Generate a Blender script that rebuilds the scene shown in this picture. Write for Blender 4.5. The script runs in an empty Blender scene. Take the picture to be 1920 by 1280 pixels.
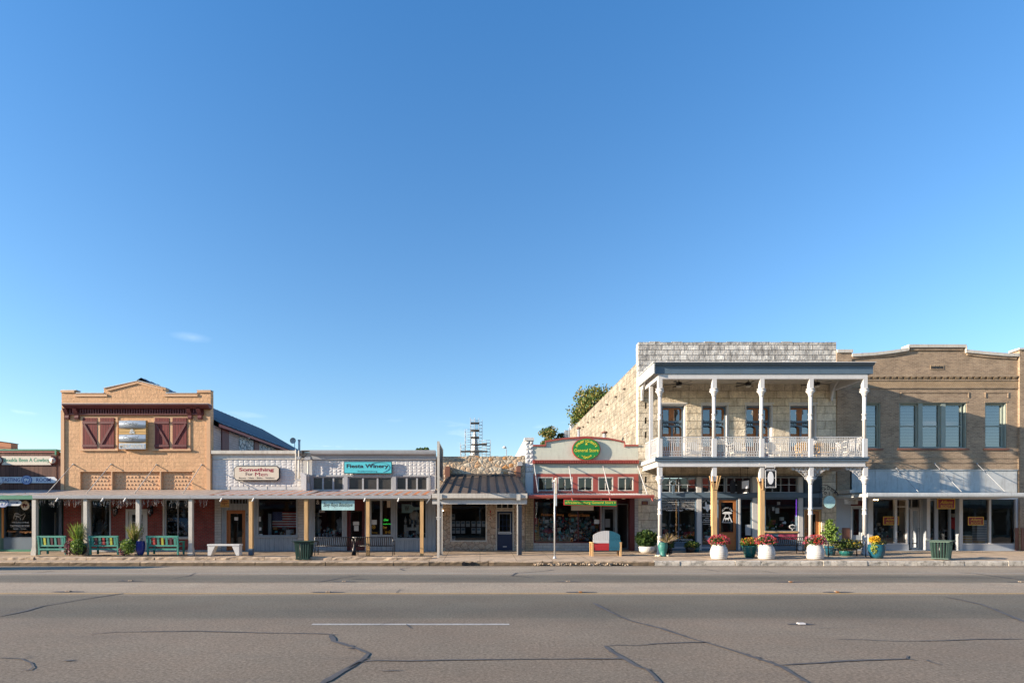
import bpy, bmesh, math, random
from mathutils import Vector, Matrix, Euler
scene = bpy.context.scene
COL = scene.collection
R_ = math.radians

# ------------------------------------------------------------------ camera
F_PX, CX, CY, EYE = 1071.0, 900.0, 978.0, 1.6      # measured: focal length (px of 1920), vanishing point, eye height
cam = bpy.data.cameras.new('camera')
cam.sensor_width = 36.0
cam.lens = F_PX * 36.0 / 1920.0
cam.shift_x = (960.0 - CX) / 1920.0
cam.shift_y = (CY - 640.0) / 1920.0
cam.clip_start = 0.1
cam.clip_end = 6000
camo = bpy.data.objects.new('camera', cam)
COL.objects.link(camo)
camo.location = (0, 0, EYE)
camo.rotation_euler = (R_(90), 0, 0)
scene.camera = camo

# ------------------------------------------------------------------ light
SUN_DIR = Vector((1.0, 0.235, -0.285)).normalized()      # direction the sunlight travels
elev = math.asin(-SUN_DIR.z)
az = math.atan2(-SUN_DIR.x, -SUN_DIR.y)                  # compass angle of the sun from +Y towards +X
sun = bpy.data.lights.new('sun', 'SUN')
sun.energy = 5.0
sun.angle = R_(0.5)
sun.color = (1.0, 0.84, 0.66)
suno = bpy.data.objects.new('sun', sun)
COL.objects.link(suno)
suno.rotation_euler = SUN_DIR.to_track_quat('-Z', 'Y').to_euler()
suno.location = (-60, -20, 40)

world = bpy.data.worlds.new('World')
scene.world = world
world.use_nodes = True
wn, wl = world.node_tree.nodes, world.node_tree.links
wn.clear()
wo = wn.new('ShaderNodeOutputWorld')
bg = wn.new('ShaderNodeBackground')
sky = wn.new('ShaderNodeTexSky')
sky.sky_type = 'NISHITA'
sky.sun_disc = False
sky.sun_elevation = elev
sky.sun_rotation = az
sky.air_density = 1.0
sky.dust_density = 0.3
sky.ozone_density = 3.0
sky.altitude = 500
bg.inputs['Strength'].default_value = 0.122
# a few thin clouds low over the left horizon
tc = wn.new('ShaderNodeTexCoord')
sp = wn.new('ShaderNodeSeparateXYZ')
wl.new(tc.outputs['Generated'], sp.inputs[0])
mp = wn.new('ShaderNodeMapping')
mp.inputs['Scale'].default_value = (5, 5, 26)
wl.new(tc.outputs['Generated'], mp.inputs[0])
nz = wn.new('ShaderNodeTexNoise')
nz.inputs['Scale'].default_value = 1.7
nz.inputs['Detail'].default_value = 6
wl.new(mp.outputs[0], nz.inputs['Vector'])
cr = wn.new('ShaderNodeMapRange')
cr.inputs['From Min'].default_value = 0.60
cr.inputs['From Max'].default_value = 0.74
wl.new(nz.outputs['Fac'], cr.inputs['Value'])
hz = wn.new('ShaderNodeMapRange')           # only close to the horizon
hz.inputs['From Min'].default_value = 0.19
hz.inputs['From Max'].default_value = 0.09
wl.new(sp.outputs['Z'], hz.inputs['Value'])
m1 = wn.new('ShaderNodeMath'); m1.operation = 'MULTIPLY'
wl.new(cr.outputs[0], m1.inputs[0]); wl.new(hz.outputs[0], m1.inputs[1])
m2 = wn.new('ShaderNodeMath'); m2.operation = 'MULTIPLY'; m2.inputs[1].default_value = 0.42
ma_ = wn.new('ShaderNodeMath'); ma_.operation = 'MAXIMUM'; wl.new(m1.outputs[0], ma_.inputs[0]); WISP = ma_
wl.new(ma_.outputs[0], m2.inputs[0])
mx = wn.new('ShaderNodeMix'); mx.data_type = 'RGBA'
wl.new(m2.outputs[0], mx.inputs['Factor'])
tint = wn.new('ShaderNodeMix'); tint.data_type = 'RGBA'; tint.blend_type = 'MULTIPLY'
tint.inputs['Factor'].default_value = 1.0
tr_ = wn.new('ShaderNodeValToRGB')              # clearer, deeper blue overhead, paler towards the horizon
tr_.color_ramp.elements[0].position = 0.0; tr_.color_ramp.elements[0].color = (0.96, 0.80, 0.68, 1)
tr_.color_ramp.elements[1].position = 0.75; tr_.color_ramp.elements[1].color = (0.42, 0.85, 1.10, 1)
e_ = tr_.color_ramp.elements.new(0.25); e_.color = (0.72, 0.85, 0.87, 1)
wl.new(sp.outputs['Z'], tr_.inputs[0]); wl.new(tr_.outputs[0], tint.inputs['B'])
# one small wisp
vd = wn.new('ShaderNodeVectorMath'); vd.operation = 'SUBTRACT'; wl.new(tc.outputs['Generated'], vd.inputs[0]); vd.inputs[1].default_value = (-.434, .858, .277)
vm = wn.new('ShaderNodeVectorMath'); vm.operation = 'MULTIPLY'; wl.new(vd.outputs[0], vm.inputs[0]); vm.inputs[1].default_value = (42, 42, 170)
vl = wn.new('ShaderNodeVectorMath'); vl.operation = 'LENGTH'; wl.new(vm.outputs[0], vl.inputs[0])
wm = wn.new('ShaderNodeMapRange'); wm.inputs['From Min'].default_value = 1.3; wm.inputs['From Max'].default_value = 0.0; wm.inputs['To Max'].default_value = 0.38; wl.new(vl.outputs['Value'], wm.inputs['Value'])
n2 = wn.new('ShaderNodeTexNoise'); n2.inputs['Scale'].default_value = 60; n2.inputs['Detail'].default_value = 5; wl.new(tc.outputs['Generated'], n2.inputs['Vector'])
wq_ = wn.new('ShaderNodeMath'); wq_.operation = 'MULTIPLY'; wl.new(wm.outputs[0], wq_.inputs[0]); wl.new(n2.outputs['Fac'], wq_.inputs[1])
wl.new(wq_.outputs[0], WISP.inputs[1]); wl.new(sky.outputs[0], tint.inputs['A'])
wl.new(tint.outputs['Result'], mx.inputs['A'])
mx.inputs['B'].default_value = (6.5, 6.6, 7.0, 1)
wl.new(mx.outputs['Result'], bg.inputs['Color'])
wl.new(bg.outputs[0], wo.inputs[0])

vs = scene.view_settings
vs.view_transform = 'Standard'
vs.look = 'None'
vs.exposure = 1.3
vs.gamma = 1.0
scene.cycles.max_bounces = 8
scene.cycles.transparent_max_bounces = 16
scene.cycles.caustics_reflective = False
scene.cycles.caustics_refractive = False

# ------------------------------------------------------------------ measuring helpers: image pixel at a known real distance -> metres
D0 = 30.0                                     # distance of the shop fronts from the camera
def X(px, d=D0): return (px - CX) * d / F_PX
def Z(py, d=D0): return EYE + (CY - py) * d / F_PX
def RC(a, b, c, e, d=D0): return (X(a, d), X(c, d), Z(e, d), Z(b, d))     # px rect (x0,y0,x1,y1) -> x0,x1,z0,z1
def zroad(y):
    return 0.0 if y < 13 else -0.30 * ((y - 13) / 11.7) ** 1.5
def ground_at(px, py):                        # point of the road surface
    y = 10.0
    for _ in range(30): y = (EYE - zroad(min(y, 24.7))) * F_PX / (py - CY)
    return X(px, y), y
STEPX = -2.2
def zwalk(x, y):
    if x < STEPX: return 0.02 + (y - 26) * 0.0175 if y > 26 else -0.12
    return -0.10 + (y - 24.7) * 0.0358
rng = random.Random(7)

# ------------------------------------------------------------------ materials
def nm(name):
    m = bpy.data.materials.new(name); m.use_nodes = True
    n = m.node_tree.nodes; l = m.node_tree.links
    return m, n, l, n['Principled BSDF']
def objco(n): return n.new('ShaderNodeTexCoord').outputs['Object']
def noise(n, l, vec, scale, detail=4, rough=.55, dist=0):
    t = n.new('ShaderNodeTexNoise'); t.inputs['Scale'].default_value = scale
    t.inputs['Detail'].default_value = detail; t.inputs['Roughness'].default_value = rough
    t.inputs['Distortion'].default_value = dist
    l.new(vec, t.inputs['Vector']); return t.outputs['Fac']
def mixc(n, l, fac, a, b, mode='MIX'):
    t = n.new('ShaderNodeMix'); t.data_type = 'RGBA'; t.blend_type = mode
    if isinstance(fac, (int, float)): t.inputs['Factor'].default_value = fac
    else: l.new(fac, t.inputs['Factor'])
    for k, v in (('A', a), ('B', b)):
        if isinstance(v, (tuple, list)): t.inputs[k].default_value = (*v[:3], 1)
        else: l.new(v, t.inputs[k])
    return t.outputs['Result']
def ramp(n, l, fac, stops):
    t = n.new('ShaderNodeValToRGB'); e = t.color_ramp.elements
    while len(e) > 1: e.remove(e[0])
    for i, (p, c) in enumerate(stops):
        k = e[0] if i == 0 else e.new(p)
        k.position = p; k.color = (*c, 1) if len(c) == 3 else c
    l.new(fac, t.inputs[0]); return t.outputs[0]
def rng_map(n, l, v, a, b, c=0, d=1):
    t = n.new('ShaderNodeMapRange'); l.new(v, t.inputs['Value'])
    for k, q in (('From Min', a), ('From Max', b), ('To Min', c), ('To Max', d)): t.inputs[k].default_value = q
    return t.outputs[0]
def math_(n, l, op, a, b=None):
    t = n.new('ShaderNodeMath'); t.operation = op
    for i, v in enumerate((a, b)):
        if v is None: continue
        if isinstance(v, (int, float)): t.inputs[i].default_value = v
        else: l.new(v, t.inputs[i])
    return t.outputs[0]
def bumpn(n, l, h, strength, dist, prev=None):
    t = n.new('ShaderNodeBump'); t.inputs['Strength'].default_value = strength
    t.inputs['Distance'].default_value = dist; l.new(h, t.inputs['Height'])
    if prev is not None: l.new(prev, t.inputs['Normal'])
    return t.outputs[0]
def wallco(n, l):
    """x,z on walls facing the street, y,z on side walls"""
    t = n.new('ShaderNodeTexCoord')
    s = n.new('ShaderNodeSeparateXYZ'); l.new(t.outputs['Object'], s.inputs[0])
    g = n.new('ShaderNodeNewGeometry')
    q = n.new('ShaderNodeSeparateXYZ'); l.new(g.outputs['True Normal'], q.inputs[0])
    a = math_(n, l, 'ABSOLUTE', q.outputs['X']); a = math_(n, l, 'GREATER_THAN', a, .7)
    mxx = n.new('ShaderNodeMix'); mxx.data_type = 'FLOAT'
    l.new(a, mxx.inputs['Factor']); l.new(s.outputs['X'], mxx.inputs['A']); l.new(s.outputs['Y'], mxx.inputs['B'])
    c = n.new('ShaderNodeCombineXYZ')
    l.new(mxx.outputs['Result'], c.inputs['X']); l.new(s.outputs['Z'], c.inputs['Y'])
    return c.outputs[0]
def paint(name, col, rough=.6, var=.15, vscale=2.0, bump=.15, bscale=30, metal=0, spec=.4, dirt=0.0):
    m, n, l, b = nm(name); col = tuple(x * .92 for x in col)
    v = objco(n)
    f1 = noise(n, l, v, vscale, 5, .65); f2 = noise(n, l, v, vscale * 9, 3)
    f = math_(n, l, 'ADD', math_(n, l, 'MULTIPLY', f1, .65), math_(n, l, 'MULTIPLY', f2, .35))
    f = rng_map(n, l, f, .3, .7)
    c = mixc(n, l, f, tuple(max(0, x * (1 - var)) for x in col), tuple(min(1, x * (1 + var)) for x in col))
    if dirt > 0:
        mpn = n.new('ShaderNodeMapping'); mpn.inputs['Scale'].default_value = (3, 3, .6); l.new(v, mpn.inputs[0])
        d = rng_map(n, l, noise(n, l, mpn.outputs[0], 2.5, 7, .7), .5, .72, 0, dirt)
        c = mixc(n, l, d, c, (.11, .085, .06))
    l.new(c, b.inputs['Base Color'])
    b.inputs['Roughness'].default_value = rough; b.inputs['Metallic'].default_value = metal
    b.inputs['Specular IOR Level'].default_value = spec
    if bump > 0: l.new(bumpn(n, l, noise(n, l, v, bscale, 4), bump, .01), b.inputs['Normal'])
    return m
def brick(name, c1, c2, mortar, bw=.2, bh=.067, ms=.01, rough=.85, bump=.6, dist=.006, warp=0.0, stain=None, stainamt=.5,
          cvar=.25, soft=.1, rock=0.0, freq=2, offs=.5, squash=1.0):
    m, n, l, b = nm(name); c1, c2, mortar = [tuple(x * .92 for x in q) for q in (c1, c2, mortar)]
    v = wallco(n, l)
    if warp:
        t = n.new('ShaderNodeTexNoise'); t.inputs['Scale'].default_value = 2.2; t.inputs['Detail'].default_value = 3
        l.new(v, t.inputs['Vector'])
        s = n.new('ShaderNodeVectorMath'); s.operation = 'SUBTRACT'; l.new(t.outputs['Color'], s.inputs[0]); s.inputs[1].default_value = (.5, .5, .5)
        k = n.new('ShaderNodeVectorMath'); k.operation = 'SCALE'; l.new(s.outputs[0], k.inputs[0]); k.inputs['Scale'].default_value = warp
        a = n.new('ShaderNodeVectorMath'); a.operation = 'ADD'; l.new(v, a.inputs[0]); l.new(k.outputs[0], a.inputs[1]); v2 = a.outputs[0]
    else: v2 = v
    t = n.new('ShaderNodeTexBrick'); l.new(v2, t.inputs['Vector'])
    t.offset = offs; t.squash = squash; t.squash_frequency = freq
    t.inputs['Scale'].default_value = 1.0
    t.inputs['Brick Width'].default_value = bw; t.inputs['Row Height'].default_value = bh
    t.inputs['Mortar Size'].default_value = ms; t.inputs['Mortar Smooth'].default_value = soft
    t.inputs['Color1'].default_value = (*c1, 1); t.inputs['Color2'].default_value = (*c2, 1); t.inputs['Mortar'].default_value = (*mortar, 1)
    f = rng_map(n, l, noise(n, l, v, 1.3, 6, .7), .3, .7, 1 - cvar, 1 + cvar)
    f2 = rng_map(n, l, noise(n, l, v, 14, 4, .6), .3, .7, 1 - cvar * .6, 1 + cvar * .6)
    ff = math_(n, l, 'MULTIPLY', f, f2)
    cc = n.new('ShaderNodeVectorMath'); cc.operation = 'SCALE'; l.new(t.outputs['Color'], cc.inputs[0]); l.new(ff, cc.inputs['Scale'])
    c = cc.outputs[0]
    if stain is not None:
        mpn = n.new('ShaderNodeMapping'); mpn.inputs['Scale'].default_value = (1.6, .5, 1); l.new(v, mpn.inputs[0])
        d = rng_map(n, l, noise(n, l, mpn.outputs[0], 2.4, 8, .72), .47, .66, 0, stainamt)
        c = mixc(n, l, d, c, stain)
    l.new(c, b.inputs['Base Color']); b.inputs['Roughness'].default_value = rough
    b.inputs['Specular IOR Level'].default_value = .25
    inv = math_(n, l, 'SUBTRACT', 1, t.outputs['Fac'])
    nn = bumpn(n, l, inv, bump, dist)
    if rock: nn = bumpn(n, l, noise(n, l, v, 6, 6, .65), rock, .05, nn)
    else: nn = bumpn(n, l, noise(n, l, v, 40, 3), .25, .01, nn)
    l.new(nn, b.inputs['Normal'])
    return m
def rubble(name, stops, mortar, scale=3.0, bump=1.0, mw=.06, stretch=(1, 1.25, 1)):
    m, n, l, b = nm(name)
    v = wallco(n, l)
    mpn = n.new('ShaderNodeMapping'); mpn.inputs['Scale'].default_value = stretch; l.new(v, mpn.inputs[0])
    t = n.new('ShaderNodeTexNoise'); t.inputs['Scale'].default_value = 3.0; l.new(v, t.inputs['Vector'])
    k = n.new('ShaderNodeVectorMath'); k.operation = 'SCALE'; l.new(t.outputs['Color'], k.inputs[0]); k.inputs['Scale'].default_value = .10
    a = n.new('ShaderNodeVectorMath'); a.operation = 'ADD'; l.new(mpn.outputs[0], a.inputs[0]); l.new(k.outputs[0], a.inputs[1])
    ve = n.new('ShaderNodeTexVoronoi'); ve.feature = 'DISTANCE_TO_EDGE'; ve.inputs['Scale'].default_value = scale; l.new(a.outputs[0], ve.inputs['Vector'])
    vc = n.new('ShaderNodeTexVoronoi'); vc.feature = 'F1'; vc.inputs['Scale'].default_value = scale; l.new(a.outputs[0], vc.inputs['Vector'])
    s = n.new('ShaderNodeSeparateColor'); l.new(vc.outputs['Color'], s.inputs[0])
    c = ramp(n, l, s.outputs[0], stops)
    f = rng_map(n, l, noise(n, l, v, 9, 5, .7), .3, .7, .72, 1.25)
    cc = n.new('ShaderNodeVectorMath'); cc.operation = 'SCALE'; l.new(c, cc.inputs[0]); l.new(f, cc.inputs['Scale'])
    e = rng_map(n, l, ve.outputs['Distance'], mw * .4, mw)
    c = mixc(n, l, e, mortar, cc.outputs[0])
    l.new(c, b.inputs['Base Color']); b.inputs['Roughness'].default_value = .9; b.inputs['Specular IOR Level'].default_value = .2
    h = rng_map(n, l, ve.outputs['Distance'], 0, .3)
    nn = bumpn(n, l, h, bump, .05); nn = bumpn(n, l, noise(n, l, v, 12, 5, .7), .6, .03, nn)
    l.new(nn, b.inputs['Normal']); return m
def planks(name, c1, c2, w=.2, rough=.8, vertical=True, gap=.012, bump=.6):
    m, n, l, b = nm(name)
    v = wallco(n, l)
    mpn = n.new('ShaderNodeMapping')
    if vertical: mpn.inputs['Rotation'].default_value = (0, 0, R_(90))
    l.new(v, mpn.inputs[0])
    t = n.new('ShaderNodeTexBrick'); l.new(mpn.outputs[0], t.inputs['Vector']); t.inputs['Scale'].default_value = 1
    t.inputs['Brick Width'].default_value = 5.1; t.inputs['Row Height'].default_value = w; t.inputs['Mortar Size'].default_value = gap
    t.inputs['Mortar Smooth'].default_value = .1
    t.inputs['Color1'].default_value = (*c1, 1); t.inputs['Color2'].default_value = (*c2, 1); t.inputs['Mortar'].default_value = (*[x * .35 for x in c1], 1)
    m2_ = n.new('ShaderNodeMapping'); m2_.inputs['Scale'].default_value = (22, 1.6, 1) if vertical else (1.6, 22, 1); l.new(v, m2_.inputs[0])
    g = rng_map(n, l, noise(n, l, m2_.outputs[0], 1.0, 5, .6), .25, .75, .72, 1.3)
    cc = n.new('ShaderNodeVectorMath'); cc.operation = 'SCALE'; l.new(t.outputs['Color'], cc.inputs[0]); l.new(g, cc.inputs['Scale'])
    l.new(cc.outputs[0], b.inputs['Base Color']); b.inputs['Roughness'].default_value = rough; b.inputs['Specular IOR Level'].default_value = .3
    l.new(bumpn(n, l, math_(n, l, 'SUBTRACT', 1, t.outputs['Fac']), bump, .008), b.inputs['Normal'])
    return m
def glass(name, tint_=(.90, .92, .93), ref=1.0, add=.01):
    m, n, l, b = nm(name)
    n.remove(b)
    out = n['Material Output']
    g = n.new('ShaderNodeBsdfGlossy'); g.inputs['Roughness'].default_value = .015; g.inputs['Color'].default_value = (ref, ref, ref, 1)
    v = objco(n)
    l.new(bumpn(n, l, noise(n, l, v, 1.0, 2), .10, .02), g.inputs['Normal'])
    t = n.new('ShaderNodeBsdfTransparent'); t.inputs['Color'].default_value = (*tint_, 1)
    fr = n.new('ShaderNodeFresnel'); fr.inputs['IOR'].default_value = 1.65
    f = math_(n, l, 'MULTIPLY', fr.outputs[0], 1.15); f = math_(n, l, 'ADD', f, add)
    x = n.new('ShaderNodeMixShader'); l.new(f, x.inputs[0]); l.new(t.outputs[0], x.inputs[1]); l.new(g.outputs[0], x.inputs[2])
    l.new(x.outputs[0], out.inputs[0]); return m
def emis(name, col, s):
    m, n, l, b = nm(name)
    b.inputs['Base Color'].default_value = (*col, 1); b.inputs['Emission Color'].default_value = (*col, 1); b.inputs['Emission Strength'].default_value = s
    return m
def leafm(name, col, var=.45):
    m, n, l, b = nm(name)
    v = objco(n)
    f = rng_map(n, l, noise(n, l, v, 5.0, 3), .3, .7)
    c = mixc(n, l, f, tuple(x * (1 - var) for x in col), tuple(min(1, x * (1 + var)) for x in col))
    l.new(c, b.inputs['Base Color']); b.inputs['Roughness'].default_value = .55; b.inputs['Specular IOR Level'].default_value = .3
    tr = n.new('ShaderNodeBsdfTranslucent'); l.new(c, tr.inputs['Color'])
    x = n.new('ShaderNodeMixShader'); x.inputs[0].default_value = .25
    l.new(b.outputs[0], x.inputs[1]); l.new(tr.outputs[0], x.inputs[2]); l.new(x.outputs[0], n['Material Output'].inputs[0])
    return m

M = {}
M['orange'] = brick('orange_painted_block', (.68, .405, .22), (.63, .37, .20), (.56, .33, .175), .42, .21, .016, .75, .5, .012, cvar=.11, rock=.45, soft=.4, stain=(.42, .27, .14), stainamt=.45)
M['orange_trim'] = paint('orange_trim_paint', (.60, .36, .20), .65, .08)
M['maroon'] = paint('maroon_paint', (.13, .028, .03), .55, .2, dirt=.25)
M['maroon_wood'] = planks('maroon_shutter_boards', (.20, .05, .045), (.15, .035, .035), .14)
M['redbrick'] = brick('dark_red_brick', (.30, .045, .035), (.20, .03, .027), (.16, .10, .085), .21, .075, .012, .8, .6, .008, cvar=.25)
M['tin'] = paint('white_pressed_tin', (.61, .60, .585), .55, .08, 1.5, .1, 25, dirt=.3)
M['white'] = paint('white_paint', (.56, .55, .53), .55, .08, 1.5, .1, 30, dirt=.2)
M['white_clean'] = paint('clean_white_paint', (.60, .59, .575), .5, .07, 2, .08, 30, dirt=.12)
M['offwhite'] = paint('weathered_cream_paint', (.56, .525, .46), .6, .12, 2, .2, 25, dirt=.45)
M['cream'] = paint('cream_stucco', (.58, .59, .49), .8, .07, 1.2, .3, 22, dirt=.22)
M['grey_wall'] = planks('blue_grey_boards', (.30, .335, .365), (.275, .31, .34), .24, gap=.006)
M['grey_trim'] = paint('blue_grey_trim', (.33, .37, .40), .6, .1)
M['grey'] = paint('grey_trim', (.38, .39, .40), .6, .12, dirt=.2)
M['gutter'] = paint('grey_gutter_metal', (.42, .43, .44), .45, .1, dirt=.2)
M['awn_grey'] = paint('weathered_grey_sheet_metal', (.42, .345, .28), .6, .35, 3, .2, 20, dirt=.5)
M['awn_rust'] = paint('rusted_sheet_metal', (.40, .15, .065), .75, .5, 5, .3, 30)
M['awn_rust2'] = paint('grey_and_rust_sheet_metal', (.55, .45, .38), .65, .3, 5, .2, 30)
M['brownwood'] = planks('dark_brown_boards', (.17, .085, .06), (.105, .052, .04), .22)
M['green_trim'] = paint('green_trim_paint', (.03, .20, .12), .5, .15)
M['teal_dark'] = paint('dark_teal_paint', (.012, .07, .055), .5, .2)
M['post_wood'] = planks('new_timber_post', (.56, .36, .17), (.5, .31, .14), .5, gap=.0)
M['door_wood'] = paint('orange_stained_wood', (.38, .14, .04), .45, .2, 6, .2, 30)
M['blue_door'] = paint('navy_door_paint', (.009, .025, .07), .4, .12)
M['rubble'] = rubble('tan_rubble_stone', [(0, (.38, .29, .20)), (.3, (.54, .45, .33)), (.5, (.60, .52, .40)), (.68, (.52, .26, .10)), (.85, (.56, .44, .31)), (1, (.32, .25, .19))], (.30, .25, .19), 4.0, .5, .045)
M['rubble_grey'] = rubble('pale_rubble_stone', [(0, (.45, .44, .42)), (.5, (.6, .58, .54)), (1, (.38, .37, .36))], (.17, .18, .17), 2.6, .8, .11)
M['block_tan'] = rubble('squared_tan_stone', [(0, (.40, .30, .23)), (.4, (.50, .39, .29)), (.7, (.44, .33, .25)), (1, (.56, .46, .35))], (.24, .18, .13), 3.4, .6, .05, (1, 1.3, 1))
M['ashlar'] = brick('cream_limestone_ashlar', (.74, .65, .50), (.60, .52, .39), (.24, .19, .13), .84, .40, .013, .85, .8, .018, warp=.07, cvar=.28, rock=1.0, soft=.3, stain=(.27, .215, .16), stainamt=.5)
M['ashlar_top'] = brick('stained_grey_limestone', (.66, .64, .58), (.44, .42, .38), (.18, .165, .15), .66, .27, .016, .9, .9, .02, warp=.07, cvar=.3, rock=.9, soft=.3, stain=(.10, .095, .09), stainamt=.85)
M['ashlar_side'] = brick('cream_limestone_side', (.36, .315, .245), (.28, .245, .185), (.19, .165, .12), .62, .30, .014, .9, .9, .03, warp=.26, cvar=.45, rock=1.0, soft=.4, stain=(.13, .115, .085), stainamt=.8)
M['whitestone'] = brick('white_painted_stone', (.50, .48, .45), (.43, .42, .40), (.24, .23, .21), .45, .14, .008, .8, .7, .01, cvar=.12, rock=.3)
M['tanstone'] = brick('tan_stone_veneer', (.44, .36, .25), (.36, .29, .2), (.2, .16, .12), .34, .13, .01, .85, .7, .012, warp=.03, cvar=.3, rock=.4)
M['tanbrick'] = brick('tan_brick', (.37, .265, .175), (.25, .175, .12), (.36, .29, .21), .22, .075, .010, .85, .7, .008, cvar=.24)
M['tanbrick_or'] = brick('tan_brick_ornament', (.47, .34, .20), (.40, .28, .16), (.3, .22, .15), .11, .07, .012, .85, .9, .02, cvar=.2)
M['browndado'] = paint('brown_painted_dado', (.20, .09, .06), .6, .15)
M['slate'] = paint('slate_blue_trim', (.10, .15, .20), .5, .12, dirt=.1)
M['slate_dark'] = paint('dark_slate_trim', (.045, .07, .10), .5, .15)
M['pale_blue'] = paint('pale_blue_paint_and_shade', (.36, .39, .42), .5, .08)  # also carries the blue-grey shade of the white boot shop front and left canopy
M['panel_blue'] = paint('pale_blue_grey_panel', (.50, .52, .51), .6, .16, 1.2, .1, 20, dirt=.35)
M['sage'] = paint('sage_green_window_paint', (.27, .31, .27), .5, .1)
M['red_trim'] = paint('brick_red_trim', (.36, .08, .06), .55, .15, dirt=.1)
M['dark_red'] = paint('oxblood_paint', (.12, .02, .02), .5, .2)
M['roof_brown'] = paint('brown_standing_seam', (.14, .105, .078), .55, .2, 1, .1, dirt=.3)
M['roof_dark'] = paint('dark_roof_edge', (.07, .06, .055), .6, .2)
M['roof_blue'] = paint('galvanised_roof_metal', (.22, .27, .32), .4, .18, 1.5, .1, 8, metal=.3)
M['flatroof'] = paint('gravel_roof', (.28, .27, .25), .9, .2)
M['siding'] = planks('pinkish_lap_siding', (.46, .35, .31), (.44, .335, .295), .13, vertical=False, gap=.005)
M['glass'] = glass('window_glass')
M['glass_up'] = glass('upper_window_glass', (.75, .8, .85), 1.0, .16)
M['dark_pane'] = paint('glass_dark_baked_in', (.055, .05, .045), .25, .3, 1.2, .1, 2)  # glass with its dark reflection put into the colour
M['dark_post'] = paint('dark_grey_post_paint', (.10, .105, .115), .7, .3, 3, .2, dirt=.4)
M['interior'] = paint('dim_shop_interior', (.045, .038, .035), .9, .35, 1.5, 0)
M['black'] = paint('black_metal', (.012, .012, .014), .4, .2)
M['blackpanel'] = paint('black_sign_face', (.015, .015, .017), .5, .1, 2, 0)
M['navy'] = paint('navy_lettering', (.03, .05, .22), .5, .05, 2, 0)
M['txt_white'] = paint('white_lettering', (.75, .75, .74), .5, .03, 2, 0)
M['txt_green'] = paint('green_lettering', (.03, .26, .13), .5, .05, 2, 0)
M['txt_maroon'] = paint('maroon_lettering', (.30, .02, .04), .5, .05, 2, 0)
M['txt_black'] = paint('dark_lettering', (.02, .03, .035), .5, .05, 2, 0)
M['txt_yellow'] = paint('yellow_lettering', (.80, .68, .05), .5, .05, 2, 0)
M['txt_gold'] = paint('gold_lettering', (.62, .36, .04), .5, .05, 2, 0)
M['txt_orange'] = paint('orange_lettering', (.50, .20, .04), .5, .05, 2, 0)
M['sign_cream'] = paint('cream_sign_face', (.66, .58, .46), .5, .05, 2, 0)
M['sign_turq'] = paint('turquoise_sign_face', (.10, .55, .62), .45, .06, 2, 0)
M['sign_mint'] = paint('mottled_mint_sign_face', (.42, .66, .66), .5, .3, 7, 0)
M['sign_green'] = paint('green_sign_face', (.015, .22, .05), .45, .08, 2, 0)
M['sign_red'] = paint('red_border_paint', (.55, .03, .03), .45, .05, 2, 0)
M['sign_white'] = paint('white_sign_face', (.66, .68, .70), .5, .04, 2, 0)
M['sign_maroon'] = paint('maroon_sign_face', (.22, .015, .02), .45, .06, 2, 0)
M['tin_sheet'] = paint('brushed_steel_sheet', (.42, .48, .54), .42, .15, 1.2, .1, 3, metal=.35)
M['oldwood'] = planks('yellow_pine_board', (.60, .38, .15), (.52, .32, .12), .13, vertical=False)
M['galv'] = paint('galvanised_steel', (.50, .52, .53), .4, .12, metal=.4)
M['turq'] = paint('worn_turquoise_paint', (.045, .27, .21), .65, .3, 8, .2, 40, dirt=.3)
M['b_red'] = paint('faded_red_paint', (.45, .06, .05), .6, .2)
M['b_yellow'] = paint('faded_yellow_paint', (.48, .50, .06), .6, .2)
M['b_dark'] = paint('faded_purple_brown_paint', (.10, .03, .04), .6, .2)
M['flag_red'] = paint('flag_red_paint', (.42, .025, .03), .55, .12)
M['flag_blue'] = paint('flag_blue_paint', (.02, .115, .17), .55, .12)
M['concrete_w'] = paint('white_concrete', (.62, .62, .60), .8, .1, 4, .3, 40)
M['can_green'] = paint('dark_green_enamel', (.02, .055, .045), .4, .15)
M['can_green2'] = paint('lighter_green_enamel', (.055, .105, .085), .5, .2)  # paler green than the other bin
M['pot_white'] = paint('white_glazed_pot', (.55, .54, .51), .5, .12, 3, .1, 30, dirt=.35)
M['pot_teal'] = paint('teal_glazed_pot', (.02, .14, .13), .25, .2)
M['pot_blue'] = paint('cobalt_glazed_pot', (.015, .03, .20), .2, .2)
M['pot_turq'] = paint('turquoise_glazed_pot', (.012, .09, .135), .25, .25)
M['urn'] = paint('verdigris_urn', (.03, .16, .14), .5, .5, 8)
M['soil'] = paint('dark_soil', (.03, .02, .015), .95, .3)
M['leaf'] = leafm('mid_green_leaf', (.09, .15, .03))
M['leaf_dark'] = leafm('dark_green_leaf', (.025, .06, .015))
M['leaf_lime'] = leafm('lime_green_leaf', (.20, .30, .05))
M['leaf_yel'] = leafm('yellow_green_leaf', (.30, .30, .05))
M['leaf_purple'] = leafm('burgundy_leaf', (.14, .03, .05))
M['leaf_pink'] = leafm('pale_pink_leaf', (.40, .22, .26))
M['leaf_olive'] = leafm('olive_leaf', (.17, .17, .035))
M['leaf_rust'] = leafm('olive_brown_leaf', (.22, .17, .04))
M['fl_pink'] = leafm('pink_flower', (.42, .07, .12), .5)
M['fl_red'] = leafm('red_flower', (.45, .04, .025), .5)
M['fl_yellow'] = leafm('yellow_flower', (.62, .36, .02), .35)
M['dry'] = leafm('dry_frond', (.30, .21, .12), .3)
M['bark'] = paint('grey_bark', (.13, .10, .075), .9, .3, 4, .5, 20)
M['tarred'] = paint('tar_sealant', (.095, .093, .093), .75, .35, 5, .3, 40)
M['paper'] = paint('white_paper', (.6, .62, .62), .6, .1, 5, 0)
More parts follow.
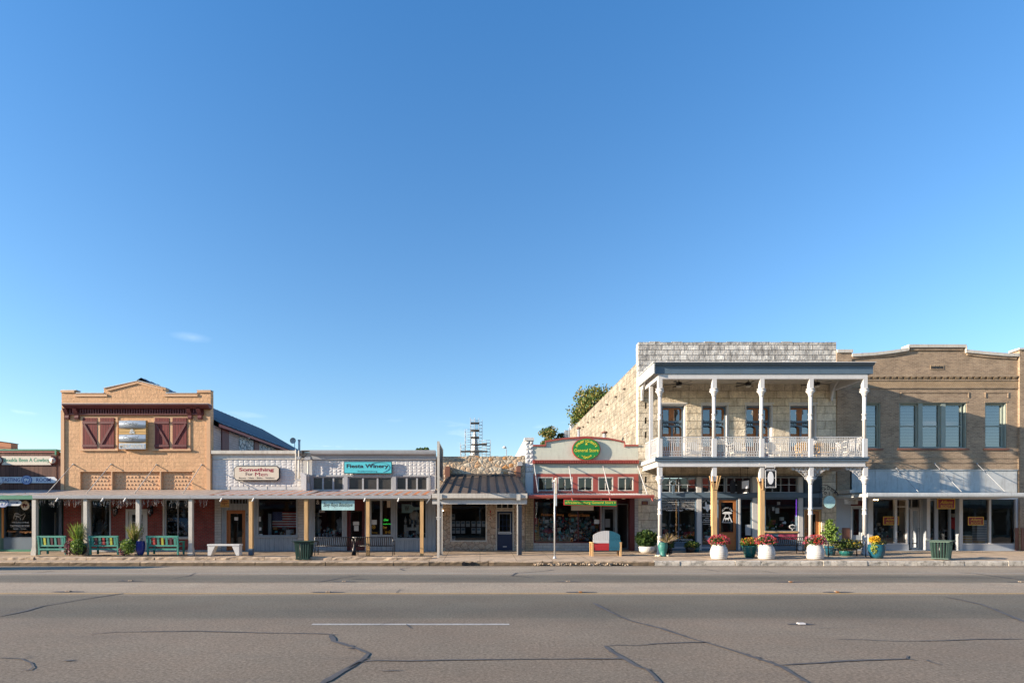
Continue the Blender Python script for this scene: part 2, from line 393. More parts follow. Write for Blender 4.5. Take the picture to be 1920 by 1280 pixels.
M['bulb'] = emis('warm_bulb', (1, .62, .3), 6)
M['neon'] = emis('violet_neon', (.35, .05, 1.0), 1.6)
M['green_neon'] = emis('green_neon', (.03, .5, .05), .5)

# ------------------------------------------------------------------ mesh builder
ORG = {}
class MB:
    def __init__(s): s.v = []; s.f = []; s.m = []; s.sm = []
    def add(s, vs_, fs, m=0, smooth=False):
        o = len(s.v); s.v += [tuple(p) for p in vs_]
        for f in fs: s.f.append([i + o for i in f]); s.m.append(m); s.sm.append(smooth)
        return s
    def quad(s, a, b, c, d, m=0): return s.add([a, b, c, d], [(0, 1, 2, 3)], m)
    def box(s, x0, x1, y0, y1, z0, z1, m=0):
        x0, x1 = sorted((x0, x1)); y0, y1 = sorted((y0, y1)); z0, z1 = sorted((z0, z1))
        return s.add([(x0, y0, z0), (x1, y0, z0), (x1, y1, z0), (x0, y1, z0), (x0, y0, z1), (x1, y0, z1), (x1, y1, z1), (x0, y1, z1)],
                     [(0, 3, 2, 1), (4, 5, 6, 7), (0, 1, 5, 4), (1, 2, 6, 5), (2, 3, 7, 6), (3, 0, 4, 7)], m)
    def prismY(s, poly, y0, y1, m=0):
        n = len(poly); v = [(x, y0, z) for x, z in poly] + [(x, y1, z) for x, z in poly]
        return s.add(v, [tuple(range(n)), tuple(range(2 * n - 1, n - 1, -1))] + [(i, i + n, (i + 1) % n + n, (i + 1) % n) for i in range(n)], m)
    def prismX(s, poly, x0, x1, m=0):
        n = len(poly); v = [(x0, y, z) for y, z in poly] + [(x1, y, z) for y, z in poly]
        return s.add(v, [tuple(range(n)), tuple(range(2 * n - 1, n - 1, -1))] + [(i, i + n, (i + 1) % n + n, (i + 1) % n) for i in range(n)], m)
    def prismZ(s, poly, z0, z1, m=0):
        n = len(poly); v = [(x, y, z0) for x, y in poly] + [(x, y, z1) for x, y in poly]
        return s.add(v, [tuple(range(n)), tuple(range(2 * n - 1, n - 1, -1))] + [(i, i + n, (i + 1) % n + n, (i + 1) % n) for i in range(n)], m)
    def tube(s, pts, r, n=8, m=0, smooth=True):
        pts = [Vector(p) for p in pts]; rr = r if isinstance(r, (list, tuple)) else [r] * len(pts)
        vs_, fs = [], []
        for i, p in enumerate(pts):
            d = (pts[min(i + 1, len(pts) - 1)] - pts[max(i - 1, 0)]).normalized()
            a = d.cross(Vector((0, 0, 1)));
            if a.length < .05: a = d.cross(Vector((1, 0, 0)))
            a.normalize(); b = d.cross(a)
            for k in range(n):
                t = 2 * math.pi * k / n; vs_.append(p + (a * math.cos(t) + b * math.sin(t)) * rr[i])
        for i in range(len(pts) - 1):
            for k in range(n): fs.append((i * n + k, i * n + (k + 1) % n, (i + 1) * n + (k + 1) % n, (i + 1) * n + k))
        s.add(vs_, fs, m, smooth)
        o = len(s.v) - len(vs_)
        s.f.append([o + k for k in range(n)]); s.m.append(m); s.sm.append(False)
        s.f.append([o + (len(pts) - 1) * n + k for k in range(n)]); s.m.append(m); s.sm.append(False)
        return s
    def lathe(s, cx, cy, prof, n=16, m=0, smooth=True, sq=1.0):
        vs_, fs = [], []
        for r, z in prof:
            for k in range(n):
                t = 2 * math.pi * k / n; vs_.append((cx + r * math.cos(t), cy + r * math.sin(t) * sq, z))
        for i in range(len(prof) - 1):
            for k in range(n): fs.append((i * n + k, i * n + (k + 1) % n, (i + 1) * n + (k + 1) % n, (i + 1) * n + k))
        s.add(vs_, fs, m, smooth)
        o = len(s.v) - len(vs_)
        for q in (0, len(prof) - 1):
            if prof[q][0] > .001: s.f.append([o + q * n + k for k in range(n)]); s.m.append(m); s.sm.append(False)
        return s
    def ball(s, c, r, n=10, m=0, sq=(1, 1, 1)):
        prof = [(r * math.sin(math.pi * i / 6) * 1.0, r * -math.cos(math.pi * i / 6)) for i in range(7)]
        vs_, fs = [], []
        for q, z in prof:
            q = max(q, .0005)
            for k in range(n):
                t = 2 * math.pi * k / n; vs_.append((c[0] + q * math.cos(t) * sq[0], c[1] + q * math.sin(t) * sq[1], c[2] + z * sq[2]))
        for i in range(6):
            for k in range(n): fs.append((i * n + k, i * n + (k + 1) % n, (i + 1) * n + (k + 1) % n, (i + 1) * n + k))
        return s.add(vs_, fs, m, True)
    def bar(s, p, q, w, h=None, m=0):
        """rectangular bar between two points"""
        h = h or w; p = Vector(p); q = Vector(q); d = (q - p).normalized()
        up = Vector((0, 0, 1)) if abs(d.z) < .95 else Vector((0, 1, 0))
        a = d.cross(up).normalized() * w / 2; b = a.cross(d).normalized() * h / 2
        v = [p - a - b, p + a - b, p + a + b, p - a + b, q - a - b, q + a - b, q + a + b, q - a + b]
        return s.add(v, [(0, 3, 2, 1), (4, 5, 6, 7), (0, 1, 5, 4), (1, 2, 6, 5), (2, 3, 7, 6), (3, 0, 4, 7)], m)
    def wall(s, x0, x1, z0, z1, y0, th, op=(), m=0, mr=None):
        """street-facing wall with real openings; op = (x0,x1,z0,z1)"""
        xs = sorted({x0, x1, *[o[0] for o in op], *[o[1] for o in op]}); zs = sorted({z0, z1, *[o[2] for o in op], *[o[3] for o in op]})
        xs = [x for x in xs if x0 - 1e-6 <= x <= x1 + 1e-6]; zs = [z for z in zs if z0 - 1e-6 <= z <= z1 + 1e-6]
        mr = m if mr is None else mr
        def solid(i, j):
            if i < 0 or j < 0 or i >= len(xs) - 1 or j >= len(zs) - 1: return False
            cx, cz = (xs[i] + xs[i + 1]) / 2, (zs[j] + zs[j + 1]) / 2
            return not any(o[0] < cx < o[1] and o[2] < cz < o[3] for o in op)
        y1 = y0 + th
        for i in range(len(xs) - 1):
            for j in range(len(zs) - 1):
                if not solid(i, j): continue
                a, b, c, d = xs[i], xs[i + 1], zs[j], zs[j + 1]
                s.quad((a, y0, c), (b, y0, c), (b, y0, d), (a, y0, d), m)
                s.quad((b, y1, c), (a, y1, c), (a, y1, d), (b, y1, d), m)
                if not solid(i - 1, j): s.quad((a, y0, c), (a, y0, d), (a, y1, d), (a, y1, c), mr)
                if not solid(i + 1, j): s.quad((b, y0, c), (b, y1, c), (b, y1, d), (b, y0, d), mr)
                if not solid(i, j - 1): s.quad((a, y0, c), (a, y1, c), (b, y1, c), (b, y0, c), mr)
                if not solid(i, j + 1): s.quad((a, y0, d), (b, y0, d), (b, y1, d), (a, y1, d), mr)
        return s
    def frame(s, x0, x1, z0, z1, y0, y1, w, m=0, bottom=True):
        """four butted bars round a rectangle, inside it"""
        s.box(x0, x0 + w, y0, y1, z0, z1, m); s.box(x1 - w, x1, y0, y1, z0, z1, m)
        s.box(x0 + w, x1 - w, y0, y1, z1 - w, z1, m)
        if bottom: s.box(x0 + w, x1 - w, y0, y1, z0, z0 + w, m)
        return s
    def tin(s, x0, x1, z0, z1, y, bw=.32, bh=.17, depth=.045, m=0, seed=1, op=()):
        r = random.Random(seed); nx = max(1, round((x1 - x0) / bw)); nz_ = max(1, round((z1 - z0) / bh)); bw = (x1 - x0) / nx; bh = (z1 - z0) / nz_
        for j in range(nz_):
            for i in range(nx):
                a = x0 + i * bw; b = a + bw; c = z0 + j * bh; d = c + bh
                if any(a < o[1] and b > o[0] and c < o[3] and d > o[2] for o in op): continue
                q = [(a, y, c), (b, y, c), (b, y, d), (a, y, d)]
                k = []
                for (u, w) in ((.2, .22), (.8, .22), (.8, .78), (.2, .78)):
                    k.append((a + bw * (u + r.uniform(-.1, .1)), y - depth * r.uniform(.35, 1.2), c + bh * (w + r.uniform(-.1, .1))))
                ce = (a + bw * r.uniform(.35, .65), y - depth * r.uniform(.9, 1.6), c + bh * r.uniform(.35, .65))
                s.add(q + k + [ce], [(0, 1, 5, 4), (1, 2, 6, 5), (2, 3, 7, 6), (3, 0, 4, 7), (4, 5, 8), (5, 6, 8), (6, 7, 8), (7, 4, 8)], m)
        return s
    def text(s, txt, cx, cz, w, h, y, m=0, bold=.0, shear=0.0, ext=.004, M4=None, spacing=1.0):
        cu = bpy.data.curves.new('t', 'FONT'); cu.body = txt; cu.align_x = 'CENTER'; cu.offset = bold * .55; cu.shear = shear
        cu.resolution_u = 3; cu.space_character = spacing
        ob = bpy.data.objects.new('t', cu)
        me = bpy.data.meshes.new_from_object(ob)
        vs_ = [v.co.copy() for v in me.vertices]
        if vs_:
            ax = min(v.x for v in vs_); bx = max(v.x for v in vs_); az_ = min(v.y for v in vs_); bz = max(v.y for v in vs_)
            sx = w / (bx - ax) if w else h / (bz - az_); sz = h / (bz - az_) if h else sx
            P = [(cx + (v.x - (ax + bx) / 2) * sx, y, cz + (v.y - (az_ + bz) / 2) * sz) for v in vs_]
            if M4 is not None: P = [tuple(M4 @ Vector(p)) for p in P]
            s.add(P, [tuple(p.vertices) for p in me.polygons], m)
        bpy.data.objects.remove(ob); bpy.data.curves.remove(cu); bpy.data.meshes.remove(me)
        return s
    def leaves(s, c, r, n, size, ms, rg, shell=.35, flat=0.0):
        for _ in range(n):
            while True:
                p = Vector((rg.uniform(-1, 1), rg.uniform(-1, 1), rg.uniform(-1, 1)))
                if shell < p.length < 1: break
            q = Vector((c[0] + p.x * r[0], c[1] + p.y * r[1], c[2] + p.z * r[2]))
            e = Euler((rg.uniform(0, 6.3), rg.uniform(0, 6.3) * (1 - flat), rg.uniform(0, 6.3))).to_matrix()
            k = size * rg.uniform(.6, 1.3)
            a = e @ Vector((k, 0, 0)); b = e @ Vector((0, k * .55, 0))
            s.add([q - a, q - b, q + a, q + b], [(0, 1, 2, 3)], rg.choice(ms))
        return s
    def blade(s, base, tip, bend, w, m, rg, seg=5):
        b = Vector(base); t = Vector(tip); mid = (b + t) / 2 + Vector(bend)
        side = (t - b).cross(Vector((rg.uniform(-1, 1), rg.uniform(-1, 1), .2))).normalized() * w
        P = []
        for i in range(seg + 1):
            u = i / seg; p = b * (1 - u) ** 2 + mid * 2 * u * (1 - u) + t * u * u; k = (1 - u) ** .6
            P += [p - side * k, p + side * k]
        return s.add(P, [(2 * i, 2 * i + 1, 2 * i + 3, 2 * i + 2) for i in range(seg)], m)
    def build(s, name, mats, parent=None, origin=None, label=None, cat=None, group=None, kind=None):
        if not isinstance(mats, (list, tuple)): mats = [mats]
        mats = [M[x] if isinstance(x, str) else x for x in mats]
        o0 = ORG[parent.name] if parent is not None else Vector(origin if origin is not None else (0, 0, 0))
        me = bpy.data.meshes.new(name)
        me.from_pydata([(v[0] - o0.x, v[1] - o0.y, v[2] - o0.z) for v in s.v], [], s.f)
        for mt in mats: me.materials.append(mt)
        me.polygons.foreach_set('material_index', s.m); me.polygons.foreach_set('use_smooth', s.sm)
        me.update()
        if len(s.f) < 60000:
            bm = bmesh.new(); bm.from_mesh(me); bmesh.ops.recalc_face_normals(bm, faces=bm.faces); bm.to_mesh(me); bm.free()
        ob = bpy.data.objects.new(name, me); COL.objects.link(ob)
        ORG[ob.name] = o0.copy()
        if parent is not None: ob.parent = parent
        else: ob.location = o0
        if label: ob['label'] = label
        if cat: ob['category'] = cat
        if group: ob['group'] = group
        if kind: ob['kind'] = kind
        return ob
def thing(name, label, cat, loc, group=None):
    o = bpy.data.objects.new(name, None); COL.objects.link(o); o.empty_display_size = .2
    o.location = loc; ORG[o.name] = Vector(loc)
    o['label'] = label; o['category'] = cat
    if group: o['group'] = group
    return o
def dup(root, loc, rz=0.0, label=None, group=None, scale=1.0):
    r = root.copy(); COL.objects.link(r); r.location = loc; r.rotation_euler = (0, 0, rz); r.scale = (scale,) * 3
    if label: r['label'] = label
    if group: r['group'] = group
    def rec(src, dst):
        for ch in list(src.children):
            c = ch.copy(); COL.objects.link(c); c.parent = dst; rec(ch, c)
    rec(root, r); ORG[r.name] = Vector(loc)
    return r
# ================================================================== THE SETTING
def structure(mb, name, mats, label=None): return mb.build(name, mats, kind='structure', label=label)

# asphalt: lanes worn lighter and darker along the street
def asphalt():
    m, n, l, b = nm('worn_asphalt')
    v = objco(n)
    s = n.new('ShaderNodeSeparateXYZ'); l.new(v, s.inputs[0])
    mpn = n.new('ShaderNodeMapping'); mpn.inputs['Scale'].default_value = (.10, .9, 1); l.new(v, mpn.inputs[0])
    w = noise(n, l, mpn.outputs[0], 1.2, 5, .6)
    y = math_(n, l, 'ADD', s.outputs['Y'], math_(n, l, 'MULTIPLY', math_(n, l, 'SUBTRACT', w, .5), .55))
    f = rng_map(n, l, y, 5, 25)
    P = lambda yy: (yy - 5) / 20
    base = [(0.0, (0.196, 0.163, 0.121)), (P(8.6), (0.204, 0.168, 0.124)), (P(9.35), (0.187, 0.155, 0.115)), (P(9.6), (0.136, 0.123, 0.093)), (P(10.2), (0.123, 0.111, 0.086)),
            (P(11.2), (0.144, 0.129, 0.097)), (P(12.4), (0.154, 0.137, 0.103)), (P(12.85), (0.325, 0.266, 0.191)), (P(15.1), (0.337, 0.276, 0.200)), (P(15.6), (0.162, 0.143, 0.107)), (P(16.6), (0.134, 0.122, 0.094)), (P(17.9), (0.162, 0.145, 0.110)), (P(18.6), (0.290, 0.242, 0.179)), (P(21), (0.300, 0.255, 0.191)), (P(22.5), (0.342, 0.287, 0.214)), (1.0, (0.173, 0.142, 0.105))]
    c = ramp(n, l, f, base)
    big = rng_map(n, l, noise(n, l, v, .35, 5, .65), .3, .7, .86, 1.14)
    fine = rng_map(n, l, noise(n, l, v, 26, 4, .85), .28, .72, .30, 1.70)
    mid = rng_map(n, l, noise(n, l, v, 9, 4, .6), .3, .7, .93, 1.07)
    k = math_(n, l, 'MULTIPLY', math_(n, l, 'MULTIPLY', big, fine), mid)
    c = mixc(n, l, rng_map(n, l, noise(n, l, v, .8, 4, .6), .4, .6, 0, .55), c, mixc(n, l, 1.0, c, (1.05, .98, .95), 'MULTIPLY'))
    oil = rng_map(n, l, noise(n, l, mpn.outputs[0], 2.6, 6, .7), .56, .74, 0, .35); c = mixc(n, l, oil, c, (.10, .095, .09))
    cc = n.new('ShaderNodeVectorMath'); cc.operation = 'SCALE'; l.new(c, cc.inputs[0]); l.new(k, cc.inputs['Scale'])
    l.new(cc.outputs[0], b.inputs['Base Color']); b.inputs['Roughness'].default_value = .85; b.inputs['Specular IOR Level'].default_value = .25
    l.new(bumpn(n, l, noise(n, l, v, 60, 3, .7), .5, .01), b.inputs['Normal'])
    return m
M['asphalt'] = asphalt()
M['lane_white'] = paint('worn_white_road_paint', (.46, .45, .42), .7, .4, 9, .1)
M['lane_yellow'] = paint('worn_yellow_road_paint', (.50, .30, .08), .7, .3, 5, .1)
M['lane_faint'] = paint('nearly_worn_off_yellow_paint', (.27, .21, .14), .7, .3, 5, .1)
M['walk'] = brick('concrete_pavement', (.42, .33, .25), (.40, .31, .235), (.13, .10, .08), 1.5, 1.5, .012, .85, .5, .006, cvar=.2, stain=(.17, .12, .08), stainamt=.5)
# (flat slabs need x,y coordinates)
def concrete(name, col, slab=1.6, stain=.5, sc=(.12, .09, .065)):
    m, n, l, b = nm(name)
    v = objco(n)
    t = n.new('ShaderNodeTexBrick'); l.new(v, t.inputs['Vector']); t.offset = 0
    t.inputs['Scale'].default_value = 1; t.inputs['Brick Width'].default_value = slab; t.inputs['Row Height'].default_value = slab
    t.inputs['Mortar Size'].default_value = .012
    t.inputs['Color1'].default_value = (*col, 1); t.inputs['Color2'].default_value = (*[x * .92 for x in col], 1); t.inputs['Mortar'].default_value = (*[x * .35 for x in col], 1)
    f = rng_map(n, l, noise(n, l, v, 1.1, 6, .7), .3, .7, .8, 1.2); g = rng_map(n, l, noise(n, l, v, 30, 3, .7), .3, .7, .88, 1.12)
    cc = n.new('ShaderNodeVectorMath'); cc.operation = 'SCALE'; l.new(t.outputs['Color'], cc.inputs[0]); l.new(math_(n, l, 'MULTIPLY', f, g), cc.inputs['Scale'])
    d = rng_map(n, l, noise(n, l, v, 1.9 if slab < 5 else 3.4, 8, .78), .49, .66, 0, stain)
    c = mixc(n, l, d, cc.outputs[0], sc)
    l.new(c, b.inputs['Base Color']); b.inputs['Roughness'].default_value = .85; b.inputs['Specular IOR Level'].default_value = .25
    l.new(bumpn(n, l, noise(n, l, v, 25, 4, .7), .4, .012), b.inputs['Normal'])
    return m
M['walk'] = concrete('concrete_pavement', (.50, .385, .27))
M['kerb'] = concrete('dirty_kerb_concrete', (.44, .34, .24), 50, .85, (.13, .095, .06))
M['kerb_face'] = concrete('stained_kerb_face', (.15, .11, .07), 50, .8, (.09, .07, .045))
M['kerb_light'] = concrete('rough_limestone_kerb', (.50, .46, .39), 50, .95, (.085, .075, .055))

g = MB(); g.quad((-1500, -300, -.42), (1500, -300, -.42), (1500, 2500, -.42), (-1500, 2500, -.42))
structure(g, 'ground', paint('dry_ground', (.20, .17, .12), .95, .25, .2, .2))
r = MB()
ys = [2.9, 5, 7, 9, 11, 13, 14, 15, 16, 17, 18, 19, 20, 21, 22, 23, 24, 24.9]
xs = [-160, -40, -20, 0, 20, 40, 160]
for i in range(len(xs) - 1):
    for j in range(len(ys) - 1):
        r.quad((xs[i], ys[j], zroad(ys[j])), (xs[i + 1], ys[j], zroad(ys[j])), (xs[i + 1], ys[j + 1], zroad(ys[j + 1])), (xs[i], ys[j + 1], zroad(ys[j + 1])))
structure(r, 'road', 'asphalt')
# painted lines
def strip(x0, x1, y, w, lift=.004, seg=4.0):
    b = MB(); n = max(1, int((x1 - x0) / seg))
    for i in range(n):
        a = x0 + (x1 - x0) * i / n; c = x0 + (x1 - x0) * (i + 1) / n
        b.quad((a, y - w / 2, zroad(y - w / 2) + lift), (c, y - w / 2, zroad(y - w / 2) + lift), (c, y + w / 2, zroad(y + w / 2) + lift), (a, y + w / 2, zroad(y + w / 2) + lift))
    return b
structure(strip(-60, 60, 12.75, .10), 'yellow_lane_line', 'lane_yellow')
structure(strip(-60, 60, 15.45, .07), 'faded_yellow_lane_line', 'lane_faint')
xa, ya = ground_at(585, 1170); xb, _ = ground_at(955, 1170)
for k in (-2, -1, 0, 1, 2):
    if k in (0,): structure(strip(xa, xb, ya, .10), 'white_lane_dash', 'lane_white')
_, yw = ground_at(900, 1074)
structure(strip(-60, 60, yw, .12), 'white_lane_line', 'lane_white')
_, yw2 = ground_at(900, 1064)
# tar-sealed cracks
cr_ = MB()
CR = [([(1112, 1130), (1150, 1150), (1180, 1163), (1240, 1178), (1290, 1195), (1360, 1215), (1440, 1241), (1465, 1249), (1520, 1283)], .075),
      ([(1462, 1247), (1490, 1245), (1530, 1243), (1580, 1239), (1640, 1237), (1700, 1235), (1718, 1238)], .055),
      ([(1700, 1236), (1702, 1229)], .05), ([(1735, 1237), (1750, 1243), (1770, 1247)], .03),
      ([(1135, 1211), (1160, 1209), (1200, 1210), (1225, 1207), (1260, 1205), (1300, 1204), (1330, 1204)], .04),
      ([(1134, 1211), (1150, 1223), (1185, 1243), (1195, 1249), (1212, 1254), (1242, 1283)], .07),
      ([(175, 1188), (210, 1185), (270, 1184), (370, 1183), (480, 1186), (600, 1188), (635, 1190)], .04),
      ([(620, 1190), (626, 1202), (645, 1208), (665, 1214), (690, 1225), (680, 1236), (662, 1247), (640, 1260), (600, 1283)], .085),
      ([(655, 1252), (675, 1241), (700, 1238), (760, 1239), (850, 1237), (960, 1236), (1080, 1235), (1165, 1235)], .045),
      ([(-5, 1156), (45, 1146), (80, 1136), (150, 1124), (232, 1112)], .065),
      ([(1772, 1119), (1800, 1124), (1840, 1133), (1870, 1145), (1895, 1155), (1930, 1169)], .07),
      ([(1568, 1198), (1610, 1199), (1680, 1202), (1760, 1201), (1840, 1198), (1930, 1198)], .035),
      ([(-5, 1233), (40, 1235), (58, 1243), (63, 1250), (55, 1256), (42, 1257)], .035), ([(42, 1235), (60, 1229)], .02), ([(118, 1239), (140, 1238)], .07),
      ([(318, 1085), (335, 1082), (355, 1079), (366, 1074)], .05), ([(594, 1091), (620, 1087), (640, 1083), (668, 1079)], .07),
      ([(1040, 1068), (1000, 1072), (968, 1074), (959, 1079), (1000, 1083)], .08), ([(1312, 1066), (1330, 1068), (1350, 1071)], .06), ([(1400, 1068), (1430, 1070), (1458, 1074)], .06),
      ([(1795, 1073), (1830, 1075), (1860, 1079), (1895, 1084), (1930, 1088)], .08), ([(768, 1064), (750, 1066), (757, 1069)], .09), ([(60, 1074), (100, 1070)], .06),
      ([(230, 1082), (300, 1081), (330, 1080)], .04), ([(660, 1085), (690, 1086)], .1), ([(20, 1083), (80, 1081)], .05), ([(225, 1086), (232, 1089), (250, 1089)], .05), ([(770, 1178), (762, 1170)], .02), ([(700, 1175), (745, 1163), (765, 1162)], .012), ([(713, 1258), (755, 1257)], .03),
      ([(743, 1112), (750, 1104)], .03), ([(1520, 1177), (1620, 1177)], .012), ([(1380, 1083), (1600, 1081), (1900, 1083)], .06)]
for pts, w in CR:
    W = [ground_at(*p) for p in pts]
    # resample with a little wander
    Q = []
    for i in range(len(W) - 1):
        L = math.dist(W[i], W[i + 1]); n = max(2, int(L / .12))
        for k in range(n):
            t = k / n; Q.append([W[i][0] * (1 - t) + W[i + 1][0] * t + rng.uniform(-.006, .006), W[i][1] * (1 - t) + W[i + 1][1] * t + rng.uniform(-.006, .006)])
    Q.append(list(W[-1]))
    P = []
    for i, q in enumerate(Q):
        a = Q[max(0, i - 1)]; b = Q[min(len(Q) - 1, i + 1)]; dx, dy = b[0] - a[0], b[1] - a[1]; L = math.hypot(dx, dy) + 1e-6
        k = w / 2 * .78 * rng.uniform(.8, 1.2) * (1 + .3 * math.sin(i * .37 + w * 90)) * (.4 if i in (0, len(Q) - 1) else 1)
        for sg in (-1, 1):
            yy = q[1] + sg * dx / L * k; P.append((q[0] - sg * dy / L * k, yy, zroad(yy) + .008))
    cr_.add(P, [(2 * i, 2 * i + 1, 2 * i + 3, 2 * i + 2) for i in range(len(Q) - 1)], 0)
    for i in range(0, len(Q) - 1):              # ragged smears where the sealant spread
        if rng.random() < .30:
            q = Q[i]; rr = w * rng.uniform(.3, .62); cx_, cy_ = q[0] + rng.uniform(-.5, .5) * w, q[1] + rng.uniform(-.5, .5) * w
            cr_.add([(cx_ + rr * rng.uniform(.6, 1.5) * math.cos(a_), cy_ + rr * rng.uniform(.4, 1) * math.sin(a_), zroad(cy_) + .0075 + .0001 * (i % 5)) for a_ in (0, 1.05, 2.1, 3.14, 4.2, 5.24)], [(0, 1, 2, 3, 4, 5)], 0)
structure(cr_, 'sealed_road_cracks', 'tarred')

# pavement, kerb
w = MB()
def wq(x0, x1, ya_, yb_):
    w.quad((x0, ya_, zwalk((x0 + x1) / 2, ya_)), (x1, ya_, zwalk((x0 + x1) / 2, ya_)), (x1, yb_, zwalk((x0 + x1) / 2, yb_)), (x0, yb_, zwalk((x0 + x1) / 2, yb_)))
wq(-160, STEPX, 26.0, 31.5); wq(STEPX, 160, 24.95, 31.5)
w.quad((STEPX, 26, zwalk(-9, 26)), (STEPX, 31.5, zwalk(-9, 31.5)), (STEPX, 31.5, zwalk(9, 31.5)), (STEPX, 26, zwalk(9, 26)))
structure(w, 'pavement', 'walk')
def rough_box(mb, x0, x1, y0, y1, z0, z1, m=0, mf=None, amp=.02, step=.22, seed=0):
    """kerb stone: worn top and front, chamfered arris"""
    rg = random.Random(seed); n = max(2, int((x1 - x0) / step)); mf = m if mf is None else mf
    rows = [(y0, z0), (y0, z0 + (z1 - z0) * .5), (y0 + .008, z1 - .045), (y0 + .035, z1 - .006), (y0 + .12, z1), (y1, z1)]
    V = []
    for i in range(n + 1):
        x = x0 + (x1 - x0) * i / n; e = rg.uniform(-1, 1)
        for k, (y, z) in enumerate(rows):
            V.append((x, y + (rg.uniform(-1, 1) * amp if 0 < k < 4 else 0), z + (rg.uniform(-1, 1) * amp * .5 if 1 < k < 4 else 0)))
    R = len(rows)
    for k in range(R - 1):
        mb.add(V, [(i * R + k, (i + 1) * R + k, (i + 1) * R + k + 1, i * R + k + 1) for i in range(n)], m if k >= 2 else mf)
    for i in (0, n): mb.add([V[i * R + k] for k in range(R)] + [(V[i * R][0], y1, z0)], [tuple(range(R + 1))], mf)
kb = MB()
x = -60; i = 0
while x < STEPX - .05:                 # two-tier kerb of the left half
    L = min(rng.uniform(2.2, 3.2), STEPX - x); rough_box(kb, x, x + L - .02, 24.7, 26.02, -.42, -.118, 0, 1, .012, seed=i)
    L2 = L
    rough_box(kb, x + .01, x + L2 - .012, 25.75, 26.15, -.30, .022, 0, 0, .02, seed=i + 500)
    x += L; i += 1
structure(kb, 'kerb_two_tier', ['kerb', 'kerb_face'])
kb = MB(); x = STEPX
XR = X(1228, 24.7)
while x < XR - .05:
    L = min(rng.uniform(2.0, 2.9), XR - x); rough_box(kb, x, x + L - .03, 24.7 + rng.uniform(-.02, .02), 25.0, -.42, -.095, 0, 1, .02, seed=i); x += L; i += 1
# two storm drain outlets in the kerb face
for px in (870, 885.5):
    c = X(px, 24.68); kb.tube([(c, 24.66, -.215), (c, 24.95, -.215)], .1, 12, 2)
structure(kb, 'kerb_dark', ['kerb', 'kerb_face', 'black'])
kb = MB(); x = XR
while x < 60:
    L = rng.choice([.9, 1.1, 1.9, 2.4, 2.7]); rough_box(kb, x, x + L - .03, 24.7 + rng.uniform(-.02, .02), 25.0, -.42, -.088 + rng.uniform(-.012, .006), 0, 0, .012, .3, seed=i); x += L; i += 1
structure(kb, 'kerb_stone', ['kerb_light'])
# crumbled gravel along the broken kerb, fallen by the drain
gv = MB()
for k in range(260):
    px = rng.choice([rng.uniform(1000, 1072), rng.uniform(1100, 1150), rng.uniform(1003, 1180)]); y = 24.7 - abs(rng.gauss(0, .05)) ; xx = X(px, y); s_ = rng.uniform(.012, .045)
    gv.ball((xx, y, zroad(y) + s_ * .5 + rng.uniform(0, .08)), s_, 5)
gv.build('kerb_rubble', 'kerb', kind='stuff')
# leaf litter and grit in the gutter
gv = MB()
for k in range(900):
    y = 24.66 - abs(rng.gauss(0, .12)); xx = rng.uniform(-21, 25); s_ = rng.uniform(.008, .022); z = zroad(y) + .006
    a = rng.uniform(0, 6.28); gv.add([(xx + s_ * math.cos(a + q), y + s_ * math.sin(a + q), z + rng.uniform(0, .01)) for q in (0, 1.6, 3.1, 4.6)], [(0, 1, 2, 3)], rng.choice([0, 1]))
gv.build('gutter_litter', ['leaf_rust', 'dry'], kind='stuff')

# road studs
LBL = {(128, 1109): 'raised road stud on the yellow line, the leftmost one', (615, 1110): 'raised road stud on the near yellow line, left of the storm drain',
       (1090, 1110): 'raised road stud on the near yellow line, below the flag bench', (1570, 1110): 'raised road stud with orange reflector on the near yellow line at the right',
       (245, 1089): 'raised road stud on the far faded line, below the blue plant pot', (645, 1090): 'raised road stud on the far faded line, left of the centre', (1065, 1090): 'raised road stud on the far faded line, below the general store',
       (1483, 1091): 'raised road stud with orange reflector on the far faded line at the right', (1915, 1091): 'raised road stud on the far faded line at the right picture edge',
       (1502, 1170): 'white raised road stud on its dark glue patch in the near lane'}
for (px, py), lb in LBL.items():
    xx, yy = ground_at(px, py); z = zroad(yy) + .01
    t = thing('road_stud', lb, 'road stud', (xx, yy, z), 'studs along the lane lines')
    near = py > 1150
    b = MB(); 
    b.prismX([(yy - .05, z), (yy + .05, z), (yy + .03, z + .017), (yy - .03, z + .017)], xx - .05, xx + .05); b.build('stud_body', 'white_clean' if near else 'kerb', t)
    b = MB(); rr = (.24 if near else .38); pts = [(xx + rr * math.cos(a) * rng.uniform(.8, 1.1), yy + rr * .28 * math.sin(a)) for a in [k * .6283 for k in range(10)]]
    b.add([(p[0], p[1], zroad(p[1]) + .007) for p in pts], [tuple(range(10))]); b.build('glue_patch', 'tarred', t)
    if px in (1570, 1483, 1090): b = MB(); b.box(xx - .062, xx + .0, yy - .065, yy - .045, z, z + .02); b.build('reflector', 'txt_orange', t)

